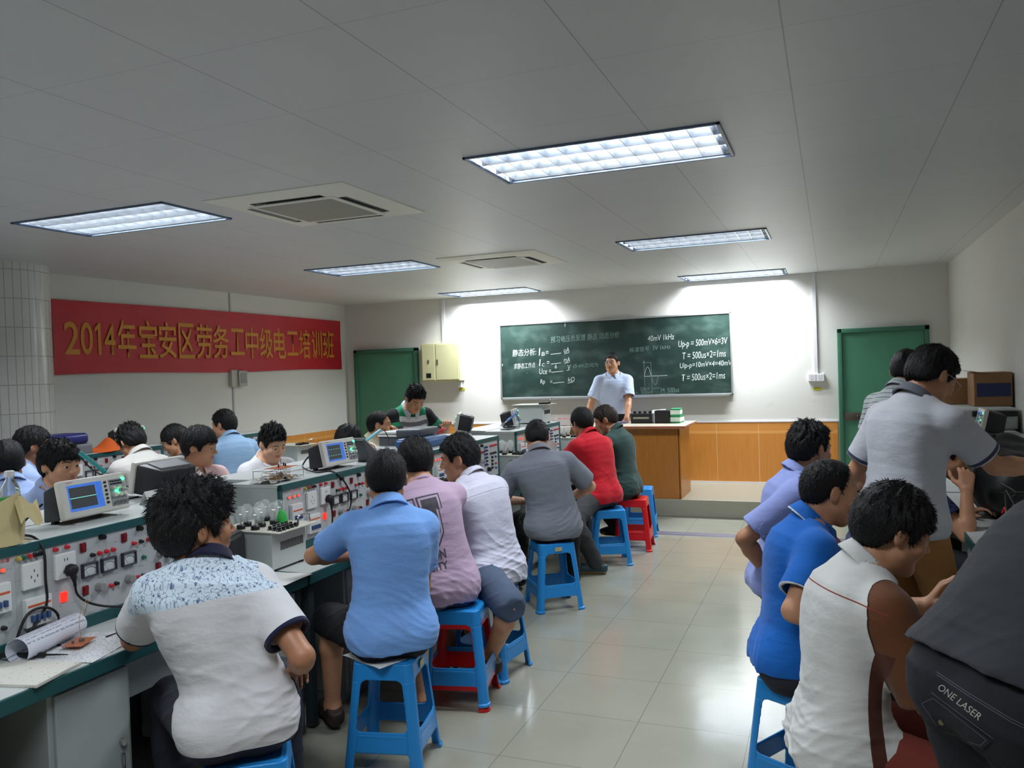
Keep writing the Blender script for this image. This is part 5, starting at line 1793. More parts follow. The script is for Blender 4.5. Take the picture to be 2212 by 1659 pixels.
def torso_fn(J, wide, depth, add, smin=-.18, smax=1.06, belly=0.0):
    S, C, Rv, Fv, T = J['S'], J['C'], J['Rv'], J['Fv'], J['T']
    k = J['k']
    tab = [np.interp(S, TORSO[:, 0], TORSO[:, i]) for i in (1, 2, 3)]
    ad = add(S) if callable(add) else np.full(len(S), add)
    bel = belly * np.exp(-((S - .25) / .22) ** 2)
    A = (tab[0] * wide * k + ad + bel * .7)
    F = (tab[1] * depth * k + ad + bel)
    B = (tab[2] * depth * k + ad)
    ok = (S >= smin - 1e-6) & (S <= smax + 1e-6)
    idx = np.nonzero(ok)[0]
    i0, i1 = idx[0], idx[-1]
    lo = (C[i0:i1 + 1] - A[i0:i1 + 1].max() - .02).min(0)
    hi = (C[i0:i1 + 1] + A[i0:i1 + 1].max() + .02).max(0)
    def nearest(x, y, z):
        best = None
        for i in range(i0, i1):
            a, b = C[i], C[i + 1]
            ba = b - a
            bb = ba @ ba
            t = np.clip(((x - a[0]) * ba[0] + (y - a[1]) * ba[1] + (z - a[2]) * ba[2]) / bb, 0, 1)
            d = (x - a[0] - t * ba[0]) ** 2 + (y - a[1] - t * ba[1]) ** 2 + (z - a[2] - t * ba[2]) ** 2
            if best is None:
                best, pos = d, i + t
            else:
                m = d < best
                best = np.where(m, d, best)
                pos = np.where(m, i + t, pos)
        return pos
    ar = np.arange(len(S))
    def frame(x, y, z):
        pos = nearest(x, y, z)
        g = lambda arr: np.interp(pos, ar, arr)
        px, py, pz = x - g(C[:, 0]), y - g(C[:, 1]), z - g(C[:, 2])
        u = px * g(Rv[:, 0]) + py * g(Rv[:, 1]) + pz * g(Rv[:, 2])
        w = px * g(Fv[:, 0]) + py * g(Fv[:, 1]) + pz * g(Fv[:, 2])
        return pos, u, w, px, py, pz
    def f(x, y, z):
        pos, u, w, px, py, pz = frame(x, y, z)
        a = np.interp(pos, ar, A)
        dp = np.where(w > 0, np.interp(pos, ar, F), np.interp(pos, ar, B))
        k0 = ((np.abs(u) / a) ** 2.3 + (np.abs(w) / dp) ** 2.3) ** (1 / 2.3) + 1e-6
        k1 = np.sqrt((u / a ** 2) ** 2 + (w / dp ** 2) ** 2) + 1e-6
        d = k0 * (k0 - 1) / k1
        d = np.maximum(d, -np.minimum(a, dp))
        e0 = -(px * T[i0, 0] + py * T[i0, 1] + pz * T[i0, 2])
        e1 = px * T[i1, 0] + py * T[i1, 1] + pz * T[i1, 2]
        e = np.where(pos < i0 + 1e-3, np.maximum(e0, 0), 0) + np.where(pos > i1 - 1e-3, np.maximum(e1, 0), 0)
        return np.where(e > 0, np.sqrt(np.maximum(d, 0) ** 2 + e ** 2), d)
    return f, lo, hi, frame

def head_shapes(g, J, sp):
    H, c, k = J['H'], J['hc'], J['hk']
    P = lambda v: c + H @ (np.asarray(v, float) * k)
    g.ell(P((0, -.012, .030)), np.array((.0755, .094, .083)) * k, H, k=.02)
    g.ell(P((0, .028, -.030)), np.array((.0645, .062, .078)) * k, H, k=.03)
    for q in (-1, 1):
        g.cone(P((q * .048, .018, -.055)), P((q * .016, .062, -.092)), .022 * k, .021 * k, .025)
        g.ell(P((q * .038, .062, -.022)), np.array((.026, .022, .024)) * k, H, k=.02)
    g.ell(P((0, .066, -.090)), np.array((.024, .022, .020)) * k, H, k=.02)
    g.ell(P((0, .070, .024)), np.array((.050, .020, .014)) * k, H, k=.02)
    for q in (-1, 1):
        g.ell(P((q * .031, .095, .006)), np.array((.017, .012, .010)) * k, H, k=.012, op='sub')
    g.cone(P((0, .086, .012)), P((0, .106, -.022)), .0075 * k, .0115 * k, .012)
    for q in (-1, 1):
        g.ell(P((q * .012, .096, -.026)), np.array((.0085, .0095, .0075)) * k, H, k=.006)
    g.ell(P((0, .0875, -.0505)), np.array((.0215, .0085, .0052)) * k, H, k=.006)
    g.ell(P((0, .0865, -.0605)), np.array((.0185, .0085, .0060)) * k, H, k=.006)
    for q in (-1, 1):   # upper lids, ears
        g.ell(P((q * .031, .0795, .0112)), np.array((.0165, .0097, .0052)) * k, H, k=.004)
        g.ell(P((q * .031, .0790, -.0045)), np.array((.0155, .0092, .0046)) * k, H, k=.004)
        a = q * .35
        E = H @ np.array([[math.cos(a), -math.sin(a), 0], [math.sin(a), math.cos(a), 0], [0, 0, 1]])
        g.ell(P((q * .080, -.012, -.004)), np.array((.0095, .0185, .031)) * k, E, k=.008)
        g.ell(P((q * .0905, -.006, .002)), np.array((.006, .010, .018)) * k, E, k=.006, op='sub')

def hand_shapes(g, A, k):
    W, d, n, s = A['W'], A['d'], A['n'], A['s']
    c = A['curl']
    Q = lambda a, b, e: W + (d * a + s * b + n * e) * k
    for b0, b1, L in ((.018, .030, .088), (.006, .010, .092), (-.006, -.011, .088), (-.016, -.030, .078)):
        g.cone(Q(.0, b0, 0), Q(L, b1, .004), .0165 * k, .0125 * k, .012)
    for j, (b, L0, L) in enumerate(((.030, .088, .072), (.010, .092, .080), (-.011, .088, .074), (-.030, .078, .058))):
        p = Q(L0, b, .004)
        sp_ = (b / .03) * .10
        cc = c + 5 * j
        a = R(cc * .7)
        r0 = .0096 - .0006 * abs(j - 1)
        for m, (fr, ad, ra, rb) in enumerate(((.45, 1.0, 1.0, .94), (.31, 1.1, .94, .84), (.24, .8, .84, .68))):
            dv = _n(d * math.cos(a) + n * math.sin(a) + s * sp_ * math.cos(a))
            q = p + dv * L * fr * k
            g.cone(p, q, r0 * ra * k, r0 * rb * k, .004)
            p = q
            a += R(cc * ad)
    p = Q(.018, .026, .008)
    for dv, L, ra, rb in (((.60, .75, .35), .042, .0165, .0125), ((.85, .42, .30), .034, .0118, .0105), ((.95, .15, .30), .026, .0100, .0078)):
        v = _n(d * dv[0] + s * dv[1] + n * dv[2])
        q = p + v * L * k
        g.cone(p, q, ra * k, rb * k, .006)
        p = q

def folds(J, amp, seed):
    rs = np.random.RandomState(seed)
    P0, Tm = J['C'][2], _n(J['c7'] - J['C'][2])
    Ls = J['Ls']
    ks = []
    for i in range(5):
        ang = rs.uniform(-.9, .9)
        f = rs.uniform(26, 52)
        ks.append((np.array([math.sin(ang) * .8, rs.uniform(-.3, .3), math.cos(ang)]) * f, rs.uniform(0, 6.28), rs.uniform(.6, 1.0)))
    kv = [(np.array([rs.uniform(.6, 1) * rs.choice([-1, 1]), rs.uniform(-.6, .6), rs.uniform(-.25, .25)]) * rs.uniform(22, 36), rs.uniform(0, 6.28)) for _ in range(2)]
    def f(x, y, z):
        s = ((x - P0[0]) * Tm[0] + (y - P0[1]) * Tm[1] + (z - P0[2]) * Tm[2]) / Ls
        low = np.clip(1.0 - (s - .05) / .55, 0.12, 1)
        wv = .9 * np.sin(9 * x + 6 * y + 4 * z + seed) + .7 * np.sin(13 * z - 8 * x + 2 * seed)
        t = 0
        for kk, ph, w in ks:
            q = np.sin(kk[0] * x + kk[1] * y + kk[2] * z + ph + 1.6 * wv)
            t = t + w * (1 - np.abs(q)) ** 3
        v = 0
        for kk, ph in kv:
            v = v + np.sin(kk[0] * x + kk[1] * y + kk[2] * z + ph + wv)
        msk = np.clip(.5 + .8 * np.sin(5 * x + 7 * z + seed * 1.7) * np.sin(6 * y - 5 * z + seed), .15, 1)
        return (-amp * (t - .9) * low * msk - amp * .32 * v).astype(np.float32)
    return f

def limb_bounds(pts, r):
    p = np.array(pts)
    return p.min(0) - r, p.max(0) + r

def make_person_arrays(sp):
    J = solve_person(sp)
    k = J['k']
    vb, vc, vh = sp.get('vox', (.009, .008, .0048))
    wide, depth = sp.get('wide', 1.0), sp.get('depth', 1.0)
    belly = sp.get('belly', 0.0)
    L_, R_, l_, r_ = J['L'], J['R'], J['l'], J['r']
    out = {}
    # ---- body
    pts = [J['hc']] + [A[q] for A in (L_, R_) for q in 'SEW'] + [A['W'] + A['d'] * .19 for A in (L_, R_)] + [A[q] for A in (l_, r_) for q in 'HKA'] + [A['A'] + A['f'] * .2 for A in (l_, r_)] + list(J['C'])
    pts = np.array(pts)
    lo, hi = pts.min(0) - .12, pts.max(0) + .15
    lo[2] = max(lo[2], -.02)
    g = Grid(lo, hi, vb, zfine=(min(J['nt'][2] - .06, J['hc'][2] - .14), vb * .62) if sp.get('facefine', True) else None)
    tf, tlo, thi, fr = torso_fn(J, wide * .965, depth * .965, 0.0, belly=belly)
    g.put(tf, tlo, thi, 0)
    for q in (-1, 1):
        c0, t0, r0, f0 = J['at'](-.02)
        g.ell(c0 + r0 * q * .078 * k - f0 * .045 * k, np.array((.085, .085, .09)) * k, None, k=.04)
        c0, t0, r0, f0 = J['at'](.97)
        A = (L_ if q < 0 else R_)
        g.cone(c0 + t0 * .022 * k + r0 * q * .025 * k - f0 * .01, A['S'] + t0 * .008, .040 * k, .047 * k, .045)
    for A in (L_, R_):
        g.cone(A['S'], A['S'] + (A['E'] - A['S']) * .4, .054 * k, .047 * k, .04)
        g.cone(A['S'] + (A['E'] - A['S']) * .3, A['E'], .047 * k, .038 * k, .015)
        m = A['E'] + (A['W'] - A['E']) * .28
        g.cone(A['E'], m, .038 * k, .0415 * k, .015)
        g.cone(m, A['W'], .0415 * k, .0265 * k, .012)
        hand_shapes(g, A, k * sp.get('hand', 1.0))
    for A in (l_, r_):
        g.cone(A['H'], A['K'], .082 * k, .055 * k, .03)
        m = A['K'] + (A['A'] - A['K']) * .30 - A['f'] * .012
        g.cone(A['K'], m, .052 * k, .054 * k, .02)
        g.cone(m, A['A'], .054 * k, .035 * k, .015)
        heel, ball, toe = A['A'] - A['f'] * .035 - np.array([0, 0, .04]), A['A'] + A['f'] * .11 - np.array([0, 0, .052]), A['A'] + A['f'] * .165 - np.array([0, 0, .060])
        g.cone(A['A'], heel, .036, .032, .02); g.cone(A['A'], ball, .036, .030, .02); g.cone(ball, toe, .032, .020, .01)
    n0 = J['c7'] - J['nd'] * .035
    g.cone(n0, J['nt'] + J['H'][:, 2] * .02, .062 * k * sp.get('neck', 1.0), .054 * k * sp.get('neck', 1.0), .035)
    head_shapes(g, J, sp)
    V, F = g.skin()
    H, c, hk = J['H'], J['hc'], J['hk']
    hl = ((V - c) @ H) / hk
    lip = np.minimum(np.sqrt((hl[:, 0] / .0225) ** 2 + ((hl[:, 2] + .0505) / .0055) ** 2), np.sqrt((hl[:, 0] / .019) ** 2 + ((hl[:, 2] + .0605) / .0065) ** 2))
    lipm = np.clip(1.5 - lip, 0, 1) * (hl[:, 1] > .07)
    hl_in = np.abs(hl[:, 0]) < .10
    paint = np.stack([lipm, np.clip((hl[:, 2] + .02) * 20, 0, 1) * 0, np.zeros(len(V))], 1)
    out['body'] = (V, F, {'paint': paint})
    # ---- shirt
    sh = sp['shirt']
    loose = sh.get('loose', .016)
    hem = sh.get('hem', -.07)
    def add(S):
        return loose + .006 * np.clip((.5 - S) / .5, 0, 1) + sh.get('flare', .012) * np.clip((.15 - S) / .3, 0, 1) - np.clip((S - .9) / .1, 0, 1) * loose * .65
    slf = sh.get('sleeve', .62)
    pts = list(J['C']) + [A['S'] for A in (L_, R_)] + [A['S'] + (A['E'] - A['S']) * min(slf, 1) for A in (L_, R_)] + ([A['W'] for A in (L_, R_)] if slf > 1 else [])
    pts = np.array(pts)
    g = Grid(pts.min(0) - .24 * k, pts.max(0) + .16 * k, vc)
    tf, tlo, thi, fr = torso_fn(J, wide, depth, add, smin=-.18, belly=belly)
    g.put(tf, tlo, thi, 0)
    for q in (-1, 1):
        c0, t0, r0, f0 = J['at'](-.02)
        g.ell(c0 + r0 * q * .07 * k - f0 * .045 * k, np.array((.085, .085, .095)) * k + loose + .008, None, k=.05)
        c0, t0, r0, f0 = J['at'](.97)
        A = (L_ if q < 0 else R_)
        g.cone(c0 + t0 * .016 * k + r0 * q * .025 * k - f0 * .01, A['S'] + t0 * .008, .040 * k + loose * .45, .047 * k + loose * .6, .05)
    if sp.get('cutfront', False) is False and not sp.get('stand'):
        # lap: the shirt front rests over the thighs
        for A in (l_, r_):
            g.cone(A['H'] + np.array([0, 0, .02]), A['H'] + (A['K'] - A['H']) * .22 + np.array([0, 0, .02]), .085 * k + loose * .6, .070 * k + loose * .6, .04)
    ch = J['at'](hem)
    g.half(ch[0] - ch[1] * 0 , -ch[1])
    D0 = g.D.copy()
    for A in (L_, R_):
        ax = A['E'] - A['S']
        ge = Grid.__new__(Grid); ge.X, ge.Y, ge.Z = g.X, g.Y, g.Z
        ge.D = np.full(g.D.shape, .5, np.float32)
        e1 = A['S'] + ax * min(slf, 1.0)
        fl = sh.get('cuff', .026)
        ge.cone(A['S'], e1 + _n(ax) * .03, .054 * k + loose * .9, .045 * k + fl)
        if slf > 1:
            ge.cone(A['E'], A['E'] + (A['W'] - A['E']) * (slf - 1), .042 * k + fl * .8, .030 * k + fl * .6, .02)
        else:
            x, y, z = ge.pts((slice(None),) * 3)
            n = _n(ax)
            ge.D = np.maximum(ge.D, (x - e1[0]) * n[0] + (y - e1[1]) * n[1] + (z - e1[2]) * n[2]).astype(np.float32)
            # hollow the cuff around the arm
            ti = A['S'] + ax * (slf - .16)
            def fi(x, y, z, a=ti, b=e1 + n * .05, r=.0445 * k + fl * .62):
                ba = b - a; bb = ba @ ba
                t = np.clip(((x - a[0]) * ba[0] + (y - a[1]) * ba[1] + (z - a[2]) * ba[2]) / bb, 0, 1)
                return np.sqrt((x - a[0] - t * ba[0]) ** 2 + (y - a[1] - t * ba[1]) ** 2 + (z - a[2] - t * ba[2]) ** 2) - r
            l2, h2 = limb_bounds([ti, e1 + n * .05], .08)
            ge.put(fi, l2, h2, 0, 'sub')
        hk2 = .035
        h = np.clip(.5 + .5 * (g.D - ge.D) / hk2, 0, 1)
        g.D = g.D + (ge.D - g.D) * h - hk2 * h * (1 - h)
    g.all(folds(J, sh.get('fold', .0045), sp.get('seed', 1)), 'plus')
    # neckline
    nb = J['c7'] + J['at'](1.0)[3] * .012
    An = _n(J['at'](1.0)[1] * .7 + J['nd'] * .3)
    Fn = J['at'](1.0)[3]; Fn = _n(Fn - An * (Fn @ An)); Rn = np.cross(Fn, An)
    slope = sh.get('dip', .40)
    topc = sh.get('neck_h', .012)
    x, y, z = g.pts((slice(None),) * 3)
    hh = (x - nb[0]) * An[0] + (y - nb[1]) * An[1] + (z - nb[2]) * An[2]
    ww = (x - nb[0]) * Fn[0] + (y - nb[1]) * Fn[1] + (z - nb[2]) * Fn[2]
    uu = (x - nb[0]) * Rn[0] + (y - nb[1]) * Rn[1] + (z - nb[2]) * Rn[2]
    cyl_ = np.sqrt(uu ** 2 + (ww / 1.15) ** 2) - .088 * k
    cut = np.maximum(-(hh + slope * ww - topc), cyl_)
    g.D = np.maximum(g.D, -cut).astype(np.float32)
    g.D = np.maximum(g.D, hh - .05).astype(np.float32)
    # chest opening in a v
    if sh.get('vneck'):
        vz = sh['vneck']
        vv = np.maximum(np.maximum(np.abs(uu) - .045 * np.clip((hh + vz) / vz, 0, 1.3), -ww), -(hh + vz))
        tdeep = np.maximum(vv, 0 * vv - 1)
        g.D = np.maximum(g.D, -tdeep).astype(np.float32)
    V, F = g.skin()
    pos, u, w, _, _, _ = fr(V[:, 0].astype(float), V[:, 1].astype(float), V[:, 2].astype(float))
    s_ = np.interp(pos, np.arange(len(J['S'])), J['S'])
    # sleeves: positive where the sleeve, negative where the torso is nearer; and distance to the cuff
    dt_ = tf(V[:, 0].astype(float), V[:, 1].astype(float), V[:, 2].astype(float))
    arm = np.full(len(V), -.2)
    cuffd = np.full(len(V), 9.0)
    for A in (L_, R_):
        ax = A['E'] - A['S']; Lq = np.linalg.norm(ax); n = ax / Lq
        t = (V - A['S']) @ n
        tt = np.clip(t, .03, Lq)
        rad = np.linalg.norm(V - A['S'] - tt[:, None] * n, axis=1)
        ds = rad - (.052 * k + loose * .8)
        fld = np.clip(dt_ - ds, -.2, .2) + sh.get('armhole', .0)
        if slf > 1:
            ax2 = A['W'] - A['E']; L2 = np.linalg.norm(ax2)
            t2 = np.clip((V - A['E']) @ ax2 / L2, 0, L2)
            ds2 = np.linalg.norm(V - A['E'] - t2[:, None] * ax2 / L2, axis=1) - .05
            fld = np.maximum(fld, np.clip(dt_ - ds2, -.2, .2))
        arm = np.maximum(arm, fld)
        cuffd = np.minimum(cuffd, np.where(np.abs(t - Lq * slf) < .12, Lq * slf - t, .12) + 12 * np.clip(.008 - fld, 0, 1))
    out['shirt'] = (V, F, {'rest': np.stack([u, s_ * .5, w], 1), 'sleeve': np.stack([arm, cuffd, s_ - hem], 1)})
    # ---- collar
    if sh.get('collar'):
        g = Grid(nb - .15, nb + .15, min(vc, .0055))
        x, y, z = g.pts((slice(None),) * 3)
        hh = (x - nb[0]) * An[0] + (y - nb[1]) * An[1] + (z - nb[2]) * An[2]
        ww = (x - nb[0]) * Fn[0] + (y - nb[1]) * Fn[1] + (z - nb[2]) * Fn[2]
        uu = (x - nb[0]) * Rn[0] + (y - nb[1]) * Rn[1] + (z - nb[2]) * Rn[2]
        hp = hh + sh.get('cdip', .42) * ww
        tee = sh['collar'] == 'band'
        hm, h0 = (.020, -.002) if tee else (sh.get('ch', .048), -.004)
        if sh['collar'] == 'open' or sh['collar'] == 'polo':
            h0 = -.012 - .6 * np.clip(ww, 0, .08)
        r = np.sqrt(uu ** 2 + (ww / 1.12) ** 2)
        Rr = (.066 if not tee else .068) * k * sh.get('cr', 1.0) + np.clip(hm - hp, 0, .1) * (.55 if not tee else .25)
        d = np.maximum(np.abs(r - Rr) - (.0042 if not tee else .0045), np.maximum(hp - hm, h0 - hp))
        if not tee:
            gap = sh.get('gap', .016) + np.clip(-(hp - hm), 0, .1) * .25
            d = np.maximum(d, -np.maximum(np.abs(uu) - gap, -ww))
        g.D = d.astype(np.float32)
        V, F = g.skin()
        hp = (V - nb) @ An + sh.get('cdip', .42) * ((V - nb) @ Fn)
        out['collar'] = (V, F, {'rest': np.stack([hp, hp - (-.012 - .6 * np.clip((V - nb) @ Fn, 0, .08)), np.zeros(len(V))], 1), 'sleeve': np.tile([-1., 9., 9.], (len(V), 1))})
    # ---- trousers
    pn = sp.get('pants', {})
    lo_, hi_ = limb_bounds([A[q] for A in (l_, r_) for q in 'HKA'] + [J['at'](.2)[0], J['at'](-.18)[0]], .22)
    lo_[2] = max(lo_[2], -.01)
    g = Grid(lo_, hi_, vc * 1.1)
    tf, tlo, thi, fr2 = torso_fn(J, wide, depth, .010, smin=-.18, smax=.19, belly=belly)
    g.put(tf, tlo, thi, 0)
    pl = pn.get('loose', .016)
    for q in (-1, 1):
        c0, t0, r0, f0 = J['at'](-.02)
        g.ell(c0 + r0 * q * .078 * k - f0 * .045 * k, np.array((.085, .085, .09)) * k + .011, None, k=.045)
    for A in (l_, r_):
        sh_ = pn.get('short')
        e = A['K'] + (A['K'] - A['H']) * .02
        g.cone(A['H'], A['K'], .085 * k + pl, .058 * k + pl * (1.5 if sh_ else 1.0), .035)
        if not sh_:
            m = A['K'] + (A['A'] - A['K']) * .35
            g.cone(A['K'], m, .056 * k + pl, .054 * k + pl, .02)
            g.cone(m, A['A'] - np.array([0, 0, .02]), .054 * k + pl, .042 * k + pl * 1.2, .02)
    if pn.get('short'):
        for A in (l_, r_):
            n = _n(A['K'] - A['H'])
            kx = A['K'] + n * .058
            w_ = g.window(A['K'] - .14, A['K'] + .14)
            x, y, z = g.pts(w_)
            g.D[w_] = np.maximum(g.D[w_], (x - kx[0]) * n[0] + (y - kx[1]) * n[1] + (z - kx[2]) * n[2])
    g.all(lambda x, y, z: -.004 * (1 - np.abs(np.sin(38 * z + 20 * y + 9 * x + 1.5 * np.sin(14 * x)))) ** 3 + .0015 * np.sin(33 * x + 21 * z), 'plus')
    if not pn.get('short'):
        g.half((0, 0, .045), (0, 0, -1))
    V, F = g.skin()
    out['trousers'] = (V, F, {})
    # ---- shoes
    for side, A in (('l', l_), ('r', r_)):
        g = Grid(A['A'] - np.array([.22, .22, .13]), A['A'] + np.array([.24, .24, .06]), max(.006, vc * .8))
        z0 = A['A'][2] - .085
        dn = np.array([0, 0, 1.])
        heel = A['A'] - A['f'] * .045; heel[2] = z0 + .040
        ball = A['A'] + A['f'] * .115; ball[2] = z0 + .034
        toe = A['A'] + A['f'] * .165; toe[2] = z0 + .030
        sx = _n(np.cross(A['f'], dn))
        g.cone(heel, ball, .041, .044, 0); g.cone(ball, toe, .044, .034, .02)
        g.cone(heel + dn * .02, A['A'] + A['f'] * .03 + dn * .0, .040, .036, .02)
        if pn.get('sandal'):
            pass
        g.half((0, 0, z0 + .002), (0, 0, -1))
        g.half(A['A'] + dn * .012 , _n(dn - A['f'] * .3))
        V, F = g.skin()
        out.setdefault('shoe', []).append((V, F, {'rest': np.stack([(V - A['A']) @ A['f'], (V - A['A']) @ sx, V[:, 2] - z0], 1)}))
    # ---- hair
    hs = sp.get('hair', {})
    line = HAIRLINES[hs.get('line', 'short')]
    th = np.array(hs.get('thick', (.008, .010, .018)))
    g = Grid(c - .175 * hk, c + .19 * hk, vh)
    x, y, z = g.pts((slice(None),) * 3)
    px, py, pz = x - c[0], y - c[1], z - c[2]
    hx = (px * H[0, 0] + py * H[1, 0] + pz * H[2, 0]) / hk
    hy = (px * H[0, 1] + py * H[1, 1] + pz * H[2, 1]) / hk
    hz = (px * H[0, 2] + py * H[1, 2] + pz * H[2, 2]) / hk
    def ellf(cx, cy, cz_, rx, ry, rz_):
        a, b, e = (hx - cx) / rx, (hy - cy) / ry, (hz - cz_) / rz_
        k0 = np.sqrt(a * a + b * b + e * e)
        return k0 * (k0 - 1) / (np.sqrt((a / rx) ** 2 + (b / ry) ** 2 + (e / rz_) ** 2) + 1e-6)
    d = ellf(0, -.012, .030 + hs.get('lift', .0), .0755 + th[0], .094 + th[1], .083 + th[2])
    # back of the head follows the neck down to the nape
    nape = ellf(0, -.045, -.005, .066 + th[0] * .5, .058 + th[1] * .8, .075)
    h_ = np.clip(.5 + .5 * (d - nape) / .03, 0, 1)
    d = d + (nape - d) * h_ - .03 * h_ * (1 - h_)
    if hs.get('quiff'):
        qd = ellf(0, .050, .098, .055, .045, .030)
        h_ = np.clip(.5 + .5 * (d - qd) / .03, 0, 1)
        d = d + (qd - d) * h_ - .03 * h_ * (1 - h_)
    ly, lz = zip(*line)
    ztab = np.interp(hy, ly, lz)
    rs = np.random.RandomState(sp.get('seed', 1) + 50)
    phi = np.arctan2(hx, hy)
    thv = np.arctan2(np.sqrt(hx ** 2 + (hy + .02) ** 2), hz - .02)
    swirl = 2.2 * np.sin(3 * thv + 2 * phi) * hs.get('messy', .4)
    am = hs.get('amp', .0035)
    nz = 0
    for i in range(5):
        f1 = [9, 17, 26, 41, 58][i]
        nz = nz + np.sin(f1 * phi + swirl * (1 + i * .3) + rs.uniform(0, 6.28) + 3 * np.sin((2 + i) * thv + rs.uniform(0, 6))) * [1, .9, .8, .6, .4][i]
    top = np.clip((hz + .02) / .10, .25, 1)
    d = d - am * nz * .5 * top
    if hs.get('spike'):
        sp_ = np.sin(150 * hx + 60 * hy + 2 * np.sin(40 * hz)) * np.sin(150 * hy - 50 * hx + rs.uniform(0, 6)) + .6 * np.sin(260 * hx - 170 * hy + 80 * hz)
        d = d - hs['spike'] * np.clip(sp_, 0, 2) * np.clip((hz - .03) / .06, 0, 1)
    edge = (ztab - hz) * .72 + .0045 * np.sin(70 * phi + 3 * rs.uniform()) + .003 * np.sin(150 * phi)
    # the ears stay free, the face stays free
    d = np.maximum(d * hk, edge * hk)
    if hs.get('hollow', True):
        pass
    g.D = d.astype(np.float32)
    V, F = g.skin()
    n_h = {True: 5200, False: 2200}[vh < .0045]
    fa = F[rs.randint(0, len(F), n_h)]
    wts = rs.dirichlet([1, 1, 1, 1], n_h)
    base = (V[fa] * wts[:, :, None]).sum(1)
    nrm = np.cross(V[fa[:, 2]] - V[fa[:, 0]], V[fa[:, 3]] - V[fa[:, 1]])
    nrm /= np.linalg.norm(nrm, axis=1)[:, None] + 1e-9
    crown = c + H @ (np.array((.01, -.055, .12)) * hk)
    flow = base - crown
    flow -= nrm * (flow * nrm).sum(1)[:, None]
    flow /= np.linalg.norm(flow, axis=1)[:, None] + 1e-6
    hz_ = ((base - c) @ H[:, 2]) / hk
    ln = hs.get('len', .013) * rs.uniform(.6, 1.3, n_h) * np.clip(.35 + (hz_ + .05) / .12, .3, 1)
    dv = flow * 1.0 + nrm * (hs.get('liftb', .35) * rs.uniform(.2, 1.2, n_h))[:, None] + rs.normal(0, hs.get('rough', .25), (n_h, 3))
    dv /= np.linalg.norm(dv, axis=1)[:, None]
    sd = np.cross(dv, nrm); sd /= np.linalg.norm(sd, axis=1)[:, None] + 1e-6
    wd = .0011
    b0 = base - nrm * .002
    mid = base + dv * (ln * .55)[:, None] + nrm * .0008
    tip = base + dv * ln[:, None]
    q = np.stack([b0 - sd * wd, b0 + sd * wd, mid + sd * wd * .8, mid - sd * wd * .8, tip + sd * wd * .15, tip - sd * wd * .15], 1).reshape(-1, 3)
    o6 = len(V) + 6 * np.arange(n_h)[:, None]
    F = np.concatenate([F, o6 + np.array([[0, 1, 2, 3]]), o6 + np.array([[3, 2, 4, 5]])])
    V = np.concatenate([V, q.astype(np.float32)])
    hl = ((V - c) @ H) / hk
    out['hair'] = (V, F, {'rest': hl})
    out['J'] = J
    return out

# ---- materials of the people
def skin_mat(name, rgb, lip=(150, 82, 78)):
    t = NT(name)
    a = t.n('ShaderNodeAttribute'); a.attribute_name = 'paint'
    s_ = t.n('ShaderNodeSeparateXYZ'); t.l(a.outputs['Vector'], s_.inputs[0])
    v, x, y, z = t.coords('Object')
    n = t.noise(v, 24, 4)
    dark = tuple(q * .90 for q in rgb)
    c = t.mix(n, dark, tuple(min(255, q * 1.06) for q in rgb))
    n2 = t.noise(v, 7, 3)
    c = t.mix(t.math('MULTIPLY', n2, .3), c, (rgb[0], rgb[1] * .86, rgb[2] * .80))
    c = t.mix(t.math('MULTIPLY', s_.outputs[0], .75), c, lip)
    t.l(c, t.b.inputs['Base Color'])
    t.b.inputs['Roughness'].default_value = 0.48
    t.b.inputs['Specular IOR Level'].default_value = 0.4
    t.b.inputs['Subsurface Weight'].default_value = 0.0
    t.bump(t.noise(v, 260, 2), .12, .002)
    return t.m
SK = [skin_mat('skin_light', (214, 170, 142)), skin_mat('skin_tan', (196, 146, 114)), skin_mat('skin_brown', (172, 122, 92))]
def hair_mat(name, rgb):
    t = NT(name)
    v, x, y, z = t.coords(attr='rest')
    n = t.noise(v, 40, 5, stretch=(6, 6, 1))
    n2 = t.noise(v, 120, 3, stretch=(5, 5, .7))
    c = t.mix(n, rgb, tuple(q * 1.9 + 6 for q in rgb))
    t.l(c, t.b.inputs['Base Color'])
    t.b.inputs['Roughness'].default_value = 0.5
    t.b.inputs['Specular IOR Level'].default_value = 0.22
    t.bump(t.math('ADD', n2, t.math('MULTIPLY', n, 1.5)), .55, .004)
    return t.m
HB, HBR = hair_mat('black_hair', (11, 10, 11)), hair_mat('brown_black_hair', (26, 21, 18))
EYE_W, EYE_D = mat('eye_white', (196, 188, 180), .35), mat('eye_iris', (26, 18, 14), .15)

def cloth(name, rgb, var=.05, weave=420, fold=0.22, pattern=None, rough=.85):
    """plain cloth; pattern(t, c, rest, sleeve) may return a patterned colour"""
    t = NT(name)
    v, x, y, z = t.coords(attr='rest')
    a = t.n('ShaderNodeAttribute'); a.attribute_name = 'sleeve'
    s_ = t.n('ShaderNodeSeparateXYZ'); t.l(a.outputs['Vector'], s_.inputs[0])
    ov = t.n('ShaderNodeTexCoord').outputs['Object']
    n = t.noise(ov, 9, 4)
    c = t.mix(n, tuple(q * (1 - var) for q in rgb), tuple(min(255, q * (1 + var)) for q in rgb))
    if pattern:
        c = pattern(t, c, (v, x, y, z), s_.outputs)
    t.l(c, t.b.inputs['Base Color'])
    t.b.inputs['Roughness'].default_value = rough
    t.b.inputs['Specular IOR Level'].default_value = 0.2
    t.b.inputs['Sheen Weight'].default_value = 0.12
    h = t.math('ADD', t.math('MULTIPLY', t.noise(ov, 10, 3, stretch=(1, 1, 2)), 2.6), t.math('MULTIPLY', t.noise(ov, weave, 1), .10))
    t.bump(h, fold, .010)
    return t.m

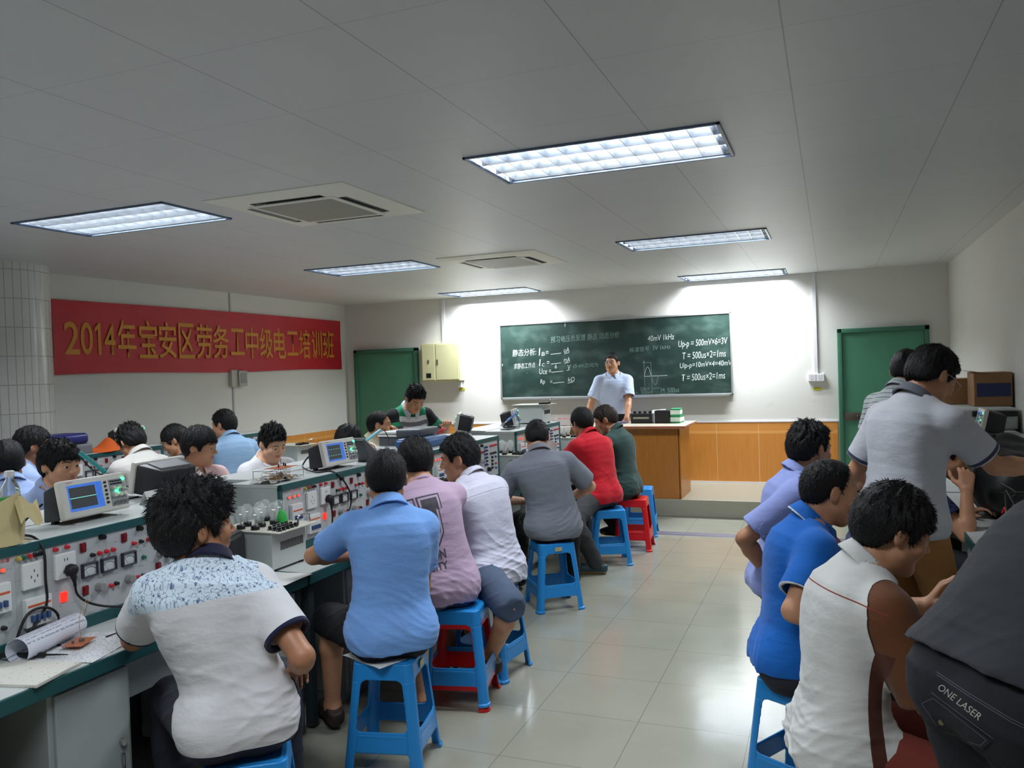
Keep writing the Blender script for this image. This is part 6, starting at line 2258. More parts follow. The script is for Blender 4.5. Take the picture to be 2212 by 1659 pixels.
PEOPLE = []
def person(label, **sp):
    sp['label'] = label
    sp.setdefault('seed', len(PEOPLE) * 7 + 3)
    PEOPLE.append(sp)

def decal(name, target, me, m, frame, off=.0016, step=.012, parent=None):
    """lays a flat mesh (x, y in metres) onto a garment: frame(x, y) gives a start point and a direction in the garment's space"""
    bm = bmesh.new(); bm.from_mesh(me)
    for _ in range(4):
        es = [e for e in bm.edges if e.calc_length() > step]
        if not es: break
        bmesh.ops.subdivide_edges(bm, edges=es, cuts=1, use_grid_fill=False)
        bmesh.ops.triangulate(bm, faces=[f for f in bm.faces if len(f.verts) > 4])
    bvh = BVHTree.FromObject(target, bpy.context.evaluated_depsgraph_get())
    for v in bm.verts:
        o, d = frame(v.co.x, v.co.y)
        h = bvh.ray_cast(o, d)
        v.co = (h[0] - d * (off + v.co.z)) if h[0] is not None else o
    nm = bpy.data.meshes.new(name)
    for f in bm.faces: f.smooth = True
    bm.to_mesh(nm); bm.free()
    return mesh_obj(name, nm, m, parent or target)

def back_frame(J, cu=0.0, cs=0.0):
    def f(x, y):
        c, t, r, w = J['at']((cs + y) / J['Ls'])
        return Vector(c + r * (cu + x) - w * .4), Vector(w)
    return f

def flat_poly(polys):
    bm = bmesh.new()
    for q in polys:
        bm.faces.new([bm.verts.new((a, b_, 0)) for a, b_ in q])
    bmesh.ops.triangulate(bm, faces=bm.faces)
    me = bpy.data.meshes.new('flat'); bm.to_mesh(me); bm.free()
    return me

def flat_line(pts, w):
    out = []
    for (a, b_), (c, d) in zip(pts[:-1], pts[1:]):
        l = math.hypot(c - a, d - b_) + 1e-9
        nx, ny = -(d - b_) / l * w, (c - a) / l * w
        out.append([(a - nx, b_ - ny), (c - nx, d - ny), (c + nx, d + ny), (a + nx, b_ + ny)])
    return out

def flat_text(body, w, h, x0, y0, rot=0.0, offset=0.0):
    me = text_mesh(body, 1.0, offset)
    co = np.array([v.co[:] for v in me.vertices])
    lo, hi = co.min(0), co.max(0)
    c, s = math.cos(rot), math.sin(rot)
    for v in me.vertices:
        a, b_ = (v.co.x - lo[0]) / (hi[0] - lo[0]) * w, (v.co.y - lo[1]) / (hi[1] - lo[1]) * h
        v.co = (x0 + c * a - s * b_, y0 + s * a + c * b_, 0)
    return me

def link_person(sp, A):
    J = A['J']
    root = thing('person', sp['label'], 'person', tuple(J['root']), J['rz'])
    skin = sp.get('skin', SK[1])
    body = np_mesh('body', *A['body'][:2], skin, root, A['body'][2])
    sh = sp['shirt']
    shirt = np_mesh('shirt', *A['shirt'][:2], sh['mat'], root, A['shirt'][2])
    if 'collar' in A:
        np_mesh('collar', *A['collar'][:2], sh.get('cmat', sh['mat']), shirt, A['collar'][2])
    np_mesh('trousers', *A['trousers'][:2], sp.get('pants', {}).get('mat', PANTS_DARK), root, None)
    for V, F, at in A['shoe']:
        if len(F):
            np_mesh('shoe', V, F, sp.get('shoe', SHOE_BLACK), root, at)
    np_mesh('hair', *A['hair'][:2], sp.get('hairmat', HB), root, A['hair'][2])
    H, c, k = J['H'], J['hc'], J['hk']
    if sp.get('eyes', True):
        Hm = Matrix([list(r) for r in H]).to_4x4()
        for q in (-1, 1):
            b = MB()
            g = bmesh.ops.create_uvsphere(b.bm, u_segments=16, v_segments=10, radius=.0128 * k)
            for f in b.bm.faces:
                m = f.calc_center_median().normalized()
                f.material_index = 1 if m.z > .86 else 0
            b.xform(Matrix.Rotation(-math.pi / 2, 4, 'X'))
            e = b.build('eye', [EYE_W, EYE_D], body, smooth=90)
            e.matrix_local = Matrix.Translation(Vector(c + H @ (np.array((q * .031, .0755, .0045)) * k))) @ Hm @ Matrix.Rotation(R(-14), 4, 'X')
            b = MB()
            b.tube([c + H @ (np.array(p) * k) for p in ((q * .013, .0915, .0245), (q * .028, .0905, .0300), (q * .041, .0835, .0300), (q * .050, .0745, .0255))], [.0024 * k] * 2 + [.0022 * k] * 20, 6, 3)
            b.build('eyebrow', sp.get('hairmat', HB), body, smooth=80)
    if sp.get('glasses'):
        b = MB()
        P = lambda v: Vector(c + H @ (np.array(v) * k))
        for q in (-1, 1):
            b.tube([P((q * .033 + .023 * math.cos(a), .107 - .25 * abs(.023 * math.cos(a)), .004 + .016 * math.sin(a))) for a in np.linspace(0, 6.28, 17)[:-1]], .0014, 6, 0, closed=True)
            b.tube([P((q * .057, .100, .008)), P((q * .079, .05, .010)), P((q * .082, -.005, .012)), P((q * .080, -.025, -.006))], .0014, 6, 4)
        b.tube([P((-.010, .106, .006)), P((0, .1085, .010)), P((.010, .106, .006))], .0014, 6, 3)
        b.build('glasses', STEEL, root, smooth=80)
    return root, shirt, body

PANTS_DARK = mat('dark_trousers', (40, 42, 48), .85, bump=.25, bscale=30)
PANTS_BLACK = mat('black_shorts', (18, 19, 24), .85, bump=.25, bscale=30)
PANTS_GREY = mat('charcoal_trousers', (56, 58, 62), .85, bump=.25, bscale=30)
JEANS_LT = mat('blue_grey_jeans', (74, 88, 112), .85, bump=.3, bscale=40, var=.2, vscale=14)
JEANS_DK = mat('dark_jeans', (38, 42, 54), .85, bump=.3, bscale=40, var=.2, vscale=14)
KHAKI = mat('khaki_trousers', (166, 118, 66), .85, bump=.25, bscale=30)
SHOE_BLACK = mat('black_leather_shoe', (20, 20, 22), .3)
SHOE_TEAL = NT('teal_trainer')
_v, _x, _y, _z = SHOE_TEAL.coords(attr='rest')
SHOE_TEAL.l(SHOE_TEAL.mix(SHOE_TEAL.math('LESS_THAN', _z, .022), (40, 70, 84), (160, 128, 66)), SHOE_TEAL.b.inputs['Base Color'])
SHOE_SANDAL = mat('dark_sandal', (48, 34, 32), .6)

# ---- the cast
JEANS_BLK = mat('black_jeans', (27, 29, 36), .85, bump=.3, bscale=40, var=.2, vscale=14)
NEAR = (.0066, .0060, .0038)
MID = (.0078, .0075, .0044)
FAR = (.0100, .0095, .0054)

def pat_floral(t, c, r, s):
    v, u, sv, w = r
    yoke = t.math('GREATER_THAN', sv, .395)
    vo = t.n('ShaderNodeTexVoronoi'); vo.inputs['Scale'].default_value = 50
    t.l(v, vo.inputs['Vector'])
    dots = t.math('LESS_THAN', vo.outputs['Distance'], .20)
    sw = t.math('ABSOLUTE', t.math('SUBTRACT', t.noise(v, 55, 2), .5))
    swl = t.math('LESS_THAN', sw, .022)
    fl = t.math('MAXIMUM', t.math('MULTIPLY', dots, .9), t.math('MULTIPLY', swl, .7))
    cc = t.mix(fl, (206, 222, 236), (74, 92, 140))
    c = t.mix(t.math('MULTIPLY', yoke, t.math('LESS_THAN', s[0], 0.055)), c, cc)
    cuff = t.math('LESS_THAN', s[1], .016)
    c = t.mix(cuff, c, (30, 32, 62))
    hemb = t.math('LESS_THAN', s[2], .024)
    return t.mix(hemb, c, (28, 30, 56))
M_FLORAL = cloth('white_shirt_floral_yoke', (214, 213, 218), pattern=pat_floral)
M_NAVYC = cloth('navy_collar', (26, 28, 52))
M_LBLUE = cloth('light_blue_polo', (122, 168, 234), weave=300)
M_LILAC = cloth('lilac_tee', (190, 164, 190))
def pat_yoke(t, c, r, s):
    v, u, sv, w = r
    seam = t.math('LESS_THAN', t.math('ABSOLUTE', t.math('SUBTRACT', sv, .405)), .0018)
    return t.mix(t.math('MULTIPLY', seam, .6), c, (60, 62, 76))
M_PALE = cloth('pale_lavender_dress_shirt', (206, 206, 224), pattern=pat_yoke)
M_GREY = cloth('grey_work_shirt', (122, 126, 138), pattern=pat_yoke)
M_RED = cloth('red_polo', (196, 30, 46))
M_DGREEN = cloth('dark_green_shirt', (48, 72, 70))
M_TEACH = cloth('pale_blue_dress_shirt', (190, 204, 236))
def pat_rugby(t, c, r, s):
    v, u, sv, w = r
    ramp = t.n('ShaderNodeValToRGB')
    ramp.color_ramp.interpolation = 'CONSTANT'
    f = t.math('DIVIDE', t.math('SUBTRACT', sv, .0), .52)
    stops = [(0.0, (34, 130, 92)), (.42, (34, 130, 92)), (.47, (206, 208, 214)), (.53, (24, 26, 30)), (.64, (206, 208, 214)), (.73, (110, 112, 122)), (.82, (206, 208, 214)), (.90, (34, 130, 92))]
    el = ramp.color_ramp.elements
    el[0].position, el[0].color = 0, s2l(stops[0][1]) + (1,)
    el[1].position, el[1].color = stops[1][0], s2l(stops[1][1]) + (1,)
    for p, q in stops[2:]:
        e = el.new(p); e.color = s2l(q) + (1,)
    t.l(f, ramp.inputs[0])
    ramp2 = t.n('ShaderNodeValToRGB'); ramp2.color_ramp.interpolation = 'CONSTANT'
    e2 = ramp2.color_ramp.elements
    e2[0].position, e2[0].color = 0, s2l((206, 208, 214)) + (1,)
    e2[1].position, e2[1].color = .14, s2l((60, 62, 70)) + (1,)
    for p, q in ((.34, (34, 130, 92)), (.55, (24, 26, 30)), (.72, (150, 152, 160)), (.85, (34, 130, 92))):
        e = e2.new(p); e.color = s2l(q) + (1,)
    t.l(t.math('DIVIDE', s[1], .2), ramp2.inputs[0])
    return t.mix(t.math('GREATER_THAN', s[0], 0.0), ramp.outputs[0], ramp2.outputs[0])
M_RUGBY = cloth('green_black_white_striped_polo', (120, 120, 120), pattern=pat_rugby)
M_CREAM = cloth('cream_polo', (218, 212, 186))
M_WHITE = cloth('white_tee', (220, 220, 226))
M_SKY = cloth('sky_blue_shirt', (150, 184, 220))
M_PINK = cloth('pink_polo', (226, 190, 192))
M_TEALD = cloth('dark_teal_shirt', (40, 66, 72))
M_OFFW = cloth('off_white_shirt', (204, 202, 198))
M_LBL2 = cloth('pale_blue_shirt', (156, 176, 220))
M_LAV = cloth('lavender_blue_shirt', (138, 150, 206))
M_BRIGHT = cloth('bright_blue_polo', (22, 100, 190))
def pat_bluecuff(t, c, r, s):
    return t.mix(t.math('LESS_THAN', s[1], .005), c, (220, 224, 230))
def pat_piping(t, c, r, s):
    return t.mix(t.math('LESS_THAN', r[2], .007), c, (216, 222, 230))
M_BRIGHTC = cloth('blue_collar_white_piping', (22, 100, 190), pattern=pat_piping)
M_BRIGHT2 = cloth('bright_blue_polo_piped', (22, 100, 190), pattern=pat_bluecuff)
def pat_brown(t, c, r, s):
    v, u, sv, w = r
    c = t.mix(t.math('GREATER_THAN', s[0], 0.0), c, (104, 64, 40))
    c = t.mix(t.math('LESS_THAN', t.math('ABSOLUTE', s[0]), 0.003), c, (64, 34, 34))
    side = t.math('MULTIPLY', t.math('GREATER_THAN', w, .035), t.math('LESS_THAN', w, .075))
    side = t.math('MULTIPLY', side, t.math('LESS_THAN', sv, .30))
    side = t.math('MULTIPLY', side, t.math('GREATER_THAN', u, .05))
    c = t.mix(side, c, (84, 46, 36))
    seam = t.math('MULTIPLY', t.math('LESS_THAN', t.math('ABSOLUTE', t.math('SUBTRACT', sv, .425)), .0018), t.math('LESS_THAN', w, .03))
    return t.mix(seam, c, (140, 60, 50))
M_BROWNW = cloth('white_shirt_brown_sleeves', (214, 214, 212), pattern=pat_brown)
M_CHAR = cloth('charcoal_shirt', (56, 58, 64))
def pat_ringer(t, c, r, s):
    a = t.math('MULTIPLY', t.math('LESS_THAN', s[1], .022), t.math('GREATER_THAN', s[1], .006))
    return t.mix(a, c, (66, 70, 92))
M_RINGER = cloth('white_grey_polo', (196, 198, 206), pattern=pat_ringer)
M_GCOL = cloth('grey_collar', (110, 114, 124))
def pat_stripe(t, c, r, s):
    v, u, sv, w = r
    return t.mix(t.line(sv, .030, .004), c, (70, 84, 110))
M_STRIPE = cloth('striped_polo', (196, 204, 206), pattern=pat_stripe)
M_NAVY = cloth('navy_shirt', (34, 46, 92))

POLO = dict(collar='polo')
def S(m, **k):
    d = dict(mat=m); d.update(k); return d

# row on the aisle side of the middle benches, backs to the viewer
person('person in white shirt with floral blue yoke sitting nearest the viewer, back turned', pos=(-1.82, 2.09), face=135, side=-30, hip=0.575, lean=(0, 14), sidetop=-.42, hface=62, hpitch=0, hroll=-2, vox=NEAR, wide=.93, broad=.90, depth=.97, size=1.0, hoff=(-.062, -.01, -.022),
       shirt=S(M_FLORAL, collar='polo', cmat=M_NAVYC, hem=-.13, loose=.020, flare=0.0, sleeve=.72, cuff=.030, fold=.0055, ch=.040), skin=SK[2],
       L=dict(e=(-2.22, 2.06, .80), w=(-2.45, 2.35, .79)), R=dict(e=(-1.58, 2.12, .78), w=(-1.82, 2.40, .60), curl=40), pants=dict(mat=JEANS_DK), head=1.12, hair=dict(line='fringe', thick=(.016, .024, .026), amp=.007, spike=.012, messy=1.0, quiff=True, len=.02), shoe=SHOE_BLACK)
person('person in light blue polo shirt seen square from behind, elbow on the bench', broad=.89, pos=(-1.79, 3.03), face=130, side=2, hip=0.572, lean=(-4, 13), hface=121, hpitch=14, vox=NEAR,
       shirt=S(M_LBLUE, collar='polo', hem=-.12, loose=.018, sleeve=.66, cuff=.026, fold=.005), skin=SK[1],
       L=dict(e=(-2.30, 3.10, .80), w=(-2.10, 3.42, .79), fwd=.05, up=.02), R=dict(l=(.12, .34, .66), pole=(.12, -.4, -1)), pants=dict(mat=PANTS_BLACK, short=True), hair=dict(line='short', thick=(.010, .014, .014), amp=.002), shoe=SHOE_SANDAL, legl=dict(splay=18, fy=.04))
person('person in lilac T-shirt with a big grey letter U on the back', pos=(-1.87, 3.68), face=138, side=-12, hip=0.592, lean=(-2, 21), hface=133, hpitch=24, vox=NEAR,
       shirt=S(M_LILAC, collar='band', hem=-.15, loose=.014, sleeve=.66, fold=.0045), skin=SK[1],
       L=dict(w=(-2.38, 3.85, .80)), R=dict(w=(-2.24, 4.02, .80)), pants=dict(mat=JEANS_LT, short=True), hair=dict(line='fringe', thick=(.014, .018, .020), amp=.003), shoe=SHOE_SANDAL)
person('person in pale lavender dress shirt and jean shorts, head turned left in profile', pos=(-1.79, 4.14), face=160, side=-6, hip=0.565, lean=(-3, 27), hface=195, hpitch=12, vox=NEAR,
       shirt=S(M_PALE, collar='dress', hem=-.11, loose=.022, sleeve=.75, fold=.006, cuff=.034), skin=SK[1],
       L=dict(w=(-2.42, 4.05, .80)), R=dict(w=(-2.34, 4.42, .80)), pants=dict(mat=JEANS_LT, short=True), hair=dict(line='short', thick=(.009, .014, .024), amp=.004), shoe=SHOE_SANDAL, legl=dict(k=(-1.58, 3.80, .50), a=(-1.74, 3.93, .12), f=(-.8, .6)))
person('person in grey short-sleeved work shirt seen square from behind, head bowed', pos=(-1.85, 5.39), face=118, side=-15, hip=0.569, lean=(-5, 12), hface=113, hpitch=34, vox=MID, broad=1.08, wide=1.04,
       shirt=S(M_GREY, collar='dress', hem=-.14, loose=.020, sleeve=.80, cuff=.036, fold=.005), skin=SK[0],
       L=dict(l=(-.18, .30, .70), pole=(-1, -.2, -.4)), R=dict(l=(.18, .30, .70), pole=(1, -.2, -.4)), pants=dict(mat=PANTS_BLACK), hair=dict(line='short', thick=(.006, .010, .016), amp=.002), shoe=SHOE_BLACK, legl=dict(fy=.10))
person('person in red polo shirt sitting beside the man in dark green', pos=(-1.87, 6.71), face=152, side=1, hip=0.581, lean=(-1, 29), hface=140, hpitch=18, vox=MID, wide=1.04,
       shirt=S(M_RED, collar='polo', hem=-.12, loose=.020, sleeve=.7, fold=.005), skin=SK[1],
       L=dict(w=(-2.40, 6.80, .80)), R=dict(w=(-2.30, 7.0, .80)), pants=dict(mat=PANTS_GREY), hair=dict(line='short', thick=(.012, .016, .022), amp=.003), shoe=SHOE_TEAL.m, legl=dict(k=(-1.95, 6.25, .44), a=(-1.80, 6.30, .085), f=(-1, -.12)))
person('person in dark green shirt in profile, last in the row before the platform', pos=(-1.80, 7.29), face=172, hip=0.566, lean=(-3, 19), hface=188, hpitch=26, vox=MID,
       shirt=S(M_DGREEN, collar='dress', hem=-.12, loose=.018, sleeve=1.5, fold=.005), skin=SK[1],
       L=dict(w=(-2.35, 7.20, .80)), R=dict(w=(-2.30, 7.5, .80)), pants=dict(mat=PANTS_DARK), hair=dict(line='short', thick=(.008, .012, .020), amp=.004), hairmat=HBR, shoe=SHOE_BLACK, legr=dict(fy=-.30, drop=-.2))
# teacher
person('teacher in pale blue dress shirt standing behind the desk before the blackboard', pos=(-2.50, 9.76), base=.19, hip=.885, stand=True, face=282, lean=(-2, 4), hface=262, hpitch=-2, vox=FAR,
       shirt=S(M_TEACH, collar='dress', hem=.02, loose=.024, sleeve=.78, cuff=.038, fold=.003, flare=0.0), skin=SK[1], glasses=True, size=.985,
       L=dict(w=(-2.285, 9.50, 1.04), pole=(-.6, -.8, 0), dir=(0, .3, -1), curl=12), R=dict(w=(-2.82, 9.60, .98), pole=(1, -.6, 0), dir=(0, .3, -1)), pants=dict(mat=PANTS_BLACK), hair=dict(line='short', thick=(.005, .007, .014), amp=.002))
# far side of the middle benches, facing the aisle
person('person in green, black and white striped polo standing bent over an oscilloscope', pos=(-3.92, 7.02), stand=True, face=318, hip=0.870, lean=(13, 33), hface=325, hpitch=38, vox=MID,
       shirt=S(M_RUGBY, collar='polo', cmat=cloth('white_knit_collar', (190, 192, 200)), hem=-.1, loose=.020, sleeve=.72, cuff=.034, fold=.004), skin=SK[1],
       L=dict(w=(-3.45, 7.00, 1.16), pole=(-.6, -.3, -.8), curl=45), R=dict(e=(-3.86, 6.76, 1.08), w=(-3.55, 6.72, 1.16), curl=45), pants=dict(mat=PANTS_BLACK), hair=dict(line='short', thick=(.010, .012, .028), amp=.006, spike=.006, messy=.9))
person('person in cream polo shirt in profile with a hand raised to the mouth', pos=(-3.85, 6.28), face=15, hip=0.576, lean=(0, 8), hface=24, hpitch=4, vox=MID,
       shirt=S(M_CREAM, collar='polo', hem=-.08, vneck=.06, fold=.004), skin=SK[1],
       R=dict(w=(-3.60, 6.30, 1.10), pole=(.5, .1, -1), curl=70, dir=(-.2, -.1, 1), palm=(-.3, -1, 0)), L=dict(l=(-.1, .40, .80)), hair=dict(line='receding', thick=(.004, .006, .008), amp=.0015))
person('person with only black hair visible behind the second oscilloscope', pos=(-3.93, 5.65), face=20, hip=0.561, lean=(5, 27), hface=50, hpitch=22, vox=FAR, size=.96,
       shirt=S(M_WHITE, collar='band'), skin=SK[1], hair=dict(line='fringe', thick=(.012, .014, .02), amp=.005))
person('person in white T-shirt looking down, before the second console', pos=(-3.93, 4.88), face=345, hip=0.575, lean=(2, 12), hface=343, hpitch=26, hroll=4, vox=MID, 
       shirt=S(M_WHITE, collar='band', dip=.5, neck_h=.004, cr=1.12), skin=SK[0], L=dict(l=(-.12, .40, .80)), R=dict(l=(.1, .42, .80)), hair=dict(line='short', thick=(.010, .014, .028), amp=.006, spike=.010, messy=1.0))
person('person in pink polo shirt with bowl-cut hair looking right', pos=(-3.86, 4.12), face=345, hip=0.613, lean=(-3, 3), hface=18, hpitch=10, vox=MID, size=.98,
       shirt=S(M_PINK, collar='polo', vneck=.09, hem=-.08), skin=SK[1], L=dict(l=(-.12, .40, .80)), R=dict(l=(.1, .42, .80)), hair=dict(line='fringe', thick=(.016, .018, .024), amp=.003))
person('person behind the nearest oscilloscope, boyish face half hidden', pos=(-3.93, 3.08), face=0, side=-6, hip=0.620, lean=(1, 12), hface=0, hpitch=6, vox=MID, size=.98,
       shirt=S(M_LBL2, collar='dress'), skin=SK[1], L=dict(l=(-.12, .40, .80)), R=dict(l=(.1, .42, .80)), hair=dict(line='fringe', thick=(.013, .015, .024), amp=.005, spike=.006))
# by the left wall
person('person in sky blue shirt seen from behind under the right end of the banner', pos=(-4.82, 5.66), face=158, hip=0.650, lean=(6, 21), hface=188, hpitch=10, vox=MID,
       shirt=S(M_SKY, collar='dress', hem=-.14, loose=.024, sleeve=.8, fold=.005), skin=SK[1], L=dict(w=(-5.25, 5.8, .85)), R=dict(l=(.2, .25, .78)), hair=dict(line='short', thick=(.008, .010, .02), amp=.004, spike=.004), pants=dict(mat=JEANS_DK))
person('person in dark teal shirt and glasses looking down, half hidden', pos=(-4.83, 5.19), face=205, hip=0.574, lean=(1, 16), hface=212, hpitch=28, vox=FAR, glasses=True,
       shirt=S(M_TEALD, collar='band'), skin=SK[1], hair=dict(line='fringe', thick=(.010, .012, .02), amp=.003))
person('person in off-white shirt with tousled black hair bent over the bench by the left wall', pos=(-4.70, 4.54), face=172, hip=0.623, lean=(-4, 19), hface=168, hpitch=34, vox=FAR, 
       shirt=S(M_OFFW, collar='dress', loose=.022), skin=SK[1], L=dict(w=(-5.2, 4.5, .80)), R=dict(w=(-5.2, 4.75, .80)), hair=dict(line='fringe', thick=(.012, .016, .026), amp=.009, spike=.012, messy=1.2))
person('person in pale blue shirt with black hair, back turned, below the tiled pillar', pos=(-4.94, 3.60), face=70, hip=0.652, lean=(8, 21), hface=58, hpitch=8, vox=FAR, 
       shirt=S(M_LBL2, collar='dress', loose=.02), skin=SK[2], hair=dict(line='short', thick=(.012, .014, .022), amp=.004), L=dict(l=(-.2, .3, .75)), R=dict(l=(.2, .3, .75)))
person('person in pale blue shirt cut by the left edge of the photo', pos=(-4.29, 3.18), face=150, hip=0.604, lean=(1, 13), hface=152, hpitch=14, vox=FAR, 
       shirt=S(M_LBL2, collar='dress', loose=.02), skin=SK[2], hair=dict(line='short', thick=(.008, .012, .016), amp=.003), L=dict(l=(-.2, .3, .75)), R=dict(l=(.2, .3, .75)))
# right side
person('person in lavender-blue shirt leaning forward beyond the man in bright blue', pos=(-0.24, 4.09), face=18, hip=0.612, lean=(3, 17), hface=45, hpitch=10, vox=MID, 
       shirt=S(M_LAV, collar='dress', loose=.022, sleeve=.8, cuff=.036, hem=-.1), skin=SK[2], R=dict(e=(-.46, 3.90, .79), w=(-.28, 4.06, .60), fwd=-.03), L=dict(l=(-.14, .42, .60)), hair=dict(line='receding', thick=(.008, .012, .016), amp=.006, spike=.007), pants=dict(mat=PANTS_DARK))
person('balding person in bright blue polo shirt in profile, third from the right edge', pos=(-0.16, 3.23), face=12, side=-10, hip=0.545, lean=(-0, 20), hface=20, hpitch=16, vox=NEAR,
       shirt=S(M_BRIGHT2, collar='polo', cmat=M_BRIGHTC, hem=-.05, loose=.020, sleeve=.74, cuff=.034, fold=.005), skin=SK[1], R=dict(e=(-.14, 2.98, .80), w=(.20, 3.02, .66)), L=dict(l=(-.12, .42, .62)), pants=dict(mat=JEANS_DK), hair=dict(line='bald', thick=(.003, .006, .004), amp=.001))
person('person in white shirt with brown sleeves, smiling in profile', pos=(0.01, 2.56), face=10, side=-9, hip=0.544, lean=(-4, 22), hface=18, hpitch=22, vox=NEAR, wide=1.05,
       shirt=S(M_BROWNW, collar='dress', hem=-.18, loose=.020, flare=.004, sleeve=.95, cuff=.034, fold=.005), skin=SK[1], R=dict(e=(.18, 2.44, .84), w=(.48, 2.62, .82), fwd=.05), L=dict(w=(.28, 2.95, .85), pole=(-.8, -.2, -.5), dir=(0, .3, 1)), pants=dict(mat=mat('rust_red_trousers', (120, 50, 40), .85, bump=.2, bscale=30)), hair=dict(line='fringe', thick=(.014, .018, .026), amp=.004, messy=.7))
person('person in charcoal shirt and dark jeans bending over at the right edge, nearest the viewer', pos=(.335, 2.02), face=32, lean=(18, 92), side=-4, stand=True, hip=.92, hface=20, hpitch=40, vox=NEAR, wide=1.12, depth=1.15, size=1.05,
       shirt=S(M_CHAR, collar='band', hem=.08, loose=.026, sleeve=.75, flare=.02), skin=SK[1], R=dict(w=(.95, 2.05, .82)), L=dict(w=(.90, 2.60, .86)), pants=dict(mat=JEANS_BLK, loose=.036), hair=dict(line='short', amp=.003))
person('person in white polo with grey collar standing and reaching right, glasses', pos=(.29, 4.10), face=40, lean=(2, 16), stand=True, hip=.93, hface=33, hpitch=32, vox=NEAR, glasses=True, size=1.06,
       shirt=S(M_RINGER, collar='polo', cmat=M_GCOL, hem=-.13, loose=.024, sleeve=.76, cuff=.032, fold=.004, flare=.02), skin=SK[1],
       R=dict(e=(.56, 4.05, 1.28), w=(.95, 4.20, 1.16), curl=20, fwd=.04), L=dict(l=(-.30, .10, .86), pole=(-.8, -.8, -.2)), pants=dict(mat=KHAKI), hair=dict(line='short', thick=(.010, .014, .022), amp=.003))
person('person in striped polo standing behind the man in the white polo', pos=(.36, 5.55), face=50, lean=(2, 14), stand=True, hip=.93, size=1.04, hface=66, hpitch=20, vox=FAR,
       shirt=S(M_STRIPE, collar='polo', hem=-.1, loose=.02), skin=SK[1], R=dict(l=(.2, .35, 1.0)), L=dict(l=(-.22, .3, .95)), hair=dict(line='short', thick=(.006, .008, .016), amp=.003))
person('person in navy shirt hunched with chin on hand, behind the man in the white polo', pos=(0.22, 5.05), face=5, hip=0.586, lean=(14, 52), hface=350, hpitch=18, vox=FAR, 
       shirt=S(M_NAVY, collar='band', loose=.022), skin=SK[1], R=dict(e=(.64, 4.78, .72), w=(.65, 4.84, .97), dir=(-.25, .1, 1), palm=(-1, 0, .2), curl=68), L=dict(l=(-.1, .5, .78)), hair=dict(line='short', thick=(.008, .010, .016), amp=.003))

with ThreadPoolExecutor(4) as ex:
    ARR = list(ex.map(make_person_arrays, PEOPLE))
CAST = [link_person(sp, A) for sp, A in zip(PEOPLE, ARR)]

# ---- prints on the clothes
DK_PRINT = mat('dark_grey_print', (84, 80, 88), .85, var=.5, vscale=60)
LT_PRINT = mat('pale_print', (196, 172, 196), .85)
root, shirt, body = CAST[2]
J = ARR[2]['J']
def U_shape(g):
    """block letter U as a few quads, grown by g"""
    W, Hh, st = .105 + g, .20 + g, .060
    o = []
    for q in (-1, 1):
        o.append([(q * (W), Hh), (q * (W), Hh - .055 - g), (q * (.022 - g if q else 0), Hh - .055 - g), (q * (.022 - g), Hh)])
        o.append([(q * (W - .018), Hh - .05 - g), (q * (W - .018), .045 - g * .4), (q * (.018 - g), .045 - g * .4), (q * (.018 - g), Hh - .05 - g)])
        o.append([(q * (W - .018), .046 - g * .4), (q * (W - .055), -g), (0, -g), (0, .062), (q * (.018 - g), .062), (q * (.018 - g), .046 - g * .4)] if False else [(q * (W - .018), .046 - g * .4), (q * (W - .055), -g), (0, -g), (0, .046 - g * .4)])
    return o
fr_ = back_frame(J, -.090, .225)
decal('letter_outline', shirt, flat_poly(U_shape(.017)), DK_PRINT, fr_, off=.0012)
decal('letter_gap', shirt, flat_poly(U_shape(.010)), LT_PRINT, fr_, off=.0020)
decal('letter_print', shirt, flat_poly(U_shape(.0)), DK_PRINT, fr_, off=.0028)
decal('lettering', shirt, flat_text('TON', .100, .042, -.012, -.075, offset=.03), DK_PRINT, fr_, step=.006)
decal('lettering', shirt, flat_text('RSITY', .112, .034, -.024, -.122, offset=.03), DK_PRINT, fr_, step=.006)

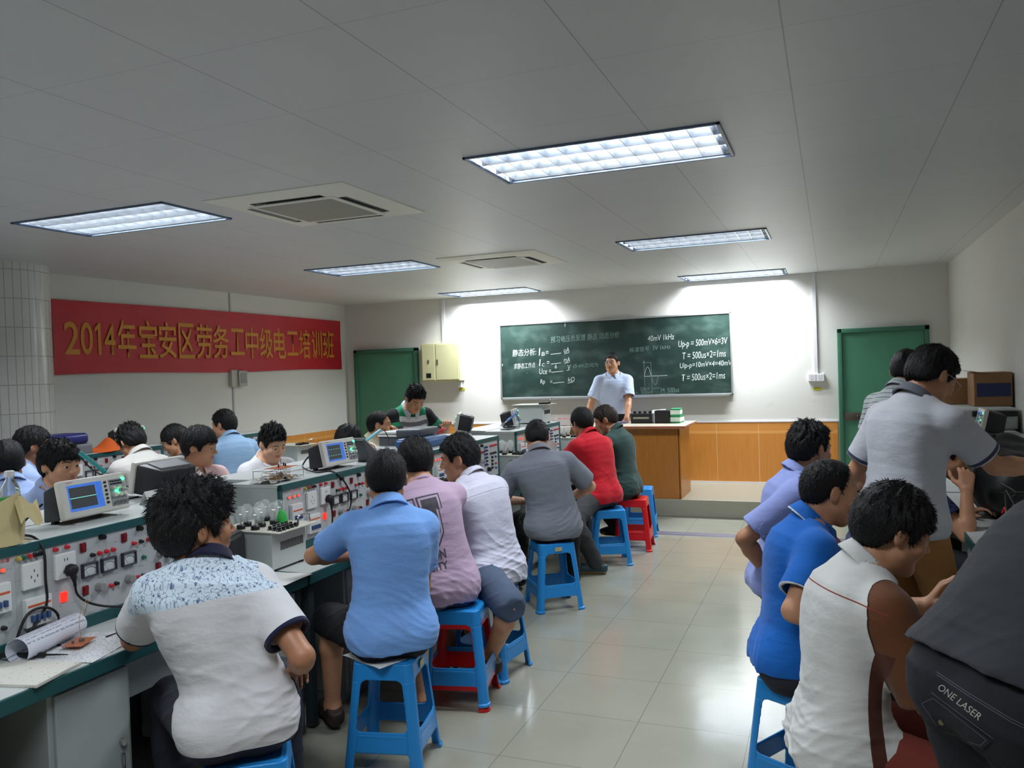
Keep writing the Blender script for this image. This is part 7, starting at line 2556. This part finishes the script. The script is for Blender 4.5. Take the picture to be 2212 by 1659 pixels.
# jeans of the man nearest the viewer on the right: stitching, flap pocket, embroidered word
root, shirt, body = CAST[22]
trs = [c for c in kids(root) if c.name.startswith('trousers')][0]
J = ARR[22]['J']
O = Vector((.200, 1.85, .962))
dv = Vector((.08, .93, -.35)).normalized()
ux = dv.cross(Vector((0, 0, 1))).normalized()
uy = ux.cross(dv)
inv = (Matrix.Translation(Vector(J['root'])) @ Matrix.Rotation(J['rz'], 4, 'Z')).inverted()
def jf(x, y):
    return inv @ (O + ux * x + uy * y - dv * .5), (inv.to_3x3() @ dv).normalized()
STITCH = mat('pale_stitching', (92, 98, 108), .8)
WHT = mat('pale_embroidery', (180, 176, 168), .8)
K = 1 / 880.0
px_ = lambda pts: [((a + 22 - 1983) * K, -(b_ - 1503) * K) for a, b_ in pts]
sts = []
for dy in (0, 5):
    sts += flat_line(px_([(1950, 1455 + dy), (2000, 1487 + dy), (2060, 1520 + dy), (2120, 1543 + dy), (2205, 1560 + dy)]), .0007)
flap = [(1917, 1516), (1942, 1498), (2032, 1562), (2018, 1580), (1950, 1567)]
sts += flat_line(px_([(1940, 1494), (2034, 1558)]), .0007)
for dx in (0, 22):
    sts += flat_line(px_([(2120 + dx, 1440), (2117 + dx, 1490)]), .0008)
sts += flat_line(px_([(2112, 1486), (2142, 1494)]), .0009)
decal('stitching', trs, flat_poly(sts), STITCH, jf, off=.0015)
decal('pocket_flap', trs, flat_poly([px_(flap)]), JEANS_BLK, jf, off=.005, step=.02)
inn = [(1923, 1517), (1943, 1504), (2024, 1562), (2015, 1574), (1954, 1562), (1923, 1517)]
decal('flap_stitching', trs, flat_poly(flat_line(px_(inn), .0006)), STITCH, jf, off=.0062)
b = MB(); p0, d0 = jf(*px_([(1956, 1546)])[0])
bv = BVHTree.FromObject(trs, bpy.context.evaluated_depsgraph_get()).ray_cast(p0, d0)
if bv[0] is not None:
    b.cyl(bv[0] - d0 * .004, bv[0] - d0 * .008, .006, n=14); b.build('button', mat('brass_button', (150, 140, 100), .35, .8), trs)
decal('embroidered_word', trs, flat_text('ONE LASER', .088, .0145, *px_([(1950, 1486)])[0], rot=math.radians(-36)), WHT, jf, off=.0018, step=.005)
